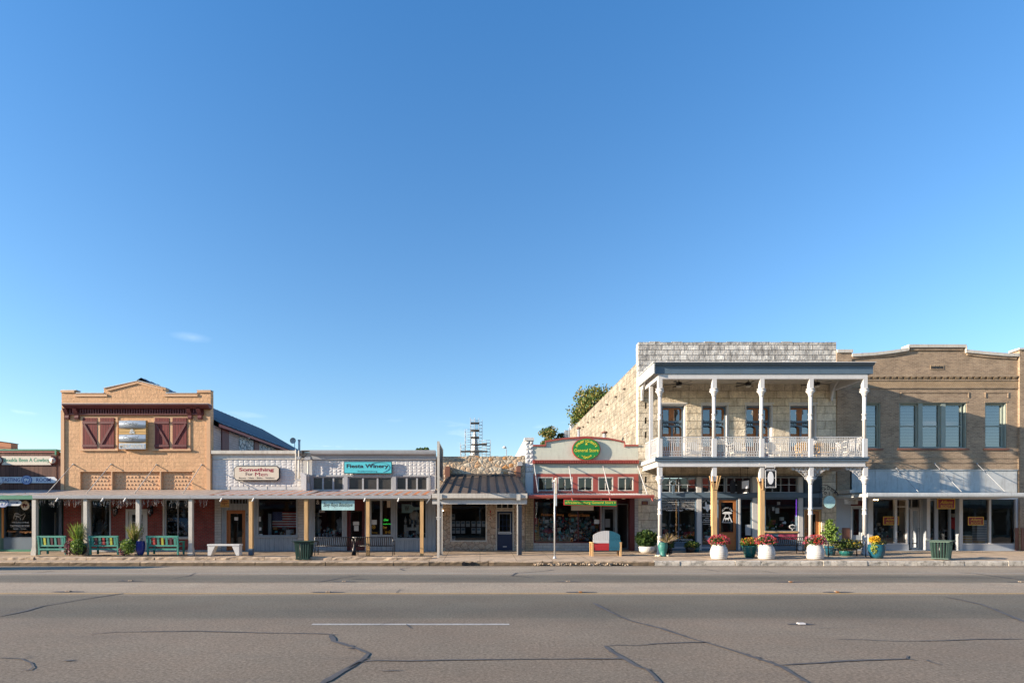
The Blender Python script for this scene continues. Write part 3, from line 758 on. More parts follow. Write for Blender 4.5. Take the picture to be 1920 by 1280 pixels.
# ================================================================== SHARED BUILDING PARTS
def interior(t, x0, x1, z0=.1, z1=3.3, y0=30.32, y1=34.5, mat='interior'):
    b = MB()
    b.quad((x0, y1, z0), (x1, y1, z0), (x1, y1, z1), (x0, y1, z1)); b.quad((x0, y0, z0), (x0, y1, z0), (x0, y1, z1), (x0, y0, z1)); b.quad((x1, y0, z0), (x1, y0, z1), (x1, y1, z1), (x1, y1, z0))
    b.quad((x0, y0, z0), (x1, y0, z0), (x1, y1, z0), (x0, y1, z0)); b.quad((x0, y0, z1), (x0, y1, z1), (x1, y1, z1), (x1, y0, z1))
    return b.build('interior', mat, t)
def hull(t, x0, x1, z1, y1, mat='flatroof', y0=30.3, zroof=None, sidemat=None):
    b = MB(); zr = zroof or z1
    b.quad((x0, y0, -.1), (x0, y1, -.1), (x0, y1, z1), (x0, y0, z1)); b.quad((x1, y0, -.1), (x1, y0, z1), (x1, y1, z1), (x1, y1, -.1)); b.quad((x0, y1, -.1), (x1, y1, -.1), (x1, y1, z1), (x0, y1, z1))
    b.build('side_walls', sidemat or 'white', t)
    b = MB(); b.quad((x0, y0, zr), (x1, y0, zr), (x1, y1, zr), (x0, y1, zr)); b.build('flat_roof', mat, t)
def window(t, rc, y=30.0, fw=.06, mat='grey_trim', nx=1, nz=1, dep=.12, pane='glass', bar=.04, proud=.02, name='window', ratio=None):
    x0, x1, z0, z1 = rc
    b = MB(); b.frame(x0, x1, z0, z1, y - proud, y + dep, fw)
    for i in range(1, nx):
        cx = x0 + (x1 - x0) * i / nx; b.box(cx - bar / 2, cx + bar / 2, y + .02, y + dep - .01, z0 + fw, z1 - fw)
    for j in range(1, nz):
        cz = z0 + (z1 - z0) * ((j / nz) if ratio is None else ratio)
        xsn = [x0 + fw] + [x0 + (x1 - x0) * i / nx for i in range(1, nx)] + [x1 - fw]
        for q in range(len(xsn) - 1): b.box(xsn[q] + (bar / 2 if q else 0), xsn[q + 1] - (bar / 2 if q < len(xsn) - 2 else 0), y + .025, y + dep - .015, cz - bar / 2, cz + bar / 2)
    o = b.build(name, mat, t)
    p = MB(); p.quad((x0 + fw * .5, y + dep * .6, z0 + fw * .5), (x1 - fw * .5, y + dep * .6, z0 + fw * .5), (x1 - fw * .5, y + dep * .6, z1 - fw * .5), (x0 + fw * .5, y + dep * .6, z1 - fw * .5))
    p.build('pane', pane, o)
    return o
def door(t, rc, y=30.0, mat='door_wood', stile=.11, bottom=.28, nx=1, nz=1, top=None, frame='grey_trim', fw=.05, handle='right', label=None, hm='black'):
    """glazed door; rc is the outside of the frame"""
    x0, x1, z0, z1 = rc
    b = MB(); b.frame(x0, x1, z0, z1, y - .02, y + .14, fw, bottom=False)
    fo = b.build('door_frame', frame, t)
    a, c, e, g_ = x0 + fw + .006, x1 - fw - .006, z0 + .01, z1 - fw - .006
    zt = e + bottom; tp = g_ - (top or stile)
    b = MB(); b.box(a, a + stile, y + .04, y + .09, e, g_); b.box(c - stile, c, y + .04, y + .09, e, g_); b.box(a + stile, c - stile, y + .04, y + .09, tp, g_); b.box(a + stile, c - stile, y + .042, y + .088, e, zt)
    for i in range(1, nx):
        cx = a + stile + (c - a - 2 * stile) * i / nx; b.box(cx - .014, cx + .014, y + .045, y + .085, zt, tp)
    for j in range(1, nz):
        cz = zt + (tp - zt) * j / nz
        b.box(a + stile, c - stile, y + .05, y + .08, cz - .014, cz + .014)
    d = b.build('door', mat, t, label=label)
    p = MB(); p.quad((a + stile, y + .065, zt), (c - stile, y + .065, zt), (c - stile, y + .065, tp), (a + stile, y + .065, tp)); p.build('pane', 'glass', d)
    hx = c - stile / 2 if handle == 'right' else a + stile / 2
    p = MB(); p.tube([(hx, y + .04, e + .95), (hx, y - .01, e + .97), (hx, y - .01, e + 1.13), (hx, y + .04, e + 1.15)], .012, 6); p.build('handle', hm, d)
    return d
def letters(t, name, specs, mat, label=None):
    b = MB()
    for s_ in specs:
        txt, cx, cz, w_, h_, y = s_[:6]; kw = s_[6] if len(s_) > 6 else {}
        b.text(txt, cx, cz, w_, h_, y, **kw)
    return b.build(name, mat, t)
def awning(t, x0, x1, yw, zw, yf, zf, mats, per=.30, amp=.03, th=.02, name='awning'):
    """corrugated lean-to sheet from the wall down to the front"""
    b = MB(); n = max(2, int(round((x1 - x0) / per))); p = (x1 - x0) / n; P = []
    for i in range(n * 2 + 1):
        x = x0 + p * i / 2; dz = amp if i % 2 else 0; P.append((x, dz))
    for i in range(len(P) - 1):
        (a, da), (c, dc) = P[i], P[i + 1]
        mi = 0 if i % 2 == 0 else (len(mats) - 1)
        b.quad((a, yf, zf + da), (c, yf, zf + dc), (c, yw, zw + dc), (a, yw, zw + da), mi)
        b.quad((a, yf, zf + da - th), (a, yw, zw + da - th), (c, yw, zw + dc - th), (c, yf, zf + dc - th), mi)
        b.quad((a, yf, zf + da - th), (c, yf, zf + dc - th), (c, yf, zf + dc), (a, yf, zf + da), mi)
    return b.build(name, mats, t)
def gutter(t, x0, x1, yf, z0, z1, mat='gutter', spouts=(), name='gutter'):
    b = MB(); b.prismX([(yf - .12, z1), (yf - .12, z1 - .03), (yf - .10, z0 + .02), (yf - .06, z0), (yf + .02, z0), (yf + .02, z1), (yf, z1), (yf, z0 + .03), (yf - .08, z0 + .04), (yf - .1, z1)], x0, x1)
    o = b.build(name, mat, t)
    for px in spouts:
        c = X(px, yf - .1); b = MB(); b.bar((c - .02, yf - .1, z0 + .04), (c - .07, yf - .2, z0 - .13), .05); b.build('gutter_spout', 'white', o)
    return o
def tpost(t, cx, cy, z0, z1, w=.2, mat='offwhite', foot=True, name='post'):
    b = MB()
    if foot:
        b.box(cx - w * .62, cx + w * .62, cy - w * .62, cy + w * .62, z0 - .05, z0 + .16)
        b.prismY([(cx - w * .62, z0 + .16), (cx + w * .62, z0 + .16), (cx + w * .45, z0 + .34), (cx - w * .45, z0 + .34)], cy - w * .5, cy + w * .5)
        b.box(cx - w * .45, cx + w * .45, cy - w * .45, cy + w * .45, z0 + .34, z1)
    else: b.box(cx - w / 2, cx + w / 2, cy - w / 2, cy + w / 2, z0 - .05, z1)
    return b.build(name, mat, t)
def rods(t, pairs, mat='gutter', r=.016, yf=28.1, yw=29.97, name='awning_rod'):
    for (a, b_, c, d) in pairs:           # wall px -> front px
        b = MB(); p = (X(a, yw), yw, Z(b_, yw)); q = (X(c, yf), yf, Z(d, yf)); b.tube([p, q], r, 6)
        b.tube([(p[0], p[1] + .02, p[2]), (p[0], p[1] - .03, p[2])], .04, 8); b.build(name, mat, t)
YF = 27.45       # front edge of the shop canopies
PY = 27.55       # posts
ZG0, ZG1 = Z(935, YF), Z(928.3, YF)

# ================================================================== 0: DARK WOODEN FRONT (left edge)
B = thing('wooden_storefront', 'dark brown board storefront with green roof edge at the left edge of the photo', 'building', (X(50), 30, .09))
xl, xr = X(-150), X(118) - .02
zt = Z(845)
b = MB(); b.wall(xl, xr, .0, 3.2, 30.0, .25, [RC(8, 936, 62, 1008), (X(70), X(113), .09, Z(937)), (X(-120), X(-20), .9, Z(940))]); b.build('lower_wall', 'teal_dark', B)
b = MB(); b.wall(xl, X(106.5), 3.2, zt, 29.96, .25); b.wall(X(106.5), xr, 3.2, Z(853.5), 29.985, .25); b.build('board_wall', 'brownwood', B)
b = MB(); b.box(xl, X(106.5) + .03, 29.9, 30.3, zt, Z(842)); b.box(X(105), X(106.5) + .03, 29.9, 29.955, Z(853), zt); b.build('roof_edge', 'green_trim', B)
b = MB(); b.box(xl, X(105) - .01, 29.925, 29.955, zt - .09, zt - .02); b.build('red_stripe', 'red_trim', B)
hull(B, xl, xr, Z(846), 44, sidemat='brownwood')
b = MB(); b.box(xl, X(4), 29.93, 29.997, .1, Z(1030)); b.box(X(62), X(68), 29.93, 29.997, .1, Z(936)); b.box(X(112), xr, 29.93, 29.997, .1, Z(936)); b.build('pilasters', 'slate_dark', B)
b = MB(); b.box(X(4.5), X(8), 29.95, 29.997, Z(1008), Z(936)); b.build('window_post', 'txt_orange', B)
b = MB(); b.wall(X(8), X(62), .12, Z(1008), 29.96, .03); b.build('base_panel', 'slate', B)
b = MB(); b.box(xl, X(66), 29.9, 29.955, .02, .16); b.build('sill_board', 'green_trim', B)
wdw = window(B, RC(8, 936, 62, 1008), mat='slate_dark', fw=.05)
b = MB()
for s_ in (('TEXAS WINE', 37, 979, 32, 2.6), ('TASTING ROOM', 35.5, 985.5, 36, 4), ('BEER - WINE', 36, 991, 24, 1.8)):
    b.text(s_[0], X(s_[1]), Z(s_[2]), s_[3] / 35.7, s_[4] / 35.7, 30.05, 0, .01)
# line drawing of a longhorn above the words
for pts in ([(24, 972), (26, 963), (30, 961), (34, 963), (37, 966), (42, 964), (44, 961), (46, 965), (43, 970), (41, 974)], [(28, 974), (30, 968), (36, 970), (38, 974)], [(28, 964), (37, 964), (37, 967), (28, 967), (28, 964)]):
    b.tube([(X(p[0]), 30.05, Z(p[1])) for p in pts], .012, 4)
b.build('window_lettering', 'txt_white', wdw)
b = MB(); b.text('Sangria', X(46), Z(997), 24 / 35.7, 5 / 35.7, 30.05, 0, .012, .4); b.text('Frozen', X(20), Z(995.5), 18 / 35.7, 4 / 35.7, 30.05, 0, .012, .4); b.build('script_lettering', 'txt_orange', wdw)
interior(B, xl, xr - .05)
window(B, (X(-120), X(-20), .9, Z(940)), mat='slate_dark')
# recessed entrance
b = MB(); b.box(X(70) + .002, X(70) + .05, 30.26, 31.2, .09, 3.2); b.box(X(113) - .05, X(113) - .002, 30.26, 31.2, .09, 3.2); b.wall(X(70), X(113), .09, 3.2, 31.2, .1, [(X(84.5, 31.2), X(104, 31.2), .12, Z(961, 31.2))]); b.build('entrance_recess', 'slate_dark', B)
d = door(B, (X(83, 31.2), X(105.5, 31.2), .12, Z(960, 31.2)), 31.15, 'black', .06, .12, frame='grey', fw=.05)
b = MB(); b.box(X(90.5, 31.2), X(98.5, 31.2), 31.18, 31.2, Z(981, 31.2), Z(976, 31.2)); b.box(X(90.5, 31.2), X(98.5, 31.2), 31.18, 31.2, Z(984.5, 31.2), Z(982, 31.2)); b.build('paper_notice', 'paper', d)
# canopy (unrusted part, its bluish shade put into the colour) + green fascia
awning(B, xl, X(66, YF), 29.95, Z(918.5), YF, ZG1 + .02, ['pale_blue', 'awn_grey'], .6, .012)
b = MB(); b.box(xl, X(64, YF) - .01, YF - .03, YF + .03, ZG0 - .01, ZG1); b.build('fascia', 'green_trim', B)
rods(B, [(14, 899, -30, 926)], 'white')
# signs of the wooden front
S = thing('cowboy_sign', 'long cream sign with green western lettering between two round emblems on brown boards', 'sign', (X(50), 29.9, Z(863.5)))
b = MB(); b.box(X(6), X(98), 29.9, 29.94, Z(871.5), Z(855.2)); b.build('board', 'sign_cream', S)
b = MB(); b.frame(X(6) - .03, X(98) + .03, Z(871.5) - .03, Z(855.2) + .03, 29.91, 29.945, .028); b.build('border', 'maroon', S)
letters(S, 'lettering', [('Shoulda Been A Cowboy', X(52), Z(863.3), 2.45, .27, 29.896, dict(bold=.022))], 'txt_green')
for px in (2, 102.5):
    b = MB(); b.lathe(0, 0, [(.001, 0), (.2, 0), (.2, .05), (.001, .05)], 16); b.v = [(X(px) + v[0], 29.86 + v[2], Z(863.5) + v[1]) for v in b.v]; o = b.build('emblem', 'maroon', S)
    b = MB(); b.lathe(0, 0, [(.001, 0), (.155, 0), (.155, .01), (.001, .01)], 16); b.v = [(X(px) + v[0], 29.849 + v[2], Z(863.5) + v[1]) for v in b.v]; b.build('emblem_disc', 'sign_cream', o)
    b = MB(); b.prismY([(X(px) + .1 * (1 if k % 2 else .42) * math.sin(k * math.pi / 5 + .3), Z(863.5) + .1 * (1 if k % 2 else .42) * math.cos(k * math.pi / 5 + .3)) for k in range(10)], 29.84, 29.848); b.build('emblem_mark', 'maroon', o)
def arrow_sign(name, label, px0, px1, pym, hh, y, texts, oval, back=None):
    S = thing(name, label, 'sign', (X(px0, y), y, Z(pym, y)))
    a, c, z = X(px0, y), X(px1, y), Z(pym, y); h = hh * y / F_PX / 2
    b = MB(); b.prismY([(a, z - h), (c - .14, z - h), (c, z - h * .25), (c, z + h * .25), (c - .14, z + h), (a, z + h)], y, y + .03); b.build('board', 'sign_white', S)
    ox, orx, orz = oval
    b = MB(); b.prismY([(X(ox, y) + orx * math.cos(k * .2618), z + orz * math.sin(k * .2618)) for k in range(24)], y - .03, y - .002); o = b.build('oval_plate', 'navy2', S)
    b = MB()
    for q in (.82,):
        for k in range(24):
            a0, a1 = k * .2618, (k + 1) * .2618
            b.add([(X(ox, y) + orx * r_ * math.cos(t_), y - .033, z + orz * r_ * math.sin(t_)) for r_, t_ in ((q, a0), (q, a1), (q - .1, a1), (q - .1, a0))], [(0, 1, 2, 3)])
    # buffalo mark
    b.prismY([(X(ox, y) + p[0] * orx, z + p[1] * orz) for p in ((-.5, -.1), (-.45, .25), (-.1, .4), (.2, .2), (.5, .25), (.5, -.1), (.35, -.15), (.3, -.5), (.18, -.5), (.15, -.15), (-.15, -.1), (-.2, -.5), (-.32, -.5), (-.35, -.15))], y - .036, y - .031)
    b.build('oval_mark', 'sign_white', o)
    letters(S, 'lettering', [(tx, X(cx, y), z, w_ * y / F_PX, h_ * y / F_PX, y - .004, dict(bold=.02)) for tx, cx, w_, h_ in texts], 'navy')
    return S
M['navy2'] = paint('mid_blue_sign_paint', (.13, .20, .42), .5, .1)
arrow_sign('arrow_sign', 'long white arrow sign reading TASTING ROOM with a blue oval on the brown boards', -20, 106.5, 899.3, 11.5, 29.88, [('TASTING', 20.5, 35, 7), ('ROOM', 81.5, 27, 7)], (50.5, .28, .235))
S = arrow_sign('arrow_sign', 'small white arrow sign with blue oval hanging under the green canopy edge', -20, 40.5, 942, 11.5, 27.6, [('ROOM', 27, 14, 5)], (5.5, .3, .23))
b = MB(); [b.bar((X(q, 27.6), 27.6, Z(936.5, 27.6)), (X(q, 27.6), 27.6, ZG0), .02) for q in (-10, 30)]; b.build('hanger', 'black', S)
S = thing('round_sign', 'round beige sign with a dark buffalo hanging beside the white arrow sign', 'sign', (X(46, 28), 28, Z(947, 28)))
b = MB(); b.prismY([(X(46.5, 28) + .2 * math.cos(k * .2618), Z(947, 28) + .225 * math.sin(k * .2618)) for k in range(24)], 28, 28.04); b.build('board', 'sign_cream', S)
b = MB(); b.prismY([(X(46.5, 28) + p[0] * .2, Z(947, 28) + p[1] * .2) for p in ((-.6, -.1), (-.5, .3), (-.1, .45), (.2, .2), (.6, .25), (.6, -.1), (.4, -.15), (.35, -.5), (.2, -.5), (.15, -.15), (-.15, -.1), (-.2, -.5), (-.36, -.5), (-.4, -.15))], 27.985, 27.998); b.bar((X(46.5, 28), 28.02, Z(947, 28) + .22), (X(46.5, 28), 28.02, 3.05), .02); b.build('buffalo_mark', 'maroon', S)

# ================================================================== 1: ORANGE TWO-STOREY
B = thing('orange_building', 'orange painted two storey building with maroon shutters, maroon cornice and stepped parapet', 'building', (X(258), 30, .09))
x0, x1 = X(119), X(397.5); yo = 29.86
ztop = Z(737.5, yo)
zu = 3.1
ops = [RC(154, 884, 212, 919), RC(214.5, 884, 302, 919), RC(306, 884, 363, 919)]
ops = [(a, c, max(e, zu + .06), g_) for a, c, e, g_ in ops]
b = MB(); b.wall(x0, x1, zu, ztop, yo, .3, [(a, c, e, g_) for a, c, e, g_ in ops])
zz = ztop
b.prismY([(X(198), zz), (X(314), zz), (X(314), Z(728, yo)), (X(262), Z(714.5, yo)), (X(250), Z(715.5, yo)), (X(198), Z(728.5, yo))], yo + .001, yo + .29)
b.prismY([(x0, zz), (X(147), zz), (X(147), Z(732.5, yo)), (x0, Z(732.5, yo))], yo + .001, yo + .29); b.prismY([(X(372), zz), (x1, zz), (x1, Z(732.5, yo)), (X(372), Z(732.5, yo))], yo + .001, yo + .29)
b.build('wall', 'orange', B)
b = MB()                                       # raised corner pilasters, parapet moulding, panel frames
for q0, q1 in ((119, 125), (390.5, 397.5)): b.box(X(q0) - .01, X(q1), yo - .05, yo - .002, zu, Z(770))
b.box(x0 - .02, X(144), yo - .06, yo - .002, Z(736, yo), Z(732, yo)); b.box(X(374), x1 + .02, yo - .06, yo - .002, Z(736, yo), Z(732, yo))
b.box(X(144) + .01, X(205), yo - .05, yo - .002, Z(743.5, yo), Z(739, yo)); b.box(X(310), X(374) - .01, yo - .05, yo - .002, Z(743.5, yo), Z(739, yo))
b.prismY([(X(205), Z(733.5, yo)), (X(262), Z(719, yo)), (X(309), Z(732, yo)), (X(309), Z(729.5, yo)), (X(262), Z(715.5, yo)), (X(205), Z(730.5, yo))], yo - .05, yo - .002)
b.box(X(153), X(364), yo - .03, yo - .002, Z(884, yo) + .002, Z(882, yo))
for q in (213.2, 304): b.box(X(q) - .03, X(q) + .03, yo - .03, yo - .002, zu + .07, Z(884, yo))
b.build('mouldings', 'orange_trim', B)
b = MB()                                       # studded panels
for k, (a, c, e, g_) in enumerate(ops):
    b.quad((a, yo + .12, e), (c, yo + .12, e), (c, yo + .12, g_), (a, yo + .12, g_)); 
    nx_ = max(3, round((c - a) / .185)); nz_ = 5
    for i in range(nx_):
        for j in range(nz_):
            sx = a + (c - a) * (i + .5) / nx_; sz = e + (g_ - e) * (j + .5) / nz_; h_ = .03; hz_ = .058; sx += (.5 if j % 2 else 0) * (c - a) / nx_ * .6
            b.add([(sx - h_, yo + .118, sz - hz_), (sx + h_, yo + .118, sz - hz_), (sx + h_, yo + .118, sz + hz_), (sx - h_, yo + .118, sz + hz_), (sx, yo + .085, sz)], [(0, 1, 4), (1, 2, 4), (2, 3, 4), (3, 0, 4)])
b.build('studded_panels', 'orange_trim', B)
b = MB()                                       # metal coping
for pts in ([(119, 731.8), (147, 731.8)], [(147, 737.2), (198, 737.2)], [(198, 728), (262, 713.9), (314, 727.5)], [(314, 737.2), (372, 737.2)], [(372, 731.8), (397.5, 731.8)]):
    for i in range(len(pts) - 1):
        (a, e), (c, g_) = pts[i], pts[i + 1]
        b.prismY([(X(a) - .012, Z(e, yo)), (X(c) + .012, Z(g_, yo)), (X(c) + .012, Z(g_, yo) + .035), (X(a) - .012, Z(e, yo) + .035)], yo - .04, yo + .33)
b.build('coping', 'galv', B)
C = MB(); zc0, zc1 = Z(768), Z(761)
C.prismX([(yo - .002, zc0), (yo - .25, zc0), (yo - .34, zc0 + .07), (yo - .45, zc1 - .05), (yo - .45, zc1), (yo - .002, zc1)], X(116, 29.42), X(390, 29.42)); 
C.box(X(128), X(385), yo - .12, yo - .002, Z(779), Z(776)); n = 52
for i in range(n):
    c = X(134) + (X(378) - X(134)) * i / (n - 1); C.box(c - .035, c + .035, yo - .16, yo - .003, Z(775.8), zc0 - .002)
cor = C.build('cornice', 'maroon', B)
C = MB(); C.box(X(128), X(385), yo - .07, yo - .122 + .1, Z(775.9), zc0 - .003); C.build('frieze', 'dark_red', cor)
for q in (131.5, 149.5, 360, 378.5):
    c = X(q); C = MB(); C.prismX([(yo - .003, Z(787)), (yo - .1, Z(787)), (yo - .13, Z(784)), (yo - .1, Z(780)), (yo - .2, Z(775)), (yo - .32, zc0 - .004), (yo - .003, zc0 - .004)], c - .1, c + .1); C.build('bracket', 'maroon', B)
C = MB(); C.box(X(115, 29.42), X(391, 29.42), yo - .47, yo - .1, zc1 + .002, zc1 + .022); C.build('cornice_flashing', 'galv', cor)
# shutter pairs
def shutter(t, a, c, e, g_, y, flip):
    b = MB(); b.box(a, c, y - .04, y, e, g_)
    s1 = b.build('shutter', 'maroon_wood', t)
    b = MB(); h_ = .13
    for zq in (e + .16, g_ - .26): b.box(a - .01, c + .01, y - .075, y - .042, zq - h_ / 2, zq + h_ / 2)
    p, q = (a + .06, g_ - .34), (c - .06, e + .24)
    if flip: p, q = (c - .06, g_ - .34), (a + .06, e + .24)
    b.bar((p[0], y - .058, p[1]), (q[0], y - .058, q[1]), .03, .10); b.build('brace', 'maroon', s1)
for q0, q1 in ((156, 224.5), (291.5, 360)):
    a, c, e, g_ = RC(q0, 782, q1, 844)
    b = MB(); b.frame(a, c, e, g_, yo - .035, yo - .002, .09); b.box((a + c) / 2 - .12, (a + c) / 2 + .12, yo - .03, yo - .002, e + .09, g_ - .09); b.box(a - .05, c + .05, yo - .09, yo - .036, e - .05, e + .03)
    b.build('window_surround', 'orange_trim', B)
for q0, q1, fl in ((160, 186.2, 0), (192, 218, 1), (294, 320.4, 0), (327, 353.3, 1)): shutter(B, X(q0), X(q1), Z(842), Z(784), yo - .004, fl)
# ground floor
gops = [RC(168, 935, 208, 1018), (X(238), X(275), .09, Z(955)), RC(309, 935, 357, 1008)]
gy = 30.0
b = MB(); b.wall(X(119), X(403), .0, zu - .002, gy, .25, gops); b.build('brick_wall', 'redbrick', B)
for rc in (gops[0], gops[2]):
    wo_ = window(B, rc, gy, .07, 'pale_blue', 2 if rc is gops[2] else 1)
b = MB(); b.box(X(155) - .04, X(155) + .05, gy - .05, gy - .002, .1, zu); b.build('drainpipe', 'white', B)
b = MB(); b.box(X(306), X(309) - .005, gy - .05, gy - .002, .8, zu); b.box(X(306), X(359), gy - .09, gy - .002, .7, .79); b.build('window_trim', 'offwhite', B)
door(B, (X(236), X(276.5), .11, Z(954)), gy, 'white', .16, .3, 2, 4, frame='white', fw=.12, hm='black')
b = MB(); b.box(X(119), X(403), gy - .16, gy - .002, .0, .13); b.build('plinth', 'grey', B)
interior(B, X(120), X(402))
hull(B, x0, x1, 6.7, 47, sidemat='siding', y0=30.17)
# gable roof running back from the parapet
rx, rz, ez = -17.98, 9.25, 6.85; ea, ec = X(119) - .25, -13.78
b = MB()
for (a, c) in ((ea, rx), (ec, rx)):
    b.quad((a, 30.3, ez), (c, 30.3, rz), (c, 47.2, rz), (a, 47.2, ez)); b.quad((a, 30.3, ez - .06), (c, 30.3, rz - .06), (c, 47.2, rz - .06), (a, 47.2, ez - .06))
for k in range(28):
    y = 30.6 + k * .6
    b.prismY([(rx, rz + .001), (ec, ez + .001), (ec, ez + .035), (rx, rz + .035)], y, y + .03)
b.build('gable_roof', 'roof_blue', B)
b = MB(); b.box(ec - .03, ec + .0, 30.2, 47.2, ez - .22, ez - .07); b.build('eaves_board', 'red_trim', B)
b = MB(); b.add([(x0, 47, 6.5), (x1, 47, 6.5), (rx, 47, rz - .1)], [(0, 1, 2)]); b.build('gable_end', 'siding', B)
b = MB(); sx = x1 + .012
b.quad((sx, 33.3, 5.2), (sx, 46.9, 5.2), (sx, 46.9, 6.7), (sx, 33.3, 6.7)); b.build('rubble_side', 'rubble_grey', B)
for ya_, yb_ in ((31.05, 31.9), (35.5, 36.3), (39.3, 40.1)):
    b = MB(); b.box(sx + .003, sx + .05, ya_, yb_, 5.0, 6.68); b.build('side_shutter', 'maroon', B)
awning(B, X(66, YF) + .005, X(392, YF), yo - .01, Z(918.5), YF, ZG1 + .02, ['awn_grey'], .5, .012)
gutter(B, X(64, YF), X(358, YF), YF, ZG0, ZG1, spouts=(110, 195, 237))
b = MB(); b.box(X(64, YF), X(392, YF), YF + .025, YF + .12, ZG0 + .0, ZG1 - .03); b.build('canopy_beam', 'offwhite', B)
for q in (66, 162, 260, 358.5): tpost(B, X(q, PY), PY, zwalk(-9, PY), ZG0 + .05, .2)
rods(B, [(137, 870, 87, 926), (208, 870, 162, 925), (293, 871, 252, 925), (378, 871, 343, 924.5)], 'offwhite', .018, yw=yo)
# board with steel strips
S = thing('wooden_sign', 'yellow pine sign with two curved steel strips between the maroon shutters', 'sign', (X(256), yo - .2, Z(816)))
b = MB(); b.box(X(231), X(281), yo - .22, yo - .05, Z(843), Z(790)); b.build('board', 'oldwood', S)
for q0, q1 in ((790.5, 804.5), (816.5, 830)):
    P = []
    for k in range(9):
        t_ = k / 8; P.append((X(231.3) + (X(280.7) - X(231.3)) * t_, yo - .225 - .05 * math.sin(math.pi * t_)))
    b = MB()
    for k in range(8):
        (a, ya_), (c, yc_) = P[k], P[k + 1]; b.add([(a, ya_, Z(q1)), (c, yc_, Z(q1)), (c, yc_, Z(q0)), (a, ya_, Z(q0)), (a, ya_ + .01, Z(q1)), (c, yc_ + .01, Z(q1)), (c, yc_ + .01, Z(q0)), (a, ya_ + .01, Z(q0))], [(0, 1, 2, 3), (4, 5, 6, 7), (0, 1, 5, 4), (3, 2, 6, 7)], 0, True)
    b.build('steel_strip', 'tin_sheet', S)
b = MB(); b.box(X(231.5), X(280.7), yo - .235, yo - .222, Z(843), Z(832.5)); b.build('lower_strip', 'tin_sheet', S)
letters(S, 'lettering', [('Cowboy', X(256), Z(797.3), .75, .2, yo - .33, dict(bold=.012, shear=.5)), ('Cowgirl', X(256), Z(823.2), .8, .22, yo - .33, dict(bold=.012, shear=.5))], 'txt_black')
letters(S, 'trade_lettering', [('MERCANTILE', X(256), Z(838), 1.28, .2, yo - .25, dict(bold=.01))], 'sign_cream')
letters(S, 'ampersand', [('&', X(256), Z(810.5), .3, .24, yo - .235, dict(bold=.02))], 'galv')
for q, lb in ((219, 'black wall lantern left of the white door on the brick wall'), (285, 'black wall lantern right of the white door on the brick wall')):
    L = thing('wall_lantern', lb, 'lantern', (X(q), 29.9, Z(962)), 'lanterns beside the white door')
    b = MB(); cx, cz = X(q), Z(958)
    b.lathe(cx, 29.82, [(.03, cz + .24), (.14, cz + .14), (.15, cz + .12), (.03, cz + .13)], 6, smooth=False); b.lathe(cx, 29.82, [(.02, cz - .3), (.05, cz - .24), (.09, cz - .18), (.02, cz - .17)], 6, smooth=False)
    for k in range(6): a = k * math.pi / 3; b.bar((cx + .13 * math.cos(a), 29.82 + .13 * math.sin(a), cz + .12), (cx + .085 * math.cos(a), 29.82 + .085 * math.sin(a), cz - .18), .016)
    b.bar((cx, 29.98, cz + .2), (cx, 29.82, cz + .25), .03); b.box(cx - .06, cx + .06, 29.96, 29.995, cz - .15, cz + .28); b.build('cage', 'black', L)
    b = MB(); b.lathe(cx, 29.82, [(.12, cz + .115), (.078, cz - .17)], 6, smooth=False); b.build('pane', 'glass', L)
# icicle light strings
b = MB(); rg = random.Random(3)
for k in range(230):
    px = rg.uniform(69, 392); d = YF + rg.uniform(.02, .3); x_ = X(px, d); L = rg.choice([.08, .14, .2, .28, .36]) * rg.uniform(.6, 1.1); z = ZG0 - .01
    P = [(x_, d, z)]; 
    while P[-1][2] > z - L: P.append((P[-1][0] + rg.uniform(-.03, .03), d, P[-1][2] - .06))
    b.tube(P, .003, 3)
    for p in P[1:]:
        s_ = rg.uniform(.008, .016); b.add([(p[0] - s_, p[1], p[2]), (p[0], p[1] - s_, p[2] - s_), (p[0] + s_, p[1], p[2] + .01), (p[0], p[1], p[2] - s_ * 2)], [(0, 1, 2), (0, 3, 2), (0, 1, 3), (1, 2, 3)])
b.build('icicle_lights', 'white_clean', origin=(X(230), YF, ZG0), label='strings of white icicle lights hanging under the grey canopy gutter', cat='string lights')
# things seen dimly in the two windows
b = MB(); rg = random.Random(5)
for k in range(7):
    a = -.9 + k * .3; b.tube([(X(188, 30.8), 30.8, 1.0), (X(188, 30.8) + math.sin(a) * .5, 30.8, 1.0 + math.cos(a) * .75)], [.09, .03], 6)
b.build('hanging_scarves', 'slate', origin=(X(188, 30.8), 30.8, 1), label='fan of pale blue scarves in the left brick wall window', cat='scarves')
b = MB()
for k in range(40):
    b.ball((X(rg.uniform(314, 352), 30.7), 30.7 + rg.uniform(-.1, .3), rg.uniform(.95, 2.3)), rg.uniform(.03, .09), 6)
b.build('hanging_ornaments', 'grey', origin=(X(333, 30.7), 30.7, 1), label='cluster of pale hanging ornaments in the right brick wall window', cat='ornaments')
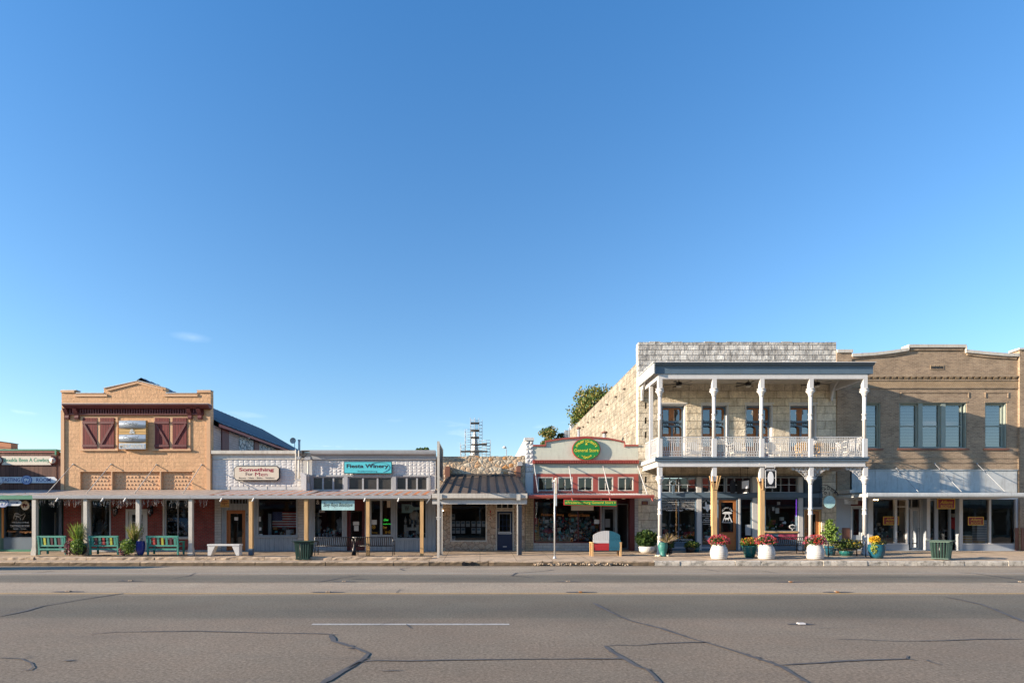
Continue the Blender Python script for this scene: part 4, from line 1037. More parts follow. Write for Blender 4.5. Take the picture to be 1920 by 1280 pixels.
# ================================================================== 2: WHITE TIN FRONT
B = thing('white_tin_storefront', 'low white storefront with rock-faced tin wall, rusty canopy and an orange framed door', 'building', (X(480), 30, .09))
x0, x1 = X(398), X(568)
gy = 30.0
dr = (X(425), X(460), .1, Z(956)); tr = RC(430, 934.5, 465, 944.5); w1 = RC(482, 932, 558, 1005)
b = MB(); b.wall(X(403) + .003, x1, .0, 3.3, gy, .25, [dr, w1, tr]); b.build('lower_wall', 'grey_wall', B)
b = MB(); b.box(X(403) + .005, X(415), gy - .04, gy - .002, .0, 3.25); b.build('painted_stone', 'whitestone', B)
b = MB(); b.box(X(558) + .02, X(571), gy - .04, gy - .002, .0, 3.25); b.build('painted_stone', 'whitestone', B)
b = MB(); b.wall(x0 + .002, x1, 3.3, Z(846), gy, .3); b.build('upper_wall', 'tin', B)
b = MB(); b.tin(x0 + .01, x1 - .01, Z(912), Z(861.5), gy - .004, .28, .155, .012, seed=4); b.build('tin_panels', 'tin', B)
b = MB(); b.prismX([(gy - .003, Z(852.5)), (gy - .10, Z(852)), (gy - .16, Z(850)), (gy - .16, Z(846)), (gy + .32, Z(846)), (gy + .32, Z(846) + .03), (gy - .18, Z(846) + .03), (gy - .18, Z(851)), (gy - .003, Z(853))], x0 + .004, x1)
b.box(x0 + .004, x1, gy - .05, gy - .003, Z(861), Z(859.8)); b.build('cornice', 'offwhite', B)
b = MB(); [b.box(X(q), X(q) + .03, gy - .012, gy - .002, 3.32, Z(912)) for q in (430, 465, 500, 535)]; b.build('seams', 'offwhite', B)
wdw = window(B, w1, gy, .07, 'grey_trim')
b = MB(); b.box(w1[0] - .05, w1[1] + .05, gy - .1, gy - .022, w1[2] - .07, w1[2]); b.build('window_sill', 'grey_trim', B)
window(B, tr, gy, .03, 'grey_trim', 6, 1, bar=.025, name='transom')
d = door(B, dr, gy, 'door_wood', .12, .32, frame='door_wood', fw=.05)
b = MB(); b.box(X(439), X(446), gy + .03, gy + .04, Z(975), Z(969)); b.build('paper_notice', 'paper', d)
interior(B, X(404), X(567))
hull(B, x0 + .02, x1, Z(852), 42)
for q in ('157',): letters(B, 'house_number', [('1', X(463.5), Z(964), .05, .1, gy - .03), ('5', X(463.5), Z(970), .07, .1, gy - .03), ('7', X(463.5), Z(976), .07, .1, gy - .03)], 'txt_black')
letters(B, 'painted_number', [('57', X(409), Z(972), .2, .17, gy - .046)], 'grey')
awning(B, X(392, YF) + .004, X(574, YF), gy - .19, Z(919.5), YF, ZG1 + .02, ['awn_rust', 'awn_rust2'], .46, .03)
gutter(B, X(359, YF), X(574, YF), YF, ZG0, ZG1, spouts=(417, 477))
tpost(B, X(471, PY), PY, .02, ZG0 + .05, .17, 'post_wood', False)
b = MB(); b.box(X(471, PY) - .1, X(471, PY) + .1, PY - .1, PY + .1, .0, .32); b.build('post_foot', 'slate', B)
tpost(B, X(574.5, PY), PY, .02, ZG0 + .05, .17, 'post_wood', False)
# the sign
def chamfer_board(name, label, a, c, e, g_, y, ch, mat, bmat):
    S = thing(name, label, 'sign', ((a + c) / 2, y, e))
    P = lambda k: [(a + ch - k * .4, e - k), (c - ch + k * .4, e - k), (c + k, e + ch - k * .4), (c + k, g_ - ch + k * .4), (c - ch + k * .4, g_ + k), (a + ch - k * .4, g_ + k), (a - k, g_ - ch + k * .4), (a - k, e + ch - k * .4)]
    b = MB(); b.prismY(P(.03), y - .03, y + .06); b.build('border', bmat, S)
    b = MB(); b.prismY(P(-.01), y - .045, y - .031); b.build('board', mat, S)
    return S
a, c, e, g_ = RC(442.5, 874.5, 525.5, 900)
S = chamfer_board('shop_sign', 'cream eight-sided sign with red lettering on the white tin wall', a, c, e, g_, 29.85, .12, 'sign_cream', 'txt_black')
letters(S, 'lettering', [('Something', X(483.5), Z(881.5), 65 / 35.7, 8.2 / 35.7, 29.8, dict(bold=.05)), ('Men', X(492.5), Z(889.2), 23 / 35.7, 7 / 35.7, 29.8)], 'txt_maroon')
letters(S, 'small_lettering', [('For', X(470), Z(888.7), 13 / 35.7, 6.2 / 35.7, 29.8)], 'maroon')
letters(S, 'trade_lettering', [('Boots - Hats - Belts - Wallets', X(484), Z(896.2), 66 / 35.7, 3 / 35.7, 29.8, dict(bold=.012))], 'txt_black')
S = thing('hanging_sign', 'small wooden sign with red lettering hanging over the orange framed door', 'sign', (X(421.5, 28.6), 28.6, Z(943, 28.6)))
b = MB(); b.box(X(413.5, 28.6), X(429.5, 28.6), 28.58, 28.62, Z(950.5, 28.6), Z(936.5, 28.6)); b.build('board', 'oldwood', S)
letters(S, 'lettering', [('BOOTS', X(421.5, 28.6), Z(940, 28.6), .3, .08, 28.57, dict(bold=.03)), ('HATS', X(421.5, 28.6), Z(944.5, 28.6), .24, .06, 28.57, dict(bold=.02))], 'txt_maroon')
b = MB(); b.tube([(X(421.5, 28.6), 28.6, Z(937, 28.6)), (X(421.5, 28.6), 28.6, 3.1)], .008, 4); b.build('hanger', 'black', S)
# flag and display figures behind the glass
fx0, fx1, fz0, fz1 = X(511, 30.9), X(558, 30.9), Z(990, 30.9), Z(959, 30.9)
S = thing('stars_and_stripes_flag', 'large red, white and blue flag hung behind the shop window', 'flag', (fx0, 30.9, fz0))
H = (fz1 - fz0) / 13
b = MB()
def wv(x): return 30.9 + .03 * math.sin(x * 9)
def fl(mb, xa_, xb_, z0_, z1_, m, dy=0):
    n_ = 12
    for i in range(n_):
        a_, c_ = xa_ + (xb_ - xa_) * i / n_, xa_ + (xb_ - xa_) * (i + 1) / n_; mb.quad((a_, wv(a_) + dy, z0_), (c_, wv(c_) + dy, z0_), (c_, wv(c_) + dy, z1_), (a_, wv(a_) + dy, z1_), m)
for k in range(13): fl(b, fx0, fx1, fz1 - (k + 1) * H, fz1 - k * H, k % 2)
b.build('stripes', ['flag_red', 'txt_white'], S)
cx1 = fx0 + (fx1 - fx0) * .4
b = MB(); fl(b, fx0, cx1, fz1 - 7 * H, fz1, 0, -.01); o = b.build('blue_field', 'navy', S)
b = MB()
for j in range(9):
    for i in range(6 if j % 2 == 0 else 5):
        sx = fx0 + (cx1 - fx0) * (i + (.5 if j % 2 == 0 else 1)) / 6; sz = fz1 - 7 * H * (j + .5) / 9; s_ = .014
        b.quad((sx - s_, wv(sx) - .02, sz), (sx, wv(sx) - .02, sz - s_), (sx + s_, wv(sx) - .02, sz), (sx, wv(sx) - .02, sz + s_))
b.build('stars', 'txt_white', o)
S = MB(); S.box(X(504, 30.7), X(510, 30.7), 30.6, 30.7, .9, Z(962, 30.7)); S.build('shirt_stand', 'pale_blue', origin=(X(507, 30.7), 30.65, .9), label='tall pale blue banner beside the flag in the shop window', cat='banner')
def papers(lst, label, cat, mat='paper', y=30.05, name='window_notice', grp=None):
    for i, (q0, p0, q1, p1) in enumerate(lst):
        b = MB(); b.box(X(q0, y), X(q1, y), y, y + .006, Z(p1, y), Z(p0, y)); b.build(name, mat, origin=(X((q0 + q1) / 2, y), y, Z(p1, y)), label=label if isinstance(label, str) else label[i], cat=cat, group=grp)
papers([(484, 968, 489, 977), (482.5, 988, 490, 994), (484, 1000.5, 492, 1003.5)], ['tall paper notice in the lower left of the flag window', 'white card above the sill at the left of the flag window', 'flat white card on the sill left of the flag window'], 'notice')
# merchandise of many kinds, crowded low behind the windows
GM = ['grey', 'fl_pink', 'pale_blue', 'txt_orange', 'sign_white', 'b_red', 'txt_white', 'slate', 'pot_teal', 'sign_cream', 'sign_turq', 'black']
def goods(q0, p0, q1, p1, n, seed, label, y0=30.5, y1=31.3, big=1.0, name='shop_goods'):
    rg = random.Random(seed); b = MB()
    for k in range(n):
        y = rg.uniform(y0, y1); x_ = X(rg.uniform(q0, q1), y); z_ = Z(p1 - (p1 - p0) * rg.random() ** 1.6, y); m = rg.randrange(len(GM)); s_ = rg.uniform(.04, .12) * big
        t_ = rg.random()
        if t_ < .4: b.box(x_ - s_, x_ + s_, y - s_ * .7, y + s_ * .7, z_, z_ + s_ * rg.uniform(.8, 2.6), m)
        elif t_ < .7: b.lathe(x_, y, [(s_ * .5, z_), (s_ * .9, z_ + s_), (s_ * .3, z_ + s_ * 1.9), (s_ * .4, z_ + s_ * 2.2)], 7, m)
        else: b.ball((x_, y, z_ + s_), s_ * .8, 7, m)
    b.box(X(q0, y1), X(q1, y1), y0, y1 + .1, Z(p1, y0) - .06, Z(p1, y0) - .01, 11)
    return b.build(name, GM, label=label, kind='stuff', origin=(0, 0, 0))
goods(515, 992, 556, 1003, 26, 11, None, name='shop_goods')

# ================================================================== 3: WHITE FRONT WITH THE WINE SHOP
B = thing('grey_trim_storefront', 'low white and grey storefront with nine transom panes above a rusty canopy', 'building', (X(690), 30, .09))
x0, x1 = X(568) + .004, X(817)
trs = [RC(586, 893.5, 644, 920), RC(653, 893.5, 735, 920), RC(743, 893.5, 801, 920)]
wl_ = [RC(588, 932, 643.5, 1008), RC(694, 936, 735, 1004), RC(742.5, 936, 800, 1010)]
dr = (X(650), X(684), .1, Z(933))
b = MB(); b.wall(x0, x1, .0, 3.2, gy, .25, wl_ + [dr]); b.build('lower_wall', 'grey_wall', B)
b = MB(); b.wall(x0, x1, 3.2, Z(848), gy, .3, trs); b.build('upper_wall', 'white', B)
b = MB(); b.tin(X(585), X(814), Z(891), Z(862), gy - .004, .22, .15, .017, seed=9); b.build('tin_panels', 'tin', B)
b = MB(); b.prismX([(gy - .003, Z(862)), (gy - .1, Z(861.5)), (gy - .12, Z(854)), (gy - .3, Z(852)), (gy - .34, Z(848)), (gy - .34, Z(846)), (gy + .32, Z(846)), (gy - .003, Z(848))], X(584), x1 + .02)
b.box(x0, X(817), gy - .35, gy + .33, Z(846) + .002, Z(846) + .03); cor = b.build('cornice', 'grey', B)
b = MB(); b.frame(X(583), X(806), Z(921.5), Z(890.5), gy - .06, gy - .022, .07); [b.box(X(q) - .1, X(q) + .1, gy - .055, gy - .021, Z(921.5) + .07, Z(890.5) - .07) for q in (648.5, 739)]; b.build('transom_frame', 'grey', B)
for rc in trs: window(B, rc, gy, .05, 'grey', 3, 1, bar=.09, name='transom', proud=.0, pane='dark_pane')
b = MB(); b.box(x0 + .1, X(816), gy - .05, gy - .003, 3.22, 3.3); b.build('sill_board', 'white', B)
wds = [window(B, wl_[0], gy, .06, 'grey_trim'), window(B, wl_[1], gy, .06, 'grey_trim', 2, bar=.12), window(B, wl_[2], gy, .06, 'grey_trim')]
b = MB(); b.box(wl_[2][0] - .04, wl_[2][1] + .04, gy - .08, gy - .022, wl_[2][2] - .06, wl_[2][2]); b.build('window_sill', 'grey_trim', B)
d = door(B, dr, gy + .1, 'dark_red', .1, .5, frame='dark_red', fw=.07, top=.6)
b = MB(); b.box(X(661), X(672.5), gy + .12, gy + .13, Z(984), Z(977.3)); b.box(X(663), X(671.5), gy + .12, gy + .13, Z(995), Z(985)); b.build('paper_notice', 'paper', d)
letters(wds[0], 'window_script', [('&', X(595.5), Z(941), .16, .22, gy + .05), ('Gifts', X(603), Z(958), .3, .14, gy + .05, dict(shear=.4))], 'txt_white')
letters(wds[1], 'window_script', [('Wine', X(719), Z(988), .32, .16, gy + .05, dict(shear=.4, bold=.03)), ('to Go', X(728), Z(996.5), .34, .16, gy + .05, dict(shear=.4, bold=.03)), ('Tasting', X(701.5), Z(998), .32, .08, gy + .05, dict(bold=.02))], 'txt_gold')
letters(wds[1], 'neon_script', [('Give', X(723.5), Z(974), .24, .12, gy + .05, dict(shear=.4, bold=.02)), ('the gift of wine', X(725.5), Z(982), .42, .08, gy + .05, dict(shear=.3, bold=.03))], 'green_neon')
b = MB()
for k in range(16):
    a0, a1 = k * math.pi / 8, (k + 1) * math.pi / 8; cx, cz = X(700), Z(987.5); b.add([(cx + r_ * math.cos(t_), gy + .05, cz + r_ * math.sin(t_)) for r_, t_ in ((.1, a0), (.1, a1), (.075, a1), (.075, a0))], [(0, 1, 2, 3)])
b.bar((X(698), gy + .05, Z(989)), (X(702), gy + .05, Z(986)), .02); b.bar((X(698), gy + .05, Z(986)), (X(702), gy + .05, Z(989)), .02); b.build('round_mark', 'txt_gold', wds[1])
papers([(696, 974, 706.5, 983)], 'square paper notice left of the yellow window writing', 'notice')
papers([(725.5, 934, 732, 951)], 'narrow tall poster at the top of the window beside the second timber post', 'poster', 'sign_cream')
# mint W and bottle board, hanging in the right window
S = thing('bottle_sign', 'mint green sign with a letter W and a lying wine bottle in the right window', 'sign', (X(768), 30.5, Z(955, 30.5)))
b = MB(); a = lambda px: X(px, 30.5); z_ = lambda py: Z(py, 30.5)
b.prismY([(a(753), z_(961)), (a(753), z_(944.5)), (a(768), z_(944.5)), (a(771), z_(946)), (a(776), z_(949.5)), (a(787), z_(950.5)), (a(787), z_(955)), (a(776), z_(956)), (a(771), z_(961))], 30.5, 30.53); b.build('board', 'sign_mint', S)
letters(S, 'lettering', [('W', a(763), z_(952.5), .22, .28, 30.49, dict(bold=.02))], 'txt_black')
# pale fairy-tale castle ornament: a plain generic one
S = thing('castle_ornament', 'pale castle-like ornament with four pointed towers standing in the right window', 'ornament', (X(773, 30.7), 30.7, Z(1008, 30.7)))
b = MB(); a = lambda px: X(px, 30.7); z_ = lambda py: Z(py, 30.7)
b.box(a(758), a(763), 30.6, 30.8, z_(1008), z_(983)); b.box(a(781), a(785.5), 30.6, 30.8, z_(1008), z_(983)); b.box(a(763), a(781), 30.65, 30.75, z_(994), z_(988)); b.box(a(763), a(766), 30.62, 30.78, z_(1003), z_(988)); b.box(a(772), a(776), 30.62, 30.78, z_(988), z_(981)); b.build('walls', 'offwhite', S)
for q, p0, p1, r_ in ((760.5, 982, 967, .07), (769, 982, 970, .05), (776, 983, 974, .045), (783.5, 982, 968, .07)):
    b = MB(); b.lathe(a(q), 30.7, [(r_ * .8, z_(p0)), (r_ * .75, z_(p0) + .12), (r_ * 1.2, z_(p0) + .13), (.004, z_(p1))], 10); b.build('tower', 'offwhite', S)
S = MB(); S.ball((X(777, 31), 31, Z(966, 31)), .28, 12, 0, (1, .3, .9)); S.build('round_lampshade', 'sign_cream', origin=(X(777, 31), 31, Z(966, 31)), label='large pale round shade behind the castle ornament', cat='lamp shade')
# clothes figures in the boutique window
def bust(x_, y, z0, h_, mat, label, hat=False, grp=None):
    S = thing('shop_mannequin', label, 'mannequin', (x_, y, z0), grp)
    b = MB(); k = h_ / .8
    b.lathe(x_, y, [(.02, z0), (.02, z0 + .1 * k), (.14 * k, z0 + .12 * k), (.16 * k, z0 + .3 * k), (.13 * k, z0 + .42 * k), (.19 * k, z0 + .6 * k), (.17 * k, z0 + .68 * k), (.05 * k, z0 + .72 * k), (.045 * k, z0 + .8 * k)], 12, sq=.6); b.build('torso', mat, S)
    if hat: b = MB(); b.lathe(x_, y, [(.2 * k, z0 + .82 * k), (.2 * k, z0 + .84 * k), (.09 * k, z0 + .85 * k), (.08 * k, z0 + .95 * k), (.01, z0 + .96 * k)], 12); b.build('hat', 'sign_cream', S)
    return S
bust(X(595, 30.7), 30.7, Z(1003, 30.7), 1.0, 'offwhite', 'dress form in a pale top at the left of the boutique window', True)
bust(X(638, 30.7), 30.7, Z(1000, 30.7), .9, 'pale_blue', 'dress form in pale blue at the right of the boutique window')
b = MB()
for k in range(5):
    q = 597 + 7 * k; b.box(X(q, 30.4), X(q + 4, 30.4), 30.38, 30.5, Z(1006, 30.4), Z(999.5, 30.4))
b.build('shop_goods', 'pale_blue', kind='stuff')
goods(594, 990, 641, 1003, 60, 12, None, 30.5, 31.0, .7)
goods(745, 998, 797, 1007, 34, 13, None, 30.4, 31.0, .6)
interior(B, X(570), X(816))
hull(B, x0, x1, Z(852), 42)
awning(B, X(574, YF) + .004, X(808, YF), gy - .06, Z(921.3), YF, ZG1 + .02, ['awn_rust', 'awn_rust2'], .46, .03)
gutter(B, X(574, YF) + .003, X(808, YF), YF, ZG0, ZG1, spouts=(686, 749))
b = MB(); b.bar((X(806, YF), YF - .1, ZG0), (X(800, YF), YF - .15, ZG0 - .22), .03); b.build('gutter_strap', 'white', B)
for q in (690, 791): tpost(B, X(q, PY), PY, .02, ZG0 + .05, .165, 'post_wood', False)
a, c, e, g_ = RC(646.5, 865.5, 736, 888)
S = thing('shop_sign', 'bright turquoise sign with dark lettering on the white tin wall', 'sign', ((a + c) / 2, 29.8, e))
b = MB(); b.box(a, c, 29.82, 29.88, e, g_); b.build('border', 'txt_black', S)
b = MB(); b.box(a + .03, c - .03, 29.80, 29.818, e + .03, g_ - .03); b.build('board', 'sign_turq', S)
letters(S, 'lettering', [('Fiesta Winery', X(690.5), Z(875), 78 / 35.7, 9.5 / 35.7, 29.795, dict(bold=.05)), ('Fredericksburg', X(690.5), Z(884.2), 36 / 35.7, 3.2 / 35.7, 29.795, dict(bold=.012))], 'txt_black')
b = MB(); b.tube([(X(712) + .55 * math.cos(t_), 29.79, Z(876.5) + .26 * math.sin(t_)) for t_ in [k * .3 - 1.2 for k in range(14)]], .008, 4); b.build('flourish', 'slate', S)
yb_ = 27.55
S = thing('hanging_sign', 'mottled mint and white boutique sign hanging under the rusty canopy', 'sign', (X(634, yb_), yb_, Z(956, yb_)))
b = MB(); b.box(X(603, yb_), X(664.5, yb_), yb_, yb_ + .04, Z(956, yb_), Z(937.5, yb_)); b.build('board', 'sign_mint', S)
letters(S, 'lettering', [('Savy Rays Boutique', X(633.5, yb_), Z(946.5, yb_), 54 / 38.2, 9 / 38.2, yb_ - .01, dict(bold=.012, shear=.3))], 'txt_black')
for q in (607, 660): b = MB(); b.tube([(X(q, yb_), yb_ + .02, Z(938, yb_)), (X(q, yb_), yb_ + .02, 3.0)], .008, 4); b.build('hanger', 'black', S)
S = MB(); q = X(545, 28.5); S.lathe(q, 28.5, [(.03, 2.95), (.06, 2.9), (.12, 2.82), (.13, 2.8), (.01, 2.78)], 10); S.build('canopy_lamp', 'white', origin=(q, 28.5, 2.9), label='small white lamp under the rusty canopy above the flag window', cat='lamp')
# electrical service: pipes, weather heads, meter box
S = thing('electric_service', 'white conduits, junction boxes and cables climbing the wall between the two white storefronts', 'electrical conduits', (X(565), 29.8, Z(915)))
for q, p0, p1, r_ in ((557.3, 899, 843, .035), (563.3, 900, 845, .04), (580.5, 918, 858, .045)):
    b = MB(); b.tube([(X(q), 29.78, Z(p0)), (X(q), 29.78, Z(p1))], r_, 8); b.build('conduit', 'offwhite', S)
for q0, p0, q1, p1 in ((560, 857.5, 567, 862), (575, 857.5, 585.5, 863), (579.5, 906, 584, 920)):
    b = MB(); b.box(X(q0), X(q1), 29.66, 29.82, Z(p1), Z(p0)); b.build('junction_box', 'grey', S)
b = MB(); b.prismY([(X(569), Z(917)), (X(569), Z(893)), (X(567.5), Z(890)), (X(567.5), Z(887)), (X(574), Z(887.5)), (X(579), Z(892)), (X(579), Z(922))], 29.55, 29.97); b.build('duct', 'tin', S)
b = MB(); b.box(X(559), X(570), 29.7, 29.9, Z(902), Z(898.5)); b.build('cross_bracket', 'grey', S)
for k in range(7):
    q = 565 + k * 2.2; b = MB(); b.tube([(X(q), 29.7, Z(846 + k % 3)), (X(q + 2), 29.6, Z(852)), (X(q + 4 - k), 29.65, Z(857)), (X(571), 29.72, Z(859))], .012, 5); b.build('cable', 'black', S)
# satellite dish and vent pipe on the roof behind
S = thing('satellite_dish', 'small round grey satellite dish on a mast above the white parapet', 'satellite dish', (X(552, 33), 33, 5.0))
b = MB(); b.tube([(X(553, 33), 33, 4.8), (X(552.5, 33), 33, Z(829, 33))], .02, 6); b.build('mast', 'galv', S)
b = MB(); b.lathe(0, 0, [(.001, 0), (.1, .01), (.17, .05), (.175, .05), (.1, .02), (.001, .015)], 16); b.v = [(X(550, 33) + v[0], 32.97 - v[2], Z(826, 33) + v[1]) for v in b.v]; b.build('dish', 'grey', S)
S = MB(); S.tube([(X(561, 32), 32, 4.9), (X(561, 32), 32, Z(824.5, 32))], .06, 10); S.lathe(X(561, 32), 32, [(.08, Z(826, 32)), (.08, Z(824, 32)), (.01, Z(823.8, 32))], 10); S.build('vent_pipe', 'gutter', origin=(X(561, 32), 32, 4.9), label='grey vent pipe standing right of the satellite dish', cat='vent pipe')

# ================================================================== projecting louvred sign on its pole
S = thing('projecting_sign_pole', 'tall pale pole at the kerb carrying a slatted panel that runs back to the wall', 'sign pole', (X(822, 26.4), 26.4, zwalk(-1, 26.4)))
px_ = X(822, 26.4)
b = MB(); b.box(px_ - .055, px_ + .055, 26.345, 26.455, zwalk(-1, 26.4) - .03, Z(827, 26.4)); b.build('pole', 'offwhite', S)
b = MB(); zt_, zb_ = Z(828, 26.4), Z(895, 26.4)
b.box(px_ - .04, px_ + .04, 26.46, 29.3, zt_ - .07, zt_); b.box(px_ - .04, px_ + .04, 26.46, 29.3, zb_, zb_ + .07); b.box(px_ - .04, px_ + .04, 29.23, 29.3, zb_ + .07, zt_ - .07); b.build('panel_frame', 'offwhite', S)
b = MB()
for k in range(20):
    z_ = zb_ + .12 + k * (zt_ - zb_ - .2) / 20; b.box(px_ - .03, px_ + .03, 26.46, 29.23, z_, z_ + .03)
b.build('slats', 'slate_dark', S)
b = MB(); zq = Z(971, 26.4); b.bar((px_ - .12, 26.38, zq + .05), (px_ + .12, 26.38, zq - .03), .03); b.bar((px_ + .12, 26.36, zq + .06), (px_ - .1, 26.36, zq - .04), .03); b.build('clamp', 'white', S)

# ================================================================== 4: RUBBLE STONE SHOP
B = thing('rubble_stone_storefront', 'small tan rubble stone shop with brown metal awning roof and a navy blue door', 'building', (X(900), 30, .09))
x0, x1 = X(818.5), X(984.5)
w1 = RC(844.5, 936, 913, 1015); dr = (X(929.5), X(963.5), .1, Z(955.5)); tr = RC(930, 937, 963, 953.5)
b = MB(); b.wall(x0, x1, .0, 3.35, gy, .3, [w1, dr, tr]); b.build('lower_wall', 'block_tan', B)
b = MB(); rg = random.Random(2); zb_ = 3.35; P = [(x0, zb_), (x1, zb_)]
n = 26
for i in range(n + 1): P.append((x1 - (x1 - x0) * i / n, Z(855) + rg.uniform(-.05, .05) - (0 if i < n - 2 else .04)))
b.prismY(P, gy + .02, gy + .42); b.build('upper_wall', 'rubble', B)
b = MB(); b.box(x0, x1, gy + .43, gy + .5, Z(858), Z(853.6)); b.build('parapet_flashing', 'roof_dark', B)
wdw = window(B, w1, gy, .07, 'offwhite')
for i, (q, p) in enumerate([(845.5, 963.5), (846, 976.5), (855, 976.5), (864, 976.5), (873.5, 976.5), (884, 976.5), (894, 976.5), (903.5, 976.5), (846, 989), (855, 989), (864.5, 989), (884, 989), (894, 989), (846, 1004.5)]):
    S = thing('listing_card', 'faint pale listing card in the dark stone shop window, ' + ['alone above the two rows', 'first of the upper row', 'second of the upper row', 'third of the upper row', 'fourth of the upper row', 'fifth of the upper row', 'sixth of the upper row', 'last of the upper row', 'first of the lower row', 'second of the lower row', 'third of the lower row', 'fourth of the lower row', 'last of the lower row', 'alone at the bottom left'][i], 'card', (X(q + 3.5, 30.2), 30.2, Z(p + 10, 30.2)), 'listing cards in the stone shop window')
    b = MB(); b.box(X(q, 30.2), X(q + 7.6, 30.2), 30.2, 30.21, Z(p + 10.5, 30.2), Z(p, 30.2)); b.build('card', 'listing' if 'listing' in M else 'grey', S)
    b = MB(); b.box(X(q + 1, 30.2), X(q + 6.6, 30.2), 30.19, 30.199, Z(p + 5, 30.2), Z(p + 1, 30.2)); b.build('photo', 'slate', S)
window(B, tr, gy, .05, 'offwhite', 3, 1, name='transom')
d = door(B, dr, gy, 'blue_door', .1, .95, 3, 3, frame='offwhite', fw=.07, handle='left', hm='galv')
b = MB(); c_ = (dr[0] + dr[1]) / 2; b.frame(dr[0] + .17, dr[1] - .17, .1 + .95 + .02, dr[3] - .18, gy + .02, gy + .038, .02); b.box(c_ - .1, c_ + .1, gy + .02, gy + .039, .28, .33); b.build('mail_slot', 'galv', d); b = MB(); b.prismY([(c_ + sx_, z) for sx_, z in ((-.32, .96), (.32, .96), (.36, 1.0), (.32, 1.07), (-.32, 1.07), (-.36, 1.0))], gy + .022, gy + .039); b.build('door_plaque', 'galv', d)
letters(d, 'plaque_lettering', [('REALTY OFFICE', c_, 1.015, .55, .04, gy + .018, dict(bold=.01))], 'txt_black')
interior(B, X(820), X(983))
hull(B, x0 + .01, x1 - .01, Z(858), 40, y0=30.5)
# pent roof of standing seam metal
yr, zr, yw_, zw_ = 27.35, Z(925.5, 27.35), 29.98, Z(891.5, 29.98)
ra, rb, rc_, rd = X(821, 27.35), X(987, 27.35), X(842, 29.98), X(969, 29.98)
b = MB()
b.quad((ra, yr, zr), (rb, yr, zr), (rd, yw_, zw_), (rc_, yw_, zw_))
b.add([(ra, yr, zr), (rc_, yw_, zw_), (ra, yw_, zr + .05)], [(0, 1, 2)]); b.add([(rb, yr, zr), (rd, yw_, zw_), (rb, yw_, zr + .05)], [(0, 2, 1)])
b.build('pent_roof', 'roof_brown', B)
b = MB()
for k in range(1, 9):
    t_ = k / 9; p = Vector((ra + (rb - ra) * t_, yr, zr + .02)); q = Vector((rc_ + (rd - rc_) * t_, yw_, zw_ + .02)); b.bar(p, q, .035, .06)
b.bar((ra, yr, zr + .02), (rc_, yw_, zw_ + .02), .10, .06); b.bar((rb, yr, zr + .02), (rd, yw_, zw_ + .02), .10, .06); b.box(rc_ - .05, rd + .05, 29.9, 29.985, zw_ - .02, zw_ + .09)
b.build('roof_seams', 'roof_dark', B)
for q0, q1 in ((835, 844), (967.5, 975.5)): b = MB(); b.box(X(q0), X(q1), 29.7, 30.015, Z(897), Z(875)); b.build('roof_bracket', 'browndado', B)
letters(B, 'house_number', [('1', X(919.5), Z(959), .06, .13, 29.98), ('4', X(919.5), Z(965.5), .09, .13, 29.98), ('4', X(919.5), Z(972), .09, .13, 29.98)], 'txt_maroon')
b = MB(); b.box(X(970), X(979), 29.75, 30.018, Z(873.5), Z(866)); b.build('floodlight', 'grey', B)
b = MB(); b.prismX([(yr - .1, zr + .02), (yr - .1, zr - .2), (yr - .04, zr - .24), (yr + .05, zr - .24), (yr + .05, zr + .0)], X(810, yr), X(988.5, yr)); b.box(X(822, yr), X(829, yr), yr - .16, yr - .105, zr - .26, zr - .02); b.box(X(968, yr), X(975.5, yr), yr - .16, yr - .105, zr - .3, zr - .02); b.build('box_gutter', 'offwhite', B)
b = MB(); b.wall(X(810.5, 27.5), X(988, 27.5), Z(944.5, 27.5), zr - .245, 27.46, .06); b.quad((X(811, 27.5), 27.53, zr - .3), (X(988, 27.5), 27.53, zr - .3), (X(988, 27.5), 29.99, zr - .28), (X(811, 27.5), 29.99, zr - .28)); b.build('fascia', 'white', B)
for q, dx in ((825.5, 0), (974.5, 0)):
    c_ = X(q, 27.6); b = MB(); b.box(c_ - .09, c_ + .1, 27.55, 27.73, -.02, Z(944, 27.6)); b.build('post', 'dark_post', B)
for q in (829, 970): c_ = X(q, 27.5); b = MB(); b.box(c_ - .02, c_ + .02, 27.48, 27.53, -.01, Z(944, 27.5)); b.build('downpipe', 'offwhite', B)
L = thing('wall_lamp', 'small lit warm lamp under the canopy at the left of the stone shop window', 'lamp', (X(830.5, 29.7), 29.75, Z(957, 29.75)))
b = MB(); b.box(X(829, 29.75), X(832, 29.75), 29.75, 29.99, Z(958.5, 29.75), Z(957.5, 29.75)); b.build('bracket', 'black', L); b = MB(); b.ball((X(830.5, 29.75), 29.75, Z(956.5, 29.75)), .035, 8); b.build('bulb', 'bulb', L)

# ================================================================== 5: GENERAL STORE
B = thing('general_store_building', 'cream stucco store with brick red trim, five small upper windows and a red edged canopy', 'building', (X(1098), 30, .09))
x0, x1 = X(1000), X(1197) - .01
b = MB(); b.wall(X(985), X(1000) - .002, .0, Z(826), gy - .01, .35); b.box(X(985) - .05, X(1000) + .03, gy - .1, gy + .4, Z(825.9), Z(820.3)); b.build('side_pier', 'tin', B)
b = MB(); b.tin(X(985) + .01, X(1000) - .01, Z(885), Z(826), gy - .014, .2, .24, .045, seed=3); b.build('pier_blocks', 'tin', B)
tws = [RC(q0, 894, q1, 920) for q0, q1 in ((1008, 1037), (1045.5, 1073.5), (1083, 1111.5), (1121, 1149.5), (1158, 1187.5))]
b = MB(); zq = Z(836)
b.wall(x0, x1, 3.15, zq, gy, .3, tws)
b.prismY([(X(1023), zq), (X(1171), zq), (X(1171), Z(829)), (X(1140), Z(823)), (X(1097), Z(820)), (X(1055), Z(823)), (X(1023), Z(828.5))], gy + .001, gy + .29)
b.build('wall', 'cream', B)
b = MB()
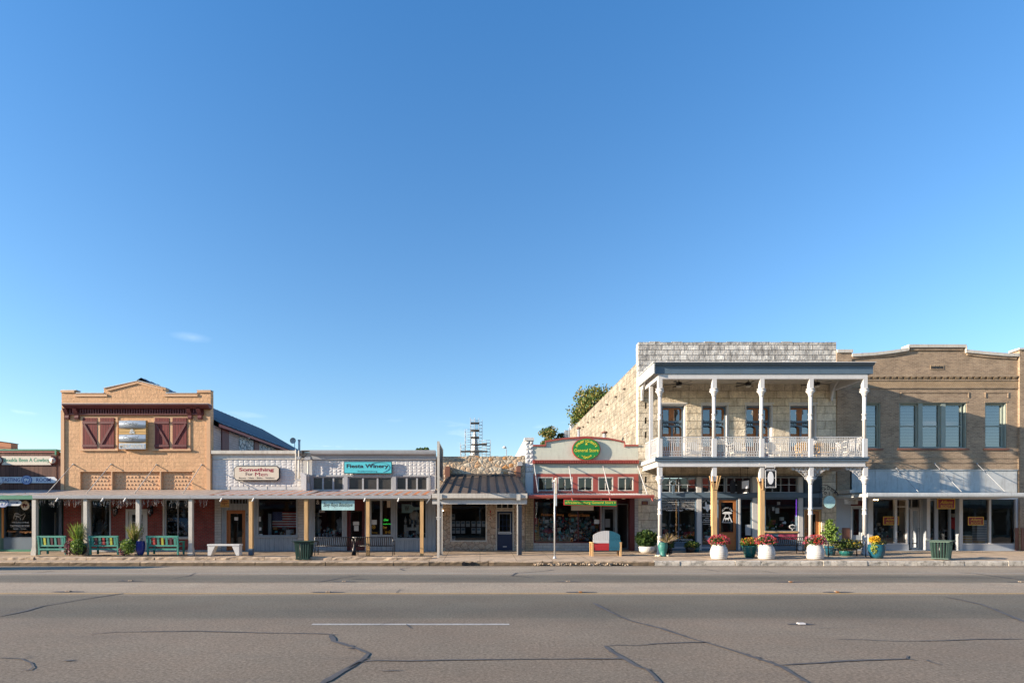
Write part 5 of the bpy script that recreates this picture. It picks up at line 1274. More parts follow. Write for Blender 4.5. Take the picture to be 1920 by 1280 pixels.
for pts in ([(1000, 834.5), (1023, 834.5)], [(1023, 827), (1055, 822), (1097, 818.6), (1140, 821.7), (1171, 828)], [(1171, 834.5), (1196.5, 834.5)]):
    for i in range(len(pts) - 1):
        (a, e), (c, g_) = pts[i], pts[i + 1]
        b.prismY([(X(a), Z(e) - .05), (X(c), Z(g_) - .05), (X(c), Z(g_) + .03), (X(a), Z(e) + .03)], gy - .07, gy + .34)
b.box(X(1022), X(1023.8), gy - .06, gy - .002, Z(836.5), Z(828)); b.box(X(1170.3), X(1172), gy - .06, gy - .002, Z(838), Z(829)); b.build('coping', 'red_trim', B)
b = MB(); b.prismX([(gy - .002, Z(869.5)), (gy - .12, Z(869)), (gy - .16, Z(866)), (gy - .2, Z(864)), (gy - .2, Z(862.8)), (gy - .002, Z(862))], x0 - .02, x1)
for k in range(44):
    c_ = x0 + (x1 - x0) * (k + .5) / 44; b.box(c_ - .03, c_ + .03, gy - .2, gy - .125, Z(868.3), Z(865.3))
cor = b.build('cornice', 'red_trim', B)
b = MB(); b.wall(x0, x1, Z(924.5), Z(888), gy - .05, .045, tws); b.build('red_surround', 'red_trim', B)
for rc in tws: window(B, rc, gy - .03, .05, 'offwhite', 2, 1, name='upper_window', bar=.03)
# ground floor
w1 = RC(1001, 933, 1126, 1017.5)
b = MB(); b.wall(X(985), X(1128), .0, 3.15, gy, .25, [w1]); b.wall(X(1190), X(1197) - .01, .0, 3.15, gy, .25); b.wall(X(1128), X(1190), 2.9, 3.15, gy, .25); b.build('stone_base', 'whitestone', B)
b = MB(); b.box(X(985), X(999.5), gy - .03, gy - .003, .1, 3.1); b.box(X(992.5), X(1000), gy - .05, gy - .032, .1, 2.9); b.build('stone_pier', 'tanstone', B)
wdw = window(B, w1, gy, .05, 'dark_red', 3, 1)
letters(wdw, 'window_lettering', [('Fredericksburg', X(1036.5), Z(965), 42 / 35.7, 5.6 / 35.7, gy + .05, dict(bold=.02)), ('General Store', X(1086), Z(965), 40 / 35.7, 5.6 / 35.7, gy + .05, dict(bold=.02))], 'txt_orange')
# recessed doorway
b = MB(); b.box(X(1128) + .003, X(1128) + .06, 30.26, 31.3, .1, 2.9); b.box(X(1188), X(1190) - .003, 29.98, 31.3, .1, 2.9)
b.wall(X(1130, 31.3), X(1189, 31.3), .1, 2.9, 31.3, .1, [(X(1133, 31.3), X(1153, 31.3), .12, Z(951, 31.3)), (X(1156, 31.3), X(1179, 31.3), .12, 2.6)]); b.box(X(1180.5), X(1188), 29.95, 30.2, .05, 2.88); b.build('entrance_recess', 'dark_red', B)
d = door(B, (X(1129, 31.2), X(1154, 31.2), .12, Z(950, 31.2)), 31.1, 'grey', .08, .2, frame='galv', fw=.05)
b = MB(); b.box(X(1129, 31.1), X(1132.5, 31.1), 31.11, 31.12, Z(981, 31.1), Z(976, 31.1)); b.box(X(1135, 31.1), X(1144, 31.1), 31.11, 31.12, Z(988, 31.1), Z(972, 31.1)); b.build('paper_notice', 'grey', d)
window(B, (X(1155, 31.2), X(1178, 31.2), .12, 2.6), 31.15, .05, 'galv', name='side_light')
interior(B, X(1001), X(1196))
papers([(1114, 973.5, 1124.5, 981.5)], 'white paper square at the right of the crowded store window', 'notice')
goods(1003, 972, 1124, 1013, 560, 21, None, 30.35, 31.5, .85)
b = MB(); b.lathe(X(1028, 30.6), 30.6, [(.02, Z(1000, 30.6)), (.3, Z(998, 30.6)), (.32, Z(993, 30.6)), (.05, Z(989, 30.6))], 12); b.build('straw_hat', 'fl_pink', origin=(X(1028, 30.6), 30.6, Z(1000, 30.6)), label='pink hat in the lower left of the crowded store window', cat='hat')
b = MB(); b.box(X(1002, 30.5), X(1010, 30.5), 30.4, 30.5, Z(1012, 30.5), Z(972, 30.5)); b.box(X(1002, 30.5), X(1008, 30.5), 30.35, 30.39, Z(982, 30.5), Z(970, 30.5), 1); b.build('wooden_rack', ['oldwood', 'flag_red'], origin=(X(1006, 30.5), 30.45, Z(1012, 30.5)), label='wooden board with a red cloth at the left end of the crowded window', cat='rack')
b = MB(); b.box(X(1071, 28.9), X(1113, 28.9), 28.9, 28.93, Z(956.5, 28.9), Z(947.5, 28.9)); S = b.build('hanging_board', 'sign_cream', origin=(X(1092, 28.9), 28.9, Z(956, 28.9)), label='cream board partly hidden behind the green hanging sign', cat='sign')
letters(S, 'lettering', [], 'maroon') if False else None
xa_, xb_ = X(991, 27.5), X(1224.5, 27.5)
b = MB(); yf_, zf_ = 27.5, Z(928.3, 27.5); zw_ = Z(924.5)
n = 40
for i in range(n):
    a, c = xa_ + (xb_ - xa_) * i / n, xa_ + (xb_ - xa_) * (i + 1) / n
    for (y0_, z0_, y1_, z1_) in ((yf_, zf_, gy - .06, zw_ - .02), (yf_, zf_ - .015, gy - .06, zw_ - .035)): 
        if c > X(1197) and y1_ > 29.9: y1_ = 29.93
        b.quad((a, y0_, z0_), (c, y0_, z0_), (c, y1_, z1_), (a, y1_, z1_))
    b.bar((a, yf_, zf_ + .008), (a, 29.9, zw_ - .012), .03, .02)
b.build('canopy_sheet', 'galv', B)
b = MB(); b.prismX([(yf_ - .11, zf_ + .02), (yf_ - .11, zf_ - .05), (yf_ - .08, zf_ - .13), (yf_ + .02, zf_ - .14), (yf_ + .02, zf_ - .02), (yf_, zf_ - .02), (yf_, zf_ - .1), (yf_ - .09, zf_ - .02)], xa_, xb_ + .03); b.bar((xb_, yf_, zf_ - .06), (xb_, 29.95, zw_ - .1), .04, .09); gu = b.build('gutter', 'red_trim', B)
for q in (1072.5, 1143, 1222): b = MB(); b.bar((X(q, 27.4), 27.38, zf_ - .13), (X(q + 1, 27.4), 27.3, zf_ - .27), .05); b.build('gutter_spout', 'red_trim', gu)
rods(B, [(1001.5, 871, 1009, 922.5), (1067, 872.5, 1074, 924), (1130.5, 872.5, 1143, 925.5), (1195, 872, 1213.6, 926.5)], 'white', .022, 27.9)
# left side wall rising above the stone shop
b = MB(); b.box(X(985), X(985) + .3, 30.35, 42, 3.0, Z(822) - .03); b.box(X(985) - .03, X(985) + .33, 30.41, 42, Z(822) - .028, Z(822) + .02); b.build('white_side_wall', 'white_clean', B)
hull(B, X(985) + .31, x1 - .05, Z(838), 44)
# round sign
ox, oz, orx, orz = X(1098.5), Z(842.4), 25.5 / 35.7, 20.2 / 35.7
S = thing('oval_sign', 'large green oval sign with yellow lettering and a star on the cream gable', 'sign', (ox, 29.9, oz))
ell = lambda k_: [(ox + orx * k_ * math.cos(t_ * math.pi / 20), oz + orz * k_ * math.sin(t_ * math.pi / 20)) for t_ in range(40)]
b = MB(); b.prismY(ell(1.04), 29.86, 29.93); b.build('border', 'sign_red', S)
b = MB(); b.prismY(ell(.985), 29.84, 29.858); b.build('board', 'sign_green', S)
b = MB(); b.text('General Store', ox, Z(844.5), 45 / 35.7, 6.2 / 35.7, 29.83, 0, .015)
def arc_text(b, txt, cx, cz, rx_, rz_, a0, a1, h_, y, m=0, top=True):
    n_ = len(txt)
    for i, ch in enumerate(txt):
        if ch == ' ': continue
        t_ = a0 + (a1 - a0) * i / (n_ - 1); x_, z_ = cx + rx_ * math.cos(t_), cz + rz_ * math.sin(t_)
        rot = (t_ - math.pi / 2) if top else (t_ + math.pi / 2)
        tb = MB(); tb.text(ch, 0, 0, None, h_, 0, 0, .02)
        if not tb.v: continue
        cr__, sr = math.cos(rot * .75), math.sin(rot * .75)
        tb.v = [(x_ + v[0] * cr__ - v[2] * sr, y, z_ + v[0] * sr + v[2] * cr__) for v in tb.v]
        b.add(tb.v, tb.f, m)
arc_text(b, 'Fredericksburg', ox, oz, orx * .76, orz * .74, math.radians(158), math.radians(22), .125, 29.83)
arc_text(b, 'Texas', ox, oz, orx * .5, orz * .76, math.radians(238), math.radians(302), .15, 29.83, top=False)
for sx_, sz_, r_ in ((0, .27, .085), (-.42, -.36, .03), (.42, -.36, .03)):
    b.prismY([(ox + sx_ + r_ * (1 if k % 2 == 0 else .42) * math.sin(k * math.pi / 5), oz + sz_ + r_ * (1 if k % 2 == 0 else .42) * math.cos(k * math.pi / 5)) for k in range(10)], 29.828, 29.836)
b.build('lettering', 'txt_yellow', S)
yh = 27.46
S = thing('hanging_sign', 'long green sign with red border and yellow lettering hanging under the red edged canopy', 'sign', (X(1107, yh), yh, Z(949, yh)))
b = MB(); b.prismY([(X(1057, yh), Z(946.5, yh)), (X(1157, yh), Z(949, yh)), (X(1157, yh), Z(937.5, yh)), (X(1057, yh), Z(935.5, yh))], yh + .0, yh + .05); b.build('border', 'sign_red', S)
b = MB(); b.prismY([(X(1058.5, yh), Z(945.5, yh)), (X(1155.7, yh), Z(948, yh)), (X(1155.7, yh), Z(938.8, yh)), (X(1058.5, yh), Z(936.8, yh))], yh - .012, yh - .002); b.build('board', 'sign_green', S)
b = MB(); b.text('Fredericksburg General Store', X(1107, yh), Z(942.3, yh), 84 / 38.4, 5.6 / 38.4, yh - .02, 0, .012)
for q in (1061.5, 1153): b.prismY([(X(q, yh) + .03 * math.cos(k * math.pi / 2), Z(942, yh) + .045 * math.sin(k * math.pi / 2)) for k in range(4)], yh - .02, yh - .014)
b.build('lettering', 'txt_yellow', S)
for q in (1072, 1144): b = MB(); b.tube([(X(q, yh), yh + .02, Z(937.5, yh)), (X(q, yh), yh + .02, 3.0)], .01, 4); b.build('hanger', 'red_trim', S)
for q, lb in ((1027, 'round cream lamp under the red canopy at its left end'), (1169, 'round cream lamp under the red canopy right of the green sign')):
    S = MB(); x_ = X(q, 28.8); S.lathe(x_, 28.8, [(.03, 2.95), (.12, 2.9), (.14, 2.84), (.1, 2.77), (.01, 2.74)], 12); S.build('canopy_lamp', 'sign_cream', origin=(x_, 28.8, 2.9), label=lb, cat='lamp', group='lamps under the red canopy')
# vents on its roof
for q, p0, p1, r_, lb in ((1085, 822, 803, .07, 'slim grey roof vent with a brown cap above the cream gable'), (1133.5, 826, 811, .1, 'short brown capped roof vent right of the cream gable peak')):
    d_ = 33.0; S = thing('roof_vent', lb, 'roof vent', (X(q, d_), d_, 5.2), 'vents on the store roof')
    b = MB(); b.tube([(X(q, d_), d_, 5.2), (X(q, d_), d_, Z(p1, d_))], r_, 10); b.build('pipe', 'galv', S)
    b = MB(); b.lathe(X(q, d_), d_, [(r_ * 1.4, Z(p1, d_) - .04), (r_ * 2.0, Z(p1, d_)), (r_ * 1.8, Z(p1, d_) + .05), (.01, Z(p1, d_) + .1)], 10); b.build('cap', 'browndado', S)
# ================================================================== 6: LIMESTONE BUILDING WITH BALCONY
B = thing('limestone_building', 'two storey cream limestone building with a full width white and slate blue balcony', 'building', (X(1382), 30, .09))
x0, x1 = X(1197), X(1568)
CY_ = 27.6                                       # line of the balcony columns
ZD0, ZD1 = Z(866, CY_), Z(858.5, CY_)            # deck
doors = [(X(1239), X(1287), ZD1 + .02, Z(757)), (X(1315), X(1367), ZD1 + .02, Z(757)), (X(1397.5), X(1450), ZD1 + .02, Z(757)), (X(1480), X(1532), ZD1 + .02, Z(757))]
slots = [RC(1209, p, 1213, p + 12) for p in (754, 782, 809)]
b = MB(); b.wall(x0, x1, 4.0, Z(703), gy, .45, doors + slots); b.build('wall', 'ashlar', B)
b = MB(); b.wall(x0, x1, Z(703) + .002, Z(642), gy - .003, .45); rg = random.Random(8)
for k in range(18): 
    a = x0 + (x1 - x0) * k / 18; b.box(a + .01, a + (x1 - x0) / 18 - .01, gy - .02, gy + .47, Z(642) + .001, Z(642) + rg.uniform(.01, .05))
b.build('parapet', 'ashlar_top', B)
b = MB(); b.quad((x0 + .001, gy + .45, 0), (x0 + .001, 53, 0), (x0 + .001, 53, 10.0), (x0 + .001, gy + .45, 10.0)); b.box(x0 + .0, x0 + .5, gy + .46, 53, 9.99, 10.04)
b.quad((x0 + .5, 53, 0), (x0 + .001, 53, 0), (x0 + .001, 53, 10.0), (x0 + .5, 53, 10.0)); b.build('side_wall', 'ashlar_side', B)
b = MB()
for px in (1172, 1156, 1140, 1127, 1114.5, 1103.6, 1094.6):
    d_ = (x0) * F_PX / (px - CX); b.box(x0 - .12, x0 + .01, d_ - .12, d_ + .12, 9.18, 9.25)
b.build('roof_scuppers', 'roof_brown', B)
b = MB()
for y_, z_ in ((32.5, 6.6), (36.5, 6.6), (41.0, 6.4), (33.2, 8.4), (37.8, 8.3)):
    b.box(x0 - .03, x0 + .0, y_ - .5, y_ + .5, z_ - .03, z_); b.box(x0 - .025, x0 + .0, y_ - .04, y_ + .0, z_ - 1.2, z_ + .4)
b.build('iron_ties', 'offwhite', B)
b = MB(); b.quad((x0, gy + .45, 9.7), (x1, gy + .45, 9.7), (x1, 53, 9.7), (x0, 53, 9.7)); b.build('flat_roof', 'flatroof', B)
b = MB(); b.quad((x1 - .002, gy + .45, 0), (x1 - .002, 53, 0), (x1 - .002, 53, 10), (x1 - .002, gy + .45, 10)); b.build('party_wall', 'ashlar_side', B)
# french doors with slate screens in deep white reveals
for i, (a, c, e, g_) in enumerate(doors):
    b = MB(); b.frame(a + .003, c - .003, e, g_ - .003, gy + .04, gy + .44, .07, bottom=False); b.box(a - .04, c + .04, gy - .02, gy - .004, g_, g_ + .07)
    fr = b.build('door_surround', 'white_clean', B)
    a2, c2, g2 = a + .09, c - .09, g_ - .1; m_ = (a2 + c2) / 2
    b = MB()
    for (p, q) in ((a2, m_), (m_, c2)):
        b.frame(p + .003, q - .003, e, g2, gy + .36, gy + .42, .13)
        b.box(p + .13, q - .13, gy + .365, gy + .415, e + .0 + .13, e + .9)
        b.box(p + .13, q - .13, gy + .365, gy + .415, e + 1.45, e + 1.58)
    w_ = b.build('french_door', 'door_wood', B)
    b = MB(); b.quad((a2, gy + .39, e + .2), (c2, gy + .39, e + .2), (c2, gy + .39, g2 - .05), (a2, gy + .39, g2 - .05)); b.build('pane', 'glass_up', w_)
    b = MB()                                     # screen frame with arched corners and spindle row
    zm = Z(789)
    b.frame(a2, c2, e, g2, gy + .24, gy + .28, .06); b.box(a2 + .06, c2 - .06, gy + .24, gy + .28, zm - .05, zm + .05); b.box(a2 + .06, c2 - .06, gy + .24, gy + .28, zm - .24, zm - .19)
    b.box(m_ - .05, m_ + .05, gy + .24, gy + .28, e + .06, zm - .24)
    for k in range(11): q = a2 + .1 + (c2 - a2 - .2) * k / 10; b.box(q - .012, q + .012, gy + .25, gy + .27, zm - .19, zm - .05)
    def corner(xc, zc, sx, sz, r=.17):
        P = [(xc, zc)] + [(xc + sx * r * (1 - math.sin(t_)), zc + sz * r * (1 - math.cos(t_))) for t_ in [k * math.pi / 10 for k in range(6)]]
        b.prismY(P, gy + .245, gy + .275)
    for (xc, zc, sx, sz) in ((a2 + .058, g2 - .058, 1, -1), (c2 - .058, g2 - .058, -1, -1), (a2 + .058, zm + .048, 1, 1), (c2 - .058, zm + .048, -1, 1), (a2 + .058, zm - .242, 1, -1), (m_ - .048, zm - .242, -1, -1), (m_ + .048, zm - .242, 1, -1), (c2 - .058, zm - .242, -1, -1)): corner(xc, zc, sx, sz)
    b.build('screen_door', 'slate', B)
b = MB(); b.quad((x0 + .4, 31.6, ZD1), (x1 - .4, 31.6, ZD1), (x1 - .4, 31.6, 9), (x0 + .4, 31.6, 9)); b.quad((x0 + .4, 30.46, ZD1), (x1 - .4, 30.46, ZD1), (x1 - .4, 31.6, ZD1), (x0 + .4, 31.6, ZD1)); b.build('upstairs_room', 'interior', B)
# ground floor storefront
gops = [(X(1240), X(1306), .5, Z(934)), (X(1315), X(1341), .35, Z(934)), (X(1345), X(1383), .1, Z(934)), (X(1388), X(1411), .2, Z(934)), (X(1434), X(1496), Z(996), Z(934)), (X(1508), X(1541), .1, Z(954.5))]
tro = [RC(1240, 894, 1307, 923), RC(1316, 894, 1360, 923), RC(1362, 894, 1410, 923), RC(1434, 894, 1496, 923)]
b = MB(); b.wall(X(1236), X(1541), .0, 4.0 - .003, gy + .02, .25, gops + tro); b.build('storefront', 'slate', B)
b = MB(); b.wall(x0, X(1236) - .002, 0, 3.998, gy, .45, [RC(1209, 893, 1213, 905)]); b.build('stone_pier', 'ashlar', B)
b = MB(); b.wall(X(1541) + .002, x1, 0, 3.998, gy, .45); b.build('stone_pier', 'ashlar', B)
b = MB(); b.box(X(1236) + .01, X(1541) - .01, gy - .14, gy - .0, Z(893.5), 4.0); b.build('dark_beam', 'slate_dark', B)
b = MB(); b.box(X(1236) + .01, X(1541) - .01, gy - .1, gy + .018, Z(933), Z(925)); b.box(X(1236) + .01, X(1541) - .01, gy - .05, gy + .017, Z(925) + .002, Z(923)); b.build('blue_beam', 'slate', B)
b = MB()
for q0, q1 in ((1306.3, 1314.8), (1410.5, 1421), (1496.3, 1505)):
    b.box(X(q0), X(q1), gy - .04, gy + .018, .12, Z(933) - .002); b.box(X(q0), X(q1), gy - .04, gy + .018, Z(923) + .003, Z(893.5) - .003)
b.box(X(1384), X(1387.5), gy - .04, gy + .018, .12, Z(933) - .002); b.build('white_pilasters', 'white', B)
for rc in tro: window(B, rc, gy + .02, .04, 'pale_blue', 4 if rc[1] - rc[0] > 1.5 else 3, 2, name='transom', bar=.035)
w1_ = window(B, gops[0], gy + .02, .05, 'slate', 2, bar=.03); w2_ = window(B, gops[1], gy + .02, .05, 'slate'); window(B, gops[3], gy + .02, .05, 'slate'); w4_ = window(B, gops[4], gy + .02, .05, 'slate')
d = door(B, gops[2], gy, 'door_wood', .14, .95, frame='slate', fw=.06, handle='left')
b = MB(); b.box(gops[2][0] + .25, gops[2][1] - .25, gy + .02, gy + .039, .3, .6); b.box(gops[2][0] + .25, gops[2][1] - .25, gy + .02, gy + .039, .68, .95); b.build('raised_panels', 'door_wood', d)
d2 = door(B, gops[5], gy + .1, 'door_wood', .16, .5, frame='post_wood', fw=.08, handle='left', hm='galv')
b = MB()
for k in range(22): z_ = Z(950) + k * (4.0 - Z(950)) / 24; b.box(X(1507), X(1540), gy - .08, gy + .01, z_, z_ + .05)
b.build('louvre_panel', 'slate_dark', B)
b = MB(); b.box(X(1505) + .01, X(1541), gy - .1, gy + .018, Z(954) , Z(950.5)); b.build('door_head', 'pale_blue', B)
b = MB(); b.box(X(1434), X(1496), gy - .06, gy + .019, Z(998.5), Z(995.5)); b.build('window_sill', 'post_wood', B)
b = MB(); b.box(X(1460), X(1495.5), gy + .003, gy + .017, Z(1011), Z(1000.5)); b.build('pink_panel', 'fl_pink', B)
b = MB(); b.box(X(1240), X(1306), gy + .004, gy + .018, Z(1028), Z(1024)); b.box(X(1316), X(1341), gy + .004, gy + .018, Z(1028), Z(1024)); b.build('base_strip', 'pale_blue', B)
b = MB(); b.box(X(1494.2), X(1495.6), gy + .05, gy + .06, Z(968), Z(934.5)); b.build('neon_tube', 'neon', B)
interior(B, X(1238), X(1541), z1=3.9)
# window writing
yw_ = gy + .075
letters(w1_, 'window_lettering', [('HANDCRAFTED', X(1257.5), Z(937), 32 / 35.7, 3.2 / 35.7, yw_, dict(bold=.01)), ('Goods and Gifts', X(1290), Z(937.5), 28 / 35.7, 3.6 / 35.7, yw_, dict(shear=.4, bold=.01)), ('BOOT BAGS - Candy - HAND POURED CANDLES', X(1272.5), Z(944.3), 62 / 35.7, 2.2 / 35.7, yw_, dict(bold=.012)), ('GIFTS - JEWELRY & WALLETS - POTTERY', X(1272.5), Z(949.6), 62 / 35.7, 2.2 / 35.7, yw_, dict(bold=.012)),
    ('LOCAL', X(1246), Z(954.5), 9 / 35.7, 2.0 / 35.7, yw_, dict(bold=.01)), ('Leather Bags', X(1266), Z(956), 32 / 35.7, 4.6 / 35.7, yw_, dict(shear=.4, bold=.015)), ('MADE IN TEXAS', X(1294), Z(954.5), 17 / 35.7, 2.0 / 35.7, yw_, dict(bold=.01)), ('HAND THROWN Gifts', X(1283), Z(1011.5), 34 / 35.7, 2.8 / 35.7, yw_, dict(bold=.01)), ('FOR THE WHOLE FAMILY', X(1283), Z(1015.5), 34 / 35.7, 1.7 / 35.7, yw_, dict(bold=.01))], 'txt_white')
b = MB()
for p in (941, 947, 952.2): b.box(X(1241.5), X(1304), yw_, yw_ + .003, Z(p) - .008, Z(p) + .008)
b.build('ruled_lines', 'txt_white', w1_)
tex = [(-.28, 1.0), (0, 1.0), (0, .55), (.18, .5), (.45, .48), (.75, .45), (.78, .1), (.85, -.15), (.8, -.35), (.5, -.5), (.3, -.75), (.28, -1.0), (.05, -.9), (-.1, -.6), (-.3, -.3), (-.45, -.45), (-.6, -.3), (-.85, .08), (-.28, .08)]
b = MB(); b.prismY([(X(1326) + p[0] * .27, Z(950) + p[1] * .27) for p in tex], yw_ - .004, yw_)
arc_text(b, 'TEXAS GOODS', X(1326), Z(948), .3, .3, math.radians(150), math.radians(30), .07, yw_)
for k, (tx, w_, h_) in enumerate((('BE TEXAS', 17, 2.6), ('SOUVENIRS', 19, 1.7), ('AND', 7, 2.4), ('Flavors', 13, 3.2), ('FRAGRANCES', 19, 1.7), ('CANDLES', 15, 1.7))): b.text(tx, X(1327), Z(963.5 + k * 3.7), w_ / 35.7, h_ / 35.7, yw_, 0, .012)
b.build('texas_lettering', 'txt_white', w2_)
S = b = MB(); cx, cz = X(1364), Z(962)
arc_text(b, 'FLYING COW', cx, cz - .12, .3, .42, math.radians(142), math.radians(38), .085, gy + .03)
b.prismY([(cx - .27, Z(962)), (cx - .2, Z(959.8)), (cx - .1, Z(958.8)), (cx + .1, Z(958.8)), (cx + .2, Z(959.8)), (cx + .27, Z(962)), (cx + .12, Z(963.4)), (cx - .12, Z(963.4))], gy + .03, gy + .034)
for sg in (-1, 1): b.add([(cx + sg * .06, gy + .03, Z(964)), (cx + sg * .1, gy + .03, Z(964)), (cx + sg * .29, gy + .03, Z(979.5)), (cx + sg * .22, gy + .03, Z(979.5))], [(0, 1, 2, 3)])
b.box(cx - .28, cx + .28, gy + .03, gy + .034, Z(979.6), Z(978.6))
b.prismY([(cx + p[0] * .13, Z(972.5) + p[1] * .13) for p in ((-1, .3), (-.6, .5), (.5, .45), (.7, .8), (1, .6), (1, .2), (.6, 0), (.5, -.9), (.35, -.9), (.3, -.2), (-.4, -.2), (-.5, -.9), (-.7, -.9), (-.75, 0))], gy + .03, gy + .034)
b.build('door_decal', 'txt_white', d)
papers([(1397.5, 983, 1408, 1003)], 'tall pale poster low in the narrow window right of the orange wooden door', 'poster', 'pale_blue')
papers([(1454, 952, 1461, 962), (1448, 950, 1452, 957), (1457, 940, 1463, 946)], ['pale square card hanging in the middle of the pink trimmed window', 'small pale card left of the square card in the pink trimmed window', 'pale card hung high in the pink trimmed window'], 'card', 'offwhite', 30.6, 'hanging_card')
goods(1320, 985, 1340, 1014, 24, 31, None, 30.4, 30.9, .9); goods(1242, 985, 1304, 1008, 60, 32, None, 30.6, 31.4, .7); goods(1436, 975, 1492, 992, 30, 33, None, 30.5, 31.4, .8)
S = thing('coffee_bar_sign', 'small white shop plaque in the lower right corner of the pink trimmed window', 'plaque', (X(1486), 30.05, Z(990)))
b = MB(); b.prismY([(X(1486.5) + .17 * math.cos(t_ * .5236), Z(987) + .11 * math.sin(t_ * .5236) * (1 + .2 * (t_ % 2))) for t_ in range(12)], 30.04, 30.06); b.box(X(1486), X(1487), 30.04, 30.06, Z(994), Z(989)); b.build('plaque', 'txt_white', S)
b = MB(); b.prismY([(X(1486.5) + .13 * math.cos(t_ * .5236), Z(987) + .075 * math.sin(t_ * .5236)) for t_ in range(12)], 30.03, 30.038); b.build('plaque_face', 'txt_black', S)
# balcony deck and roof
dx0, dx1 = X(1229, 27.4), X(1629, 27.4)
b = MB(); b.box(dx0 + .06, dx1 - .06, 27.5, gy - .005, ZD0 + .02, ZD1); b.build('balcony_deck', 'offwhite', B)
b = MB(); b.prismX([(27.36, ZD1 + .03), (27.36, ZD1 - .03), (27.42, ZD1 - .08), (27.42, ZD0 + .03), (27.498, ZD0 + .03), (27.498, ZD1 + .03)], dx0, dx1); b.box(dx1 - .08, dx1, 27.5, gy - .004, ZD0 + .04, ZD1 + .03); b.build('deck_fascia', 'slate', B)
b = MB(); b.box(dx0, dx0 + .058, 27.5, gy - .004, ZD0 + .04, ZD1 + .03); b.build('deck_side_fascia', 'panel_blue', B)
b = MB(); b.box(dx0 + .12, dx1 - .1, 27.5, 27.68, Z(875, CY_), ZD0 + .018); b.box(dx0 + .121, dx0 + .28, 27.682, gy - .01, Z(875, CY_), ZD0 + .018); b.box(dx1 - .26, dx1 - .101, 27.682, gy - .01, Z(875, CY_), ZD0 + .018); b.box(dx0 + .12, dx1 - .1, 27.46, 27.498, Z(875, CY_), Z(873, CY_)); b.build('deck_beam', 'white_clean', B)
rx0, rx1, ZR0, ZR1 = X(1225.5, 27.35), X(1640, 27.35), Z(700, 27.4), Z(680, 27.35)
b = MB(); b.prismX([(27.34, ZR1), (27.28, ZR1 - .05), (27.40, ZR1 - .10), (27.46, ZR1 - .14), (27.46, ZR0), (27.52, ZR0), (27.52, ZR1)], rx0 + .06, rx1); b.box(rx1 - .1, rx1 - .002, 27.53, gy - .006, ZR0 + .02, ZR1); b.build('roof_fascia', 'slate', B)
b = MB(); b.box(rx0, rx0 + .058, 27.34, gy - .006, ZR0, ZR1 - .02); b.build('roof_side_fascia', 'panel_blue', B)
b = MB(); b.box(rx0 - .04, rx1 + .02, 27.26, gy - .005, ZR1 + .002, ZR1 + .03); b.build('balcony_roof', 'white_clean', B)
b = MB(); b.box(rx0 + .1, rx1 - .2, 27.53, gy - .01, ZR0 + .12, ZR0 + .15); b.build('soffit', 'offwhite', B)
b = MB(); bx0, bx1 = X(1237, CY_) - .1, X(1620.5, CY_) + .1
b.box(bx0, bx1, 27.5, 27.7, Z(711, CY_), ZR0 + .118); b.box(bx0, bx0 + .18, 27.702, gy - .012, Z(711, CY_), ZR0 + .118); b.box(bx1 - .18, bx1, 27.702, gy - .012, Z(711, CY_), ZR0 + .118); b.build('roof_beam', 'white_clean', B)
# curved knee braces at the wall
b = MB()
P = [(gy - .01, Z(718)), (gy - .01, Z(752)), (gy - .12, Z(752))] + [(gy - .12 - 1.0 * (1 - math.cos(t_)), Z(752) + 1.0 * math.sin(t_)) for t_ in [k * math.pi / 12 for k in range(1, 7)]] + [(gy - 1.12, Z(718))]
b.prismX(P, x1 - .35, x1 - .25); b.prismX(P, x0 + .12, x0 + .22); b.build('knee_braces', 'white_clean', B)
def icolumn(px, z0_, z1_, upper=True, dist=CY_):
    c_ = X(px, dist); h_ = z1_ - z0_; b = MB()
    zc = z1_ - .58
    b.box(c_ - .1, c_ + .1, dist - .1, dist + .1, zc + .12, z1_)                     # square block
    b.lathe(c_, dist, [(.085, zc - .28), (.10, zc - .2), (.13, zc - .1), (.2, zc - .02), (.21, zc + .02), (.15, zc + .04), (.15, zc + .08), (.2, zc + .1), (.2, zc + .12)], 16)
    zm = z0_ + h_ * (.52 if upper else .49)
    b.lathe(c_, dist, [(.085, z0_ + .9), (.082, zm - .16), (.115, zm - .14), (.115, zm - .11), (.09, zm - .1), (.09, zm + .1), (.115, zm + .11), (.115, zm + .14), (.08, zm + .16), (.085, zc - .28)], 14)
    if upper: b.box(c_ - .1, c_ + .1, dist - .1, dist + .1, z0_ - .02, z0_ + .9)
    else: b.lathe(c_, dist, [(.17, z0_ - .05), (.17, z0_ + .05), (.13, z0_ + .1), (.125, z0_ + .2), (.1, z0_ + .5), (.11, z0_ + .86), (.12, z0_ + .88), (.085, z0_ + .9)], 14)
    return b.build('column', 'white_clean', B)
COLS = (1237, 1338.5, 1427.5, 1519.5, 1620.5)
for q in COLS: icolumn(q, ZD1 + .03, Z(711, CY_) - .0)
for q in (1237, 1519.5, 1621): icolumn(q, zwalk(5, CY_) + .02, Z(875, CY_), False)
b = MB(); c_ = X(1237, CY_) + .0; b.box(c_ - .08, c_ + .08, 28.92, 29.08, ZD1, ZR0 + .118); b.build('rear_post', 'white_clean', B)
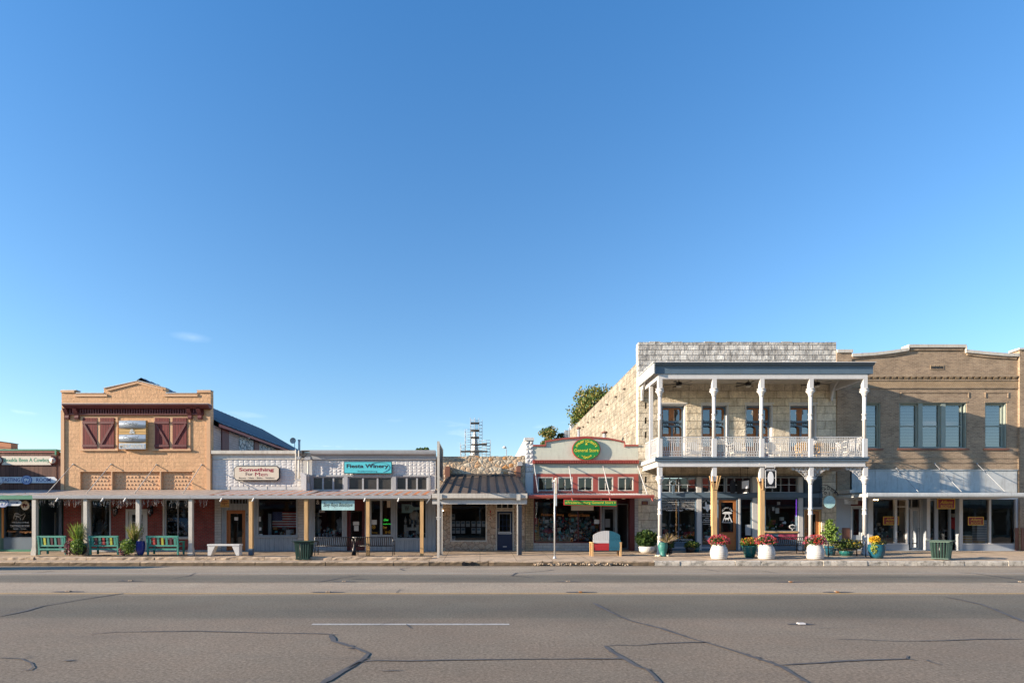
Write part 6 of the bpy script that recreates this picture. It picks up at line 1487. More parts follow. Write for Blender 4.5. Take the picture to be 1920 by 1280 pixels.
for q in (1338.5, 1427.5):
    c_ = X(q, CY_); b = MB(); b.box(c_ - .1, c_ + .1, CY_ - .1, CY_ + .1, Z(902, CY_), Z(875, CY_)); b.build('column_head', 'white_clean', B)
    b = MB(); b.box(c_ - .11, c_ + .11, CY_ - .11, CY_ + .11, zwalk(5, CY_) - .03, Z(905, CY_))
    if q < 1400:
        for sx in (-.12, .12, -.06, .06): b.bar((c_ + sx * .8, CY_ - .12, Z(918, CY_)), (c_ + sx * 2.2, CY_ - .14, Z(892, CY_)), .04)
    else: b.bar((c_ - .1, CY_ - .12, Z(915, CY_)), (c_ - .26, CY_ - .14, Z(895, CY_)), .05); b.bar((c_ + .0, CY_ - .13, Z(918, CY_)), (c_ + .0, CY_ - .13, Z(897, CY_)), .06)
    b.build('timber_prop', 'post_wood', B)
# cast iron lace brackets
def lace(xc, sgn, z_, dist=CY_):
    b = MB(); y = dist
    for (cx, cz, r_) in ((.14, -.12, .10), (.36, -.11, .09), (.57, -.10, .085), (.76, -.08, .07), (.14, -.34, .085), (.13, -.53, .07), (.27, -.24, .06), (.46, -.22, .05)):
        for rr in (r_, r_ * .55): b.tube([(xc + sgn * (cx + rr * math.cos(t_)), y, z_ + cz + rr * math.sin(t_)) for t_ in [k * .5712 for k in range(12)]], .011, 4)
        for k in range(4): a_ = k * .785 + .4; b.bar((xc + sgn * (cx + r_ * .5 * math.cos(a_)), y, z_ + cz + r_ * .5 * math.sin(a_)), (xc + sgn * (cx - r_ * .5 * math.cos(a_)), y, z_ + cz - r_ * .5 * math.sin(a_)), .014)
    b.tube([(xc + sgn * (.08 + .85 * t_), y, z_ - .62 + .58 * math.sin(t_ * 1.57)) for t_ in [k / 8 for k in range(9)]], .012, 4)
    return b.build('lace_bracket', 'white_clean', B)
zt_ = Z(875, CY_) - .01
lace(X(1519.5, CY_) + .08, 1, zt_); lace(X(1519.5, CY_) - .08, -1, zt_) ; lace(X(1621, CY_) - .08, -1, zt_)
# railing panels
def railing(xa, xb, ya, yb, z0_, z1_):
    b = MB(); L = math.dist((xa, ya), (xb, yb)); ux, uy = (xb - xa) / L, (yb - ya) / L
    P = lambda s_, z_: (xa + ux * s_, ya + uy * s_, z_)
    b.bar(P(0, z1_), P(L, z1_), .05, .035); b.bar(P(0, z0_), P(L, z0_), .04, .03)
    for zz_ in (z1_ - .26, z0_ + .24): b.bar(P(0, zz_), P(L, zz_), .018, .018)
    n = max(3, int(L / .092))
    for k in range(n + 1): s_ = L * k / n; b.bar(P(s_, z0_ + .24), P(s_, z1_ - .26), .024, .024)
    n2 = max(3, int(L / .12))
    for (za, zb_) in ((z1_ - .26, z1_ - .02), (z0_ + .02, z0_ + .24)):
        for k in range(n2):
            s0, s1 = L * k / n2, L * (k + 1) / n2
            b.bar(P(s0, za), P(s1, zb_), .013, .015); b.bar(P(s0, zb_), P(s1, za), .013, .015)
            if k: zm_ = (za + zb_) / 2
            b.bar(P(s0, (za + zb_) / 2 - .035), P(s0, (za + zb_) / 2 + .035), .03, .02)
    return b.build('railing_panel', 'white_clean', B)
zr0, zr1 = ZD1 + .09, Z(819, CY_)
for i in range(4): railing(X(COLS[i], CY_) + .1, X(COLS[i + 1], CY_) - .1, CY_, CY_, zr0, zr1)
railing(X(1237, CY_), X(1237, CY_), CY_ + .1, gy - .01, zr0, zr1); railing(X(1620.5, CY_), X(1620.5, CY_), CY_ + .1, gy - .01, zr0, zr1)
# ceiling fans and things on the balcony
def fan(px, lb, rot):
    d_ = 28.7; c_ = X(px, d_); zf = ZR0 + .12
    S = thing('ceiling_fan', lb, 'ceiling fan', (c_, d_, zf), 'fans under the balcony roof')
    b = MB(); b.tube([(c_, d_, zf), (c_, d_, zf - .22)], .02, 8); b.lathe(c_, d_, [(.06, zf - .2), (.14, zf - .24), (.15, zf - .34), (.08, zf - .4)], 14); b.build('motor', 'black', S)
    b = MB(); b.lathe(c_, d_, [(.13, zf - .4), (.14, zf - .42), (.1, zf - .48), (.01, zf - .5)], 14); b.build('light_bowl', 'offwhite', S)
    for k in range(5):
        a_ = rot + k * 2 * math.pi / 5; ux, uy = math.cos(a_), math.sin(a_); b = MB()
        P = [(c_ + ux * r_ - uy * w_, d_ + uy * r_ + ux * w_, zf - .31 + w_ * .15) for r_, w_ in ((.14, -.04), (.7, -.075), (.72, .075), (.14, .04))]
        b.add(P + [(p[0], p[1], p[2] + .012) for p in P], [(0, 1, 2, 3), (4, 5, 6, 7), (0, 1, 5, 4), (1, 2, 6, 5), (2, 3, 7, 6), (3, 0, 4, 7)]); b.build('blade', 'black', S)
fan(1273, 'black ceiling fan under the balcony roof, the left of the three', .3); fan(1403, 'black ceiling fan under the balcony roof, the middle of the three', .9); fan(1532, 'black ceiling fan under the balcony roof, the right of the three', .15)
def chair(px, y, lb, mat, rz=0, w_=.62):
    c_ = X(px, y); z0_ = ZD1 + .002; S = thing('balcony_chair', lb, 'chair', (c_, y, z0_))
    b = MB(); b.box(c_ - w_ / 2, c_ + w_ / 2, y - .28, y + .28, z0_ + .36, z0_ + .44); b.build('seat', mat, S)
    b = MB(); b.prismY([(c_ - w_ / 2, z0_ + .44), (c_ + w_ / 2, z0_ + .44), (c_ + w_ / 2 + .03, z0_ + .8), (c_ + w_ * .3, z0_ + .95), (c_, z0_ + 1.0), (c_ - w_ * .3, z0_ + .95), (c_ - w_ / 2 - .03, z0_ + .8)], y - .3 if rz else y + .24, y - .26 if rz else y + .29); b.build('backrest', mat, S)
    for sx in (-1, 1):
        b = MB(); b.tube([(c_ + sx * w_ * .5, y - .26, z0_ + .44), (c_ + sx * w_ * .52, y - .26, z0_ + .64), (c_ + sx * w_ * .52, y + .24, z0_ + .66)], .025, 6); b.build('armrest', mat, S)
        for sy in (-.25, .25): b = MB(); b.tube([(c_ + sx * w_ * .44, y + sy, z0_ + .36), (c_ + sx * w_ * .46, y + sy, z0_)], .02, 6); b.build('leg', mat, S)
    return S
chair(1302, 28.9, 'white wicker chair on the balcony behind the first railing panel', 'offwhite'); chair(1346, 28.2, 'white chair on the balcony close to the second column', 'offwhite', 1, .5)
chair(1384, 28.9, 'white wicker chair on the balcony in the middle of the second railing panel', 'offwhite'); chair(1447, 28.9, 'white wicker chair on the balcony right of the third column', 'offwhite')
chair(1512, 28.7, 'tan wooden armchair on the balcony behind the fourth column', 'oldwood', 0, .8); chair(1546, 28.9, 'tan wooden armchair on the balcony right of the fourth column', 'oldwood', 0, .8); chair(1598, 28.5, 'white armchair at the right end of the balcony', 'offwhite', 0, .8)
S = thing('balcony_table', 'small round white table on the balcony right of the second column', 'table', (X(1365, 28.6), 28.6, ZD1)); c_ = X(1365, 28.6)
b = MB(); b.lathe(c_, 28.6, [(.3, ZD1 + .7), (.31, ZD1 + .72), (.3, ZD1 + .74), (.01, ZD1 + .741)], 18); b.build('tabletop', 'white_clean', S)
b = MB(); b.tube([(c_, 28.6, ZD1 + .7), (c_, 28.6, ZD1 + .1)], .03, 8); b.lathe(c_, 28.6, [(.2, ZD1 + .002), (.18, ZD1 + .06), (.03, ZD1 + .12)], 12); b.build('pedestal', 'white_clean', S)
# hanging signs of this building
S = thing('oval_logo_sign', 'black hanging sign with a white oval and white frame beside the second timber prop', 'sign', (X(1444, 27.3), 27.3, Z(915, 27.3)))
a, c, e, g_ = X(1434.2, 27.3), X(1455.5, 27.3), Z(915, 27.3), Z(877.5, 27.3); cx, cz = (a + c) / 2, Z(895.5, 27.3)
b = MB(); b.box(a, c, 27.3, 27.35, e, g_); b.build('board', 'blackpanel', S)
b = MB(); b.frame(a + .015, c - .015, e + .03, g_ - .1, 27.285, 27.298, .018); b.box(a + .03, a + .1, 27.285, 27.298, cz - .01, cz + .01); b.box(c - .1, c - .03, 27.285, 27.298, cz - .01, cz + .01)
b.prismY([(cx + .135 * math.cos(t_ * .2618), cz + .31 * math.sin(t_ * .2618)) for t_ in range(24)], 27.28, 27.298); b.build('white_oval', 'txt_white', S)
letters(S, 'lettering', [('FLYING COW', cx, g_ - .055, .36, .06, 27.29, dict(bold=.02)), ('COFFEE BAR', cx, e + .075, .34, .035, 27.275, dict(bold=.01))], 'txt_white')
b = MB(); b.bar((X(1423.5, 27.3), 27.3, Z(869, 27.3)), (X(1459, 27.3), 27.3, Z(869, 27.3)), .045); b.bar((X(1435, 27.3), 27.3, Z(869, 27.3)), (X(1436, 27.3), 27.3, g_), .02); b.bar((X(1453, 27.3), 27.3, Z(869, 27.3)), (X(1452.5, 27.3), 27.3, g_), .02); b.box(X(1437, 27.3), X(1451, 27.3), 27.29, 27.31, Z(876, 27.3), Z(872, 27.3)); b.build('bracket', 'white_clean', S)
S = thing('projecting_sign', 'black and white shop sign hung edge-on to the street above the orange wooden door', 'sign', (X(1395, 28), 28.4, Z(925, 28)))
xa_, xb_ = X(1383, 29.0), X(1407, 28.0)
def slab(mb, xa_, ya_, xb_, yb_, z0_, z1_, off=0, th=.03):
    n_ = Vector((ya_ - yb_, xb_ - xa_, 0)).normalized(); n_ = -n_ if n_.y > 0 else n_
    P = [Vector((xa_, ya_, z0_)), Vector((xb_, yb_, z0_)), Vector((xb_, yb_, z1_)), Vector((xa_, ya_, z1_))]
    P = [p + n_ * off for p in P]; Q = [p + n_ * th for p in P]
    mb.add([tuple(p) for p in P + Q], [(0, 1, 2, 3), (4, 5, 6, 7), (0, 1, 5, 4), (1, 2, 6, 5), (2, 3, 7, 6), (3, 0, 4, 7)])
b = MB(); slab(b, xa_, 29.0, xb_, 28.0, Z(924, 28), Z(898.5, 28)); b.build('board', 'blackpanel', S)
b = MB(); slab(b, xa_ + .03, 29.0, xb_ - .03, 28.02, Z(914.5, 28), Z(900, 28), .032, .006); slab(b, xa_ + .05, 29.0, xb_ - .05, 28.02, Z(923.5, 28), Z(922, 28), .032, .006); b.build('white_panel', 'txt_white', S)
ang = math.atan2(28.0 - 29.0, xb_ - xa_); b = MB()
M4 = Matrix.Translation(((xa_ + xb_) / 2, 28.44, Z(918.7, 28))) @ Matrix.Rotation(ang, 4, 'Z')
b.text('HOUSE OF', 0, 0, .75, .12, 0, 0, .01, M4=M4); b.build('lettering', 'txt_white', S)
for q in ((xa_ + .1, 28.9), (xb_ - .1, 28.1)): b = MB(); b.tube([(q[0], q[1], Z(899, 28)), (q[0], q[1], ZD0)], .01, 4); b.build('hanger', 'black', S)
S = MB(); c_ = X(1374, 29); S.prismY([(c_ + p[0] * .14, Z(910.5, 29) + p[1] * .38) for p in ((-.6, -1), (.6, -1), (.95, -.6), (1, .1), (.7, .6), (.35, .75), (.2, 1), (-.2, 1), (-.35, .75), (-.7, .6), (-1, .1), (-.95, -.6))], 29, 29.05); S.build('figure_sign', 'blackpanel', origin=(c_, 29, 3), label='tall dark cut-out sign left of the black and white projecting sign', cat='sign')
for q, lb in ((1555.5, 'mint oval sign hanging from black iron scrollwork at the right stone pier'),):
    S = thing('oval_sign', lb, 'sign', (X(q, 28.9), 28.9, Z(942, 28.9))); c_, cz = X(q, 28.9), Z(940.5, 28.9)
    b = MB(); b.prismY([(c_ + .30 * math.cos(t_ * .3927), cz + .32 * math.sin(t_ * .3927)) for t_ in range(16)], 28.9, 28.95); b.build('board', 'sign_mint', S)
    b = MB()
    for (ax, az_, r_) in ((-.32, .62, .14), (-.05, .7, .1), (.14, .58, .09), (-.2, .44, .08), (.3, .46, .07)):
        b.tube([(c_ + ax + r_ * math.cos(t_) * (1 - t_ / 14), 28.92, cz + az_ + r_ * math.sin(t_) * (1 - t_ / 14)) for t_ in [k * .6 for k in range(16)]], .014, 4)
    b.tube([(c_ - .48, 28.92, cz - .1), (c_ - .47, 28.92, cz + .85), (c_ - .1, 28.92, cz + .84), (c_ + .25, 28.92, cz + .6), (c_ + .42, 28.92, cz + .45), (c_ + .44, 28.92, cz + .3)], .018, 5); b.bar((c_ - .47, 28.92, cz + .5), (c_ - .3, 29.98, cz + .5), .03); b.tube([(c_, 28.92, cz + .3), (c_, 28.92, cz + .5)], .012, 4); b.build('scroll_bracket', 'black', S)
S = thing('lamp_bracket', 'dark round iron lamp bracket on the stone pier left of the handcrafted window', 'bracket', (X(1258), 29.7, Z(912)))
b = MB(); c_, cz = X(1260), Z(906); b.tube([(c_ + .14 * math.cos(k * .5236), 29.8, cz + .14 * math.sin(k * .5236)) for k in range(13)], .03, 5); b.bar((c_, 29.8, cz - .14), (c_, 29.8, cz - .55), .12, .08); b.bar((X(1222), 29.85, Z(892)), (c_ - .3, 29.8, Z(893)), .03); b.build('bracket', 'slate', S)
b = MB(); S = thing('wall_plaque', 'small dark bronze plaque on the stone pier left of the first column', 'plaque', (X(1208.5), 29.97, Z(942)))
b.box(X(1203), X(1214.5), 29.95, 29.995, Z(945.5), Z(939)); b.build('plate', 'maroon', S); letters(S, 'lettering', [('HOTEL', X(1208.7), Z(942.2), .2, .06, 29.945)], 'txt_gold')
for q in (1306, 1316, 1328, 1471, 1489, 1500):
    d_ = 28.9; S = MB(); S.lathe(X(q, d_), d_, [(.05, ZD0 + .0), (.055, ZD0 - .02), (.045, ZD0 - .13), (.02, ZD0 - .14)], 8); S.build('spotlight', 'black', origin=(X(q, d_), d_, ZD0), label='small black spotlight under the balcony deck, ' + {1306: 'leftmost', 1316: 'second from the left', 1328: 'third from the left', 1471: 'first right of the oval sign', 1489: 'second right of the oval sign', 1500: 'rightmost'}[q], cat='spotlight', group='spotlights under the balcony deck')
S = thing('porch_fan', 'dark fan with long blades under the balcony deck above the orange door', 'ceiling fan', (X(1392, 28.8), 28.8, ZD0)); c_ = X(1395, 28.8)
b = MB(); b.tube([(c_, 28.8, ZD0 + .02), (c_, 28.8, ZD0 - .12)], .03, 8); b.lathe(c_, 28.8, [(.1, ZD0 - .08), (.11, ZD0 - .14), (.03, ZD0 - .16)], 12); b.build('motor', 'black', S)
for a_ in (3.05, .95, 5.15): b = MB(); b.bar((c_, 28.8, ZD0 - .1), (c_ + 1.0 * math.cos(a_), 28.8 + 1.0 * math.sin(a_), ZD0 - .1), .12, .015); b.build('blade', 'black', S)

# ================================================================== 7: TAN BRICK BUILDING
B = thing('tan_brick_building', 'two storey tan brick building with curved stepped parapet and flat white canopy', 'building', (X(1740), 30, .09))
x0, x1 = X(1568) + .004, X(1908)
wins = [RC(1616, 754.5, 1651.5, 840), RC(1686, 754.5, 1812.5, 840), RC(1847, 754.5, 1887.5, 840)]
zp = Z(668)
b = MB(); b.wall(x0, x1, 3.0, zp, gy, .4, wins)
b.prismY([(X(1596), zp), (X(1909), zp), (X(1909), Z(665.5)), (X(1880), Z(664.5)), (X(1850), Z(662.5)), (X(1809), Z(658.5)), (X(1809), Z(649)), (X(1702), Z(649)), (X(1702), Z(655)), (X(1670), Z(660)), (X(1635), Z(664)), (X(1596), Z(666))], gy + .001, gy + .39)
b.prismY([(x0, zp), (X(1596) - .002, zp), (X(1596) - .002, Z(658)), (x0, Z(658))], gy - .05, gy + .39); b.box(x0, X(1596) - .002, gy - .05, gy - .002, 3.1, zp - .002)
b.build('wall', 'tanbrick', B)
b = MB()
for pts in ([(1596, 665), (1635, 663), (1670, 659), (1701.5, 654)], [(1701.5, 648), (1809, 648)], [(1809, 657.5), (1850, 661.5), (1880, 664), (1909, 665)], [(1568, 657.5), (1597, 657.5)]):
    for i in range(len(pts) - 1):
        (a, e), (c, g_) = pts[i], pts[i + 1]
        if a == 1568: a = 1568.3
        b.prismY([(X(a), Z(e) - .12), (X(c), Z(g_) - .12), (X(c), Z(g_) + .04), (X(a), Z(e) + .04)], gy - .12, gy + .45)
b.box(X(1700.3), X(1702.2), gy - .13, gy + .46, Z(656.5), Z(649.5)); b.box(X(1808), X(1810), gy - .13, gy + .46, Z(659), Z(649.5)); b.build('coping', 'offwhite', B)
b = MB()
for pts in ([(1597, 669.5), (1670, 664), (1700, 659)], [(1706, 653.5), (1804, 653.5)], [(1812, 662.5), (1850, 667), (1905, 670)]):
    for i in range(len(pts) - 1): (a, e), (c, g_) = pts[i], pts[i + 1]; b.prismY([(X(a), Z(e) - .1), (X(c), Z(g_) - .1), (X(c), Z(g_)), (X(a), Z(e))], gy - .06, gy - .002)
b.box(X(1597), X(1907), gy - .1, gy - .002, Z(707), Z(705)); b.box(X(1597), X(1907), gy - .05, gy - .002, Z(714), Z(711.5)); b.box(X(1597), X(1907), gy - .05, gy - .002, Z(728), Z(726)); b.box(X(1597), X(1907), gy - .03, gy - .002, Z(859), Z(857.5)); b.box(X(1597), X(1907), gy - .03, gy - .002, Z(868), Z(866.5))
bandp = b.build('brick_bands', 'tanbrick', B)
b = MB(); b.box(X(1597), X(1907), gy - .02, gy - .0025, Z(726) + .004, Z(714) - .004); n = 26
for k in range(n): c_ = X(1597) + (X(1906) - X(1597)) * (k + .5) / n; b.prismX([(gy - .003, Z(711.4)), (gy - .03, Z(711.4)), (gy - .09, Z(708.5)), (gy - .09, Z(707) - .003), (gy - .003, Z(707) - .003)], c_ - .09, c_ + .09)
b.build('ornament_band', 'tanbrick_or', B)
b = MB()
for q0, q1 in ((1690, 1815), (1848, 1889)):
    a, c, e, g_ = RC(q0, 735, q1, 745.5)
    b.box(a, c, gy - .03, gy - .002, g_ - .04, g_); b.box(a - .04, a, gy - .03, gy - .002, e, g_); b.box(c, c + .04, gy - .03, gy - .002, e, g_)
b.build('brick_panels', 'tanbrick', B)
for w_ in wins: b = MB(); b.box(w_[0] - .1, w_[1] + .1, gy - .06, gy - .002, w_[2] - .1, w_[2] - .002); b.build('window_sill', 'browndado', B); b = MB(); b.box(w_[0] - .04, w_[1] + .04, gy - .02, gy - .002, w_[3] + .002, w_[3] + .06); b.build('window_lintel', 'tanbrick', B)
# attic vent grille
b = MB(); rg = random.Random(4); a, c, e, g_ = RC(1745, 686, 1768, 691.5); b.box(a - .03, c + .03, gy - .02, gy - .002, e - .04, g_ + .04); b.build('vent_panel', 'tanbrick_or', B)
b = MB()
for k in range(9): q = a + (c - a) * (k + .5) / 9; b.prismY([(q - .02, e), (q + .03, e + .02), (q + .02, g_), (q - .03, g_ - .02 * (k % 3))], gy - .024, gy - .021)
b.build('vent_slots', 'black', B)
def sash(rc, y, label=None):
    a, c, e, g_ = rc
    o = window(B, rc, y, .07, 'sage', 1, 2, .1, 'glass_up', .06, 0, 'sash_window')
    bl = MB(); n_ = 26
    for k in range(n_): z_ = e + .1 + (g_ - e - .25) * k / n_; bl.box(a + .08, c - .08, y + .14, y + .145, z_, z_ + .055)
    bl.build('blind', 'pale_blue', o); return o
sash((X(1618), X(1650), wins[0][2] + .03, wins[0][3] - .05), gy + .14)
for q0, q1 in ((1689, 1723), (1731, 1766), (1774, 1808)): sash((X(q0), X(q1), wins[1][2] + .03, wins[1][3] - .05), gy + .14)
sash((X(1849.5), X(1884.5), wins[2][2] + .03, wins[2][3] - .05), gy + .14)
b = MB()
for w_ in wins: b.frame(w_[0] + .002, w_[1] - .002, w_[2] + .002, w_[3] - .002, gy + .03, gy + .24, .045)
for q in (1727, 1770): b.box(X(q) - .115, X(q) + .115, gy + .04, gy + .235, wins[1][2] + .05, wins[1][3] - .05)
b.build('window_casing', 'sage', B)
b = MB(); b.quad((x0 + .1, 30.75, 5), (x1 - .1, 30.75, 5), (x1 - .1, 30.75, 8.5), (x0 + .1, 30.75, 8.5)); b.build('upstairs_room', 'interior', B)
# painted panel and canopy
b = MB(); xs_ = [X(1593), X(1640), X(1682), X(1722), X(1763), X(1805), X(1846), X(1906)]
for i in range(7): b.box(xs_[i], xs_[i + 1] - .012, gy - .05, gy - .002, Z(923), Z(881.5))
b.box(X(1593), X(1906), gy - .1, gy - .051, Z(881.5), Z(880)); b.build('canopy_panel', 'panel_blue', B)
yc = 27.5; cz0, cz1 = Z(932.3, yc), Z(923.5, yc)
b = MB(); b.box(X(1625, yc), X(1960, yc), yc, gy - .11, cz0 + .05, cz1 - .04); b.prismX([(yc - .03, cz0), (yc - .08, cz0 + .06), (yc - .08, cz1 - .06), (yc - .05, cz1), (yc - .002, cz1), (yc - .002, cz0)], X(1625, yc), X(1960, yc))
b.box(X(1572), X(1625, yc) - .02, gy - 1.3, gy - .055, Z(924, 29), Z(918, 29)); b.build('flat_canopy', 'panel_blue', B)
rods(B, [(1680.6, 878, 1722, 921.5), (1752.7, 869, 1803, 921.5), (1831.7, 869, 1885, 921.5)], 'grey', .016, 28.0)
b = MB(); b.box(X(1622, 28.2), X(1628, 28.2), 28.1, 28.5, Z(932, 28.2), Z(924, 28.2)); b.build('floodlight', 'offwhite', B)
# shopfront
so = [(X(1595), X(1618), .1, Z(938)), (X(1635), X(1701.5), Z(1020), Z(934)), (X(1704), X(1737), .12, Z(934)), (X(1743), X(1798), .1, Z(934)), (X(1803), X(1906), Z(1020), Z(934))]
b = MB(); b.wall(x0, x1, .0, 3.0, gy, .25, so); b.build('shopfront', 'pale_blue', B)  # white front, blue-grey shade put into its colour
b = MB(); b.box(x0 + .3, X(1593), gy - .03, gy - .003, .05, Z(989)); b.build('brown_dado', 'browndado', B)
door(B, (X(1595), X(1618), .1, Z(948)), gy, 'grey_trim', .1, .8, frame='white', fw=.05)
b = MB(); b.box(X(1595), X(1618), gy + .05, gy + .09, Z(948) + .003, Z(938)); b.build('door_head', 'maroon', B)
window(B, (so[1][0], X(1679), so[1][2], so[1][3]), gy, .05, 'white', name='shop_window')
window(B, (X(1679) + .004, so[1][1], so[1][2], so[1][3]), gy, .07, 'white', 1, 2, ratio=.82, name='shop_window')
door(B, (X(1719), X(1737), .12, Z(953)), gy + .4, 'white', .06, .12, frame='white', fw=.04); window(B, (X(1704.5), X(1718.5), .2, Z(953)), gy + .4, .04, 'white', name='side_light'); window(B, (X(1704.5), X(1737), Z(952), Z(934)), gy + .4, .04, 'white', 2, name='transom')
b = MB(); b.box(X(1701.5), X(1704) , gy + .26, gy + .6, .1, 3.0); b.box(X(1737), X(1743), gy + .26, gy + .6, .1, 3.0); b.build('entrance_reveals', 'white', B)
window(B, (X(1743.5), X(1797.5), .12, Z(934.5)), gy + .5, .08, 'pale_blue', 2, 1, bar=.2, name='shop_window')
for q0, q1 in ((1797.5, 1803), (1627, 1635), (1737, 1743)): b = MB(); b.box(X(q0), X(q1), gy - .05, gy - .003, .1, 3.0); b.build('pilaster', 'white', B)
window(B, (so[4][0], X(1856), so[4][2], so[4][3]), gy, .05, 'white', name='shop_window'); window(B, (X(1856) + .004, so[4][1], so[4][2], so[4][3]), gy, .05, 'white', name='shop_window')
b = MB(); b.box(X(1572), X(1910), gy - .1, gy - .003, .0, .1); b.box(X(1906), x1 , gy - .03, gy - .003, Z(989), 3.0); b.build('plinth', 'pale_blue', B)
b = MB(); b.box(X(1902), x1, gy - .06, gy - .032, .02, Z(989)); b.build('right_dado', 'browndado', B)
interior(B, x0 + .2, x1 - .1, z1=2.95)
b = MB(); b.quad((x0 + .01, 30.4, 0), (x0 + .01, 48, 0), (x0 + .01, 48, 9), (x0 + .01, 30.4, 9)); b.quad((x1 - .01, 30.4, 0), (x1 - .01, 48, 0), (x1 - .01, 48, 9), (x1 - .01, 30.4, 9)); b.quad((x0, 30.4, 9), (x1, 30.4, 9), (x1, 48, 9), (x0, 48, 9)); b.build('side_walls_and_roof', 'tanbrick', B)
def boots_sign(q0, p0, q1, p1, y, lb, hang=True):
    S = thing('boots_sign', lb, 'sign', (X((q0 + q1) / 2, y), y, Z(p1, y)), 'maroon boot shop signs')
    a, c, e, g_ = X(q0, y), X(q1, y), Z(p1, y), Z(p0, y)
    b = MB(); b.box(a, c, y, y + .04, e, g_); b.build('board', 'sign_maroon', S)
    b = MB(); b.frame(a - .004, c + .004, e - .004, g_ + .004, y - .014, y - .002, .035); b.build('border', 'txt_gold', S)
    letters(S, 'lettering', [('Allens', (a + c) / 2, e + (g_ - e) * .66, (c - a) * .74, (g_ - e) * .34, y - .02, dict(shear=.35, bold=.015)), ('BOOTS', (a + c) / 2 + .01, e + (g_ - e) * .25, (c - a) * .66, (g_ - e) * .25, y - .02, dict(bold=.02))], 'txt_gold')
    if hang:
        for q in (a + .1, c - .1): b = MB(); b.tube([(q, y + .02, g_), (q, y + .02, 2.95)], .006, 4); b.build('hanger', 'black', S)
boots_sign(1656, 968, 1685.5, 983.5, 30.02, 'maroon and gold boots sign in front of the left shop window of the brick building')
boots_sign(1757.5, 934.5, 1790.5, 953.5, 28.4, 'larger maroon and gold boots sign hung under the white canopy above the entrance', False)
for q in (1762, 1786): b = MB(); b.tube([(X(q, 28.4), 28.42, Z(934.5, 28.4)), (X(q, 28.4), 28.42, cz0 + .06)], .01, 4); b.build('sign_hanger', 'black', bpy.data.objects['boots_sign.001'])
boots_sign(1815, 968.5, 1844, 984, 30.02, 'maroon and gold boots sign in front of the right shop window of the brick building')
S = thing('arrow_notice', 'small white notice board hung over the narrow door left of the white column', 'sign', (X(1595, 29), 29, Z(945, 29)))
b = MB(); b.box(X(1583.5, 29), X(1608.5, 29), 29, 29.04, Z(944.5, 29), Z(935.5, 29)); b.build('board', 'offwhite', S)
letters(S, 'lettering', [('UPSTAIRS', X(1597, 29), Z(938, 29), .42, .06, 28.99, dict(bold=.02)), ('OFFICES', X(1597, 29), Z(942, 29), .36, .05, 28.99, dict(bold=.02))], 'txt_black')
S = thing('bulb_cluster', 'three warm glowing bulbs inside the upper left of the boots window', 'lamp', (X(1641, 30.8), 30.8, Z(936, 30.8)))
for q in (1637, 1640.5, 1645): b = MB(); b.ball((X(q, 30.8), 30.8, Z(936, 30.8)), .05, 8); b.build('bulb', 'bulb', S)
# things in the boot shop
def mann(px, y, z0_, lb):
    c_ = X(px, y); S = thing('shop_mannequin', lb, 'mannequin', (c_, y, z0_))
    b = MB(); b.lathe(c_, y, [(.05, z0_ + 1.5), (.1, z0_ + 1.55), (.1, z0_ + 1.7), (.05, z0_ + 1.76)], 10); b.build('head', 'offwhite', S)
    b = MB(); b.lathe(c_, y, [(.2, z0_ + .85), (.21, z0_ + 1.0), (.22, z0_ + 1.3), (.2, z0_ + 1.42), (.06, z0_ + 1.5)], 12, sq=.55)
    for sx in (-1, 1): b.tube([(c_ + sx * .2, y, z0_ + 1.38), (c_ + sx * .27, y, z0_ + 1.15), (c_ + sx * .28, y - .04, z0_ + .92)], [.065, .055, .05], 8)
    b.build('red_shirt', 'flag_red', S)
    b = MB()
    for sx in (-1, 1): b.tube([(c_ + sx * .1, y, z0_ + .88), (c_ + sx * .11, y, z0_ + .45), (c_ + sx * .12, y, z0_)], [.11, .08, .07], 8)
    b.build('jeans', 'slate_dark', S)
    b = MB(); b.lathe(c_, y, [(.19, z0_ + 1.71), (.2, z0_ + 1.73), (.1, z0_ + 1.74), (.09, z0_ + 1.84), (.01, z0_ + 1.85)], 12); b.build('hat', 'black', S)
mann(1787, 30.9, .35, 'mannequin in a red shirt and black hat behind the boot shop entrance glass')
def boxes(q, y, n, w_, mat, lb, z0_=.35, grp='stacked shoe boxes'):
    for k in range(n):
        z_ = z0_ + k * .135; b = MB(); b.box(X(q, y) - w_ / 2, X(q, y) + w_ / 2, y - .15, y + .15, z_, z_ + .125); o = b.build('shoe_box', mat, origin=(X(q, y), y, z_), label=f'{lb}, {["lowest", "second", "third", "fourth", "fifth", "sixth", "seventh", "eighth", "ninth", "tenth", "top"][min(k, 10)]} from floor', cat='shoe box', group=grp)
        b = MB(); b.box(X(q, y) - w_ / 2 - .006, X(q, y) + w_ / 2 + .006, y - .156, y + .156, z_ + .09, z_ + .128); b.build('lid', 'txt_white' if mat == 'pale_blue' else 'sign_cream', o)
boxes(1833, 30.8, 9, .33, 'pale_blue', 'pale shoe box, left tall stack, right boot window'); boxes(1844, 30.8, 10, .3, 'pale_blue', 'pale shoe box, right tall stack, right boot window')
boxes(1812, 30.7, 4, .36, 'oldwood', 'brown shoe box, short stack left of pale stacks'); boxes(1836, 30.5, 2, .36, 'oldwood', 'brown shoe box in front of tall pale stacks')
S = thing('display_table', 'wooden display table with a red garment at the right end of the boot window', 'table', (X(1893, 30.9), 30.9, .3)); a, c = X(1884, 30.9), X(1903, 30.9)
b = MB(); b.box(a, c, 30.7, 31.2, 1.0, 1.05); b.build('tabletop', 'oldwood', S)
for q in (a + .03, c - .03): 
    for y_ in (30.73, 31.17): b = MB(); b.box(q - .03, q + .03, y_ - .03, y_ + .03, .2, 1.0); b.build('leg', 'oldwood', S)
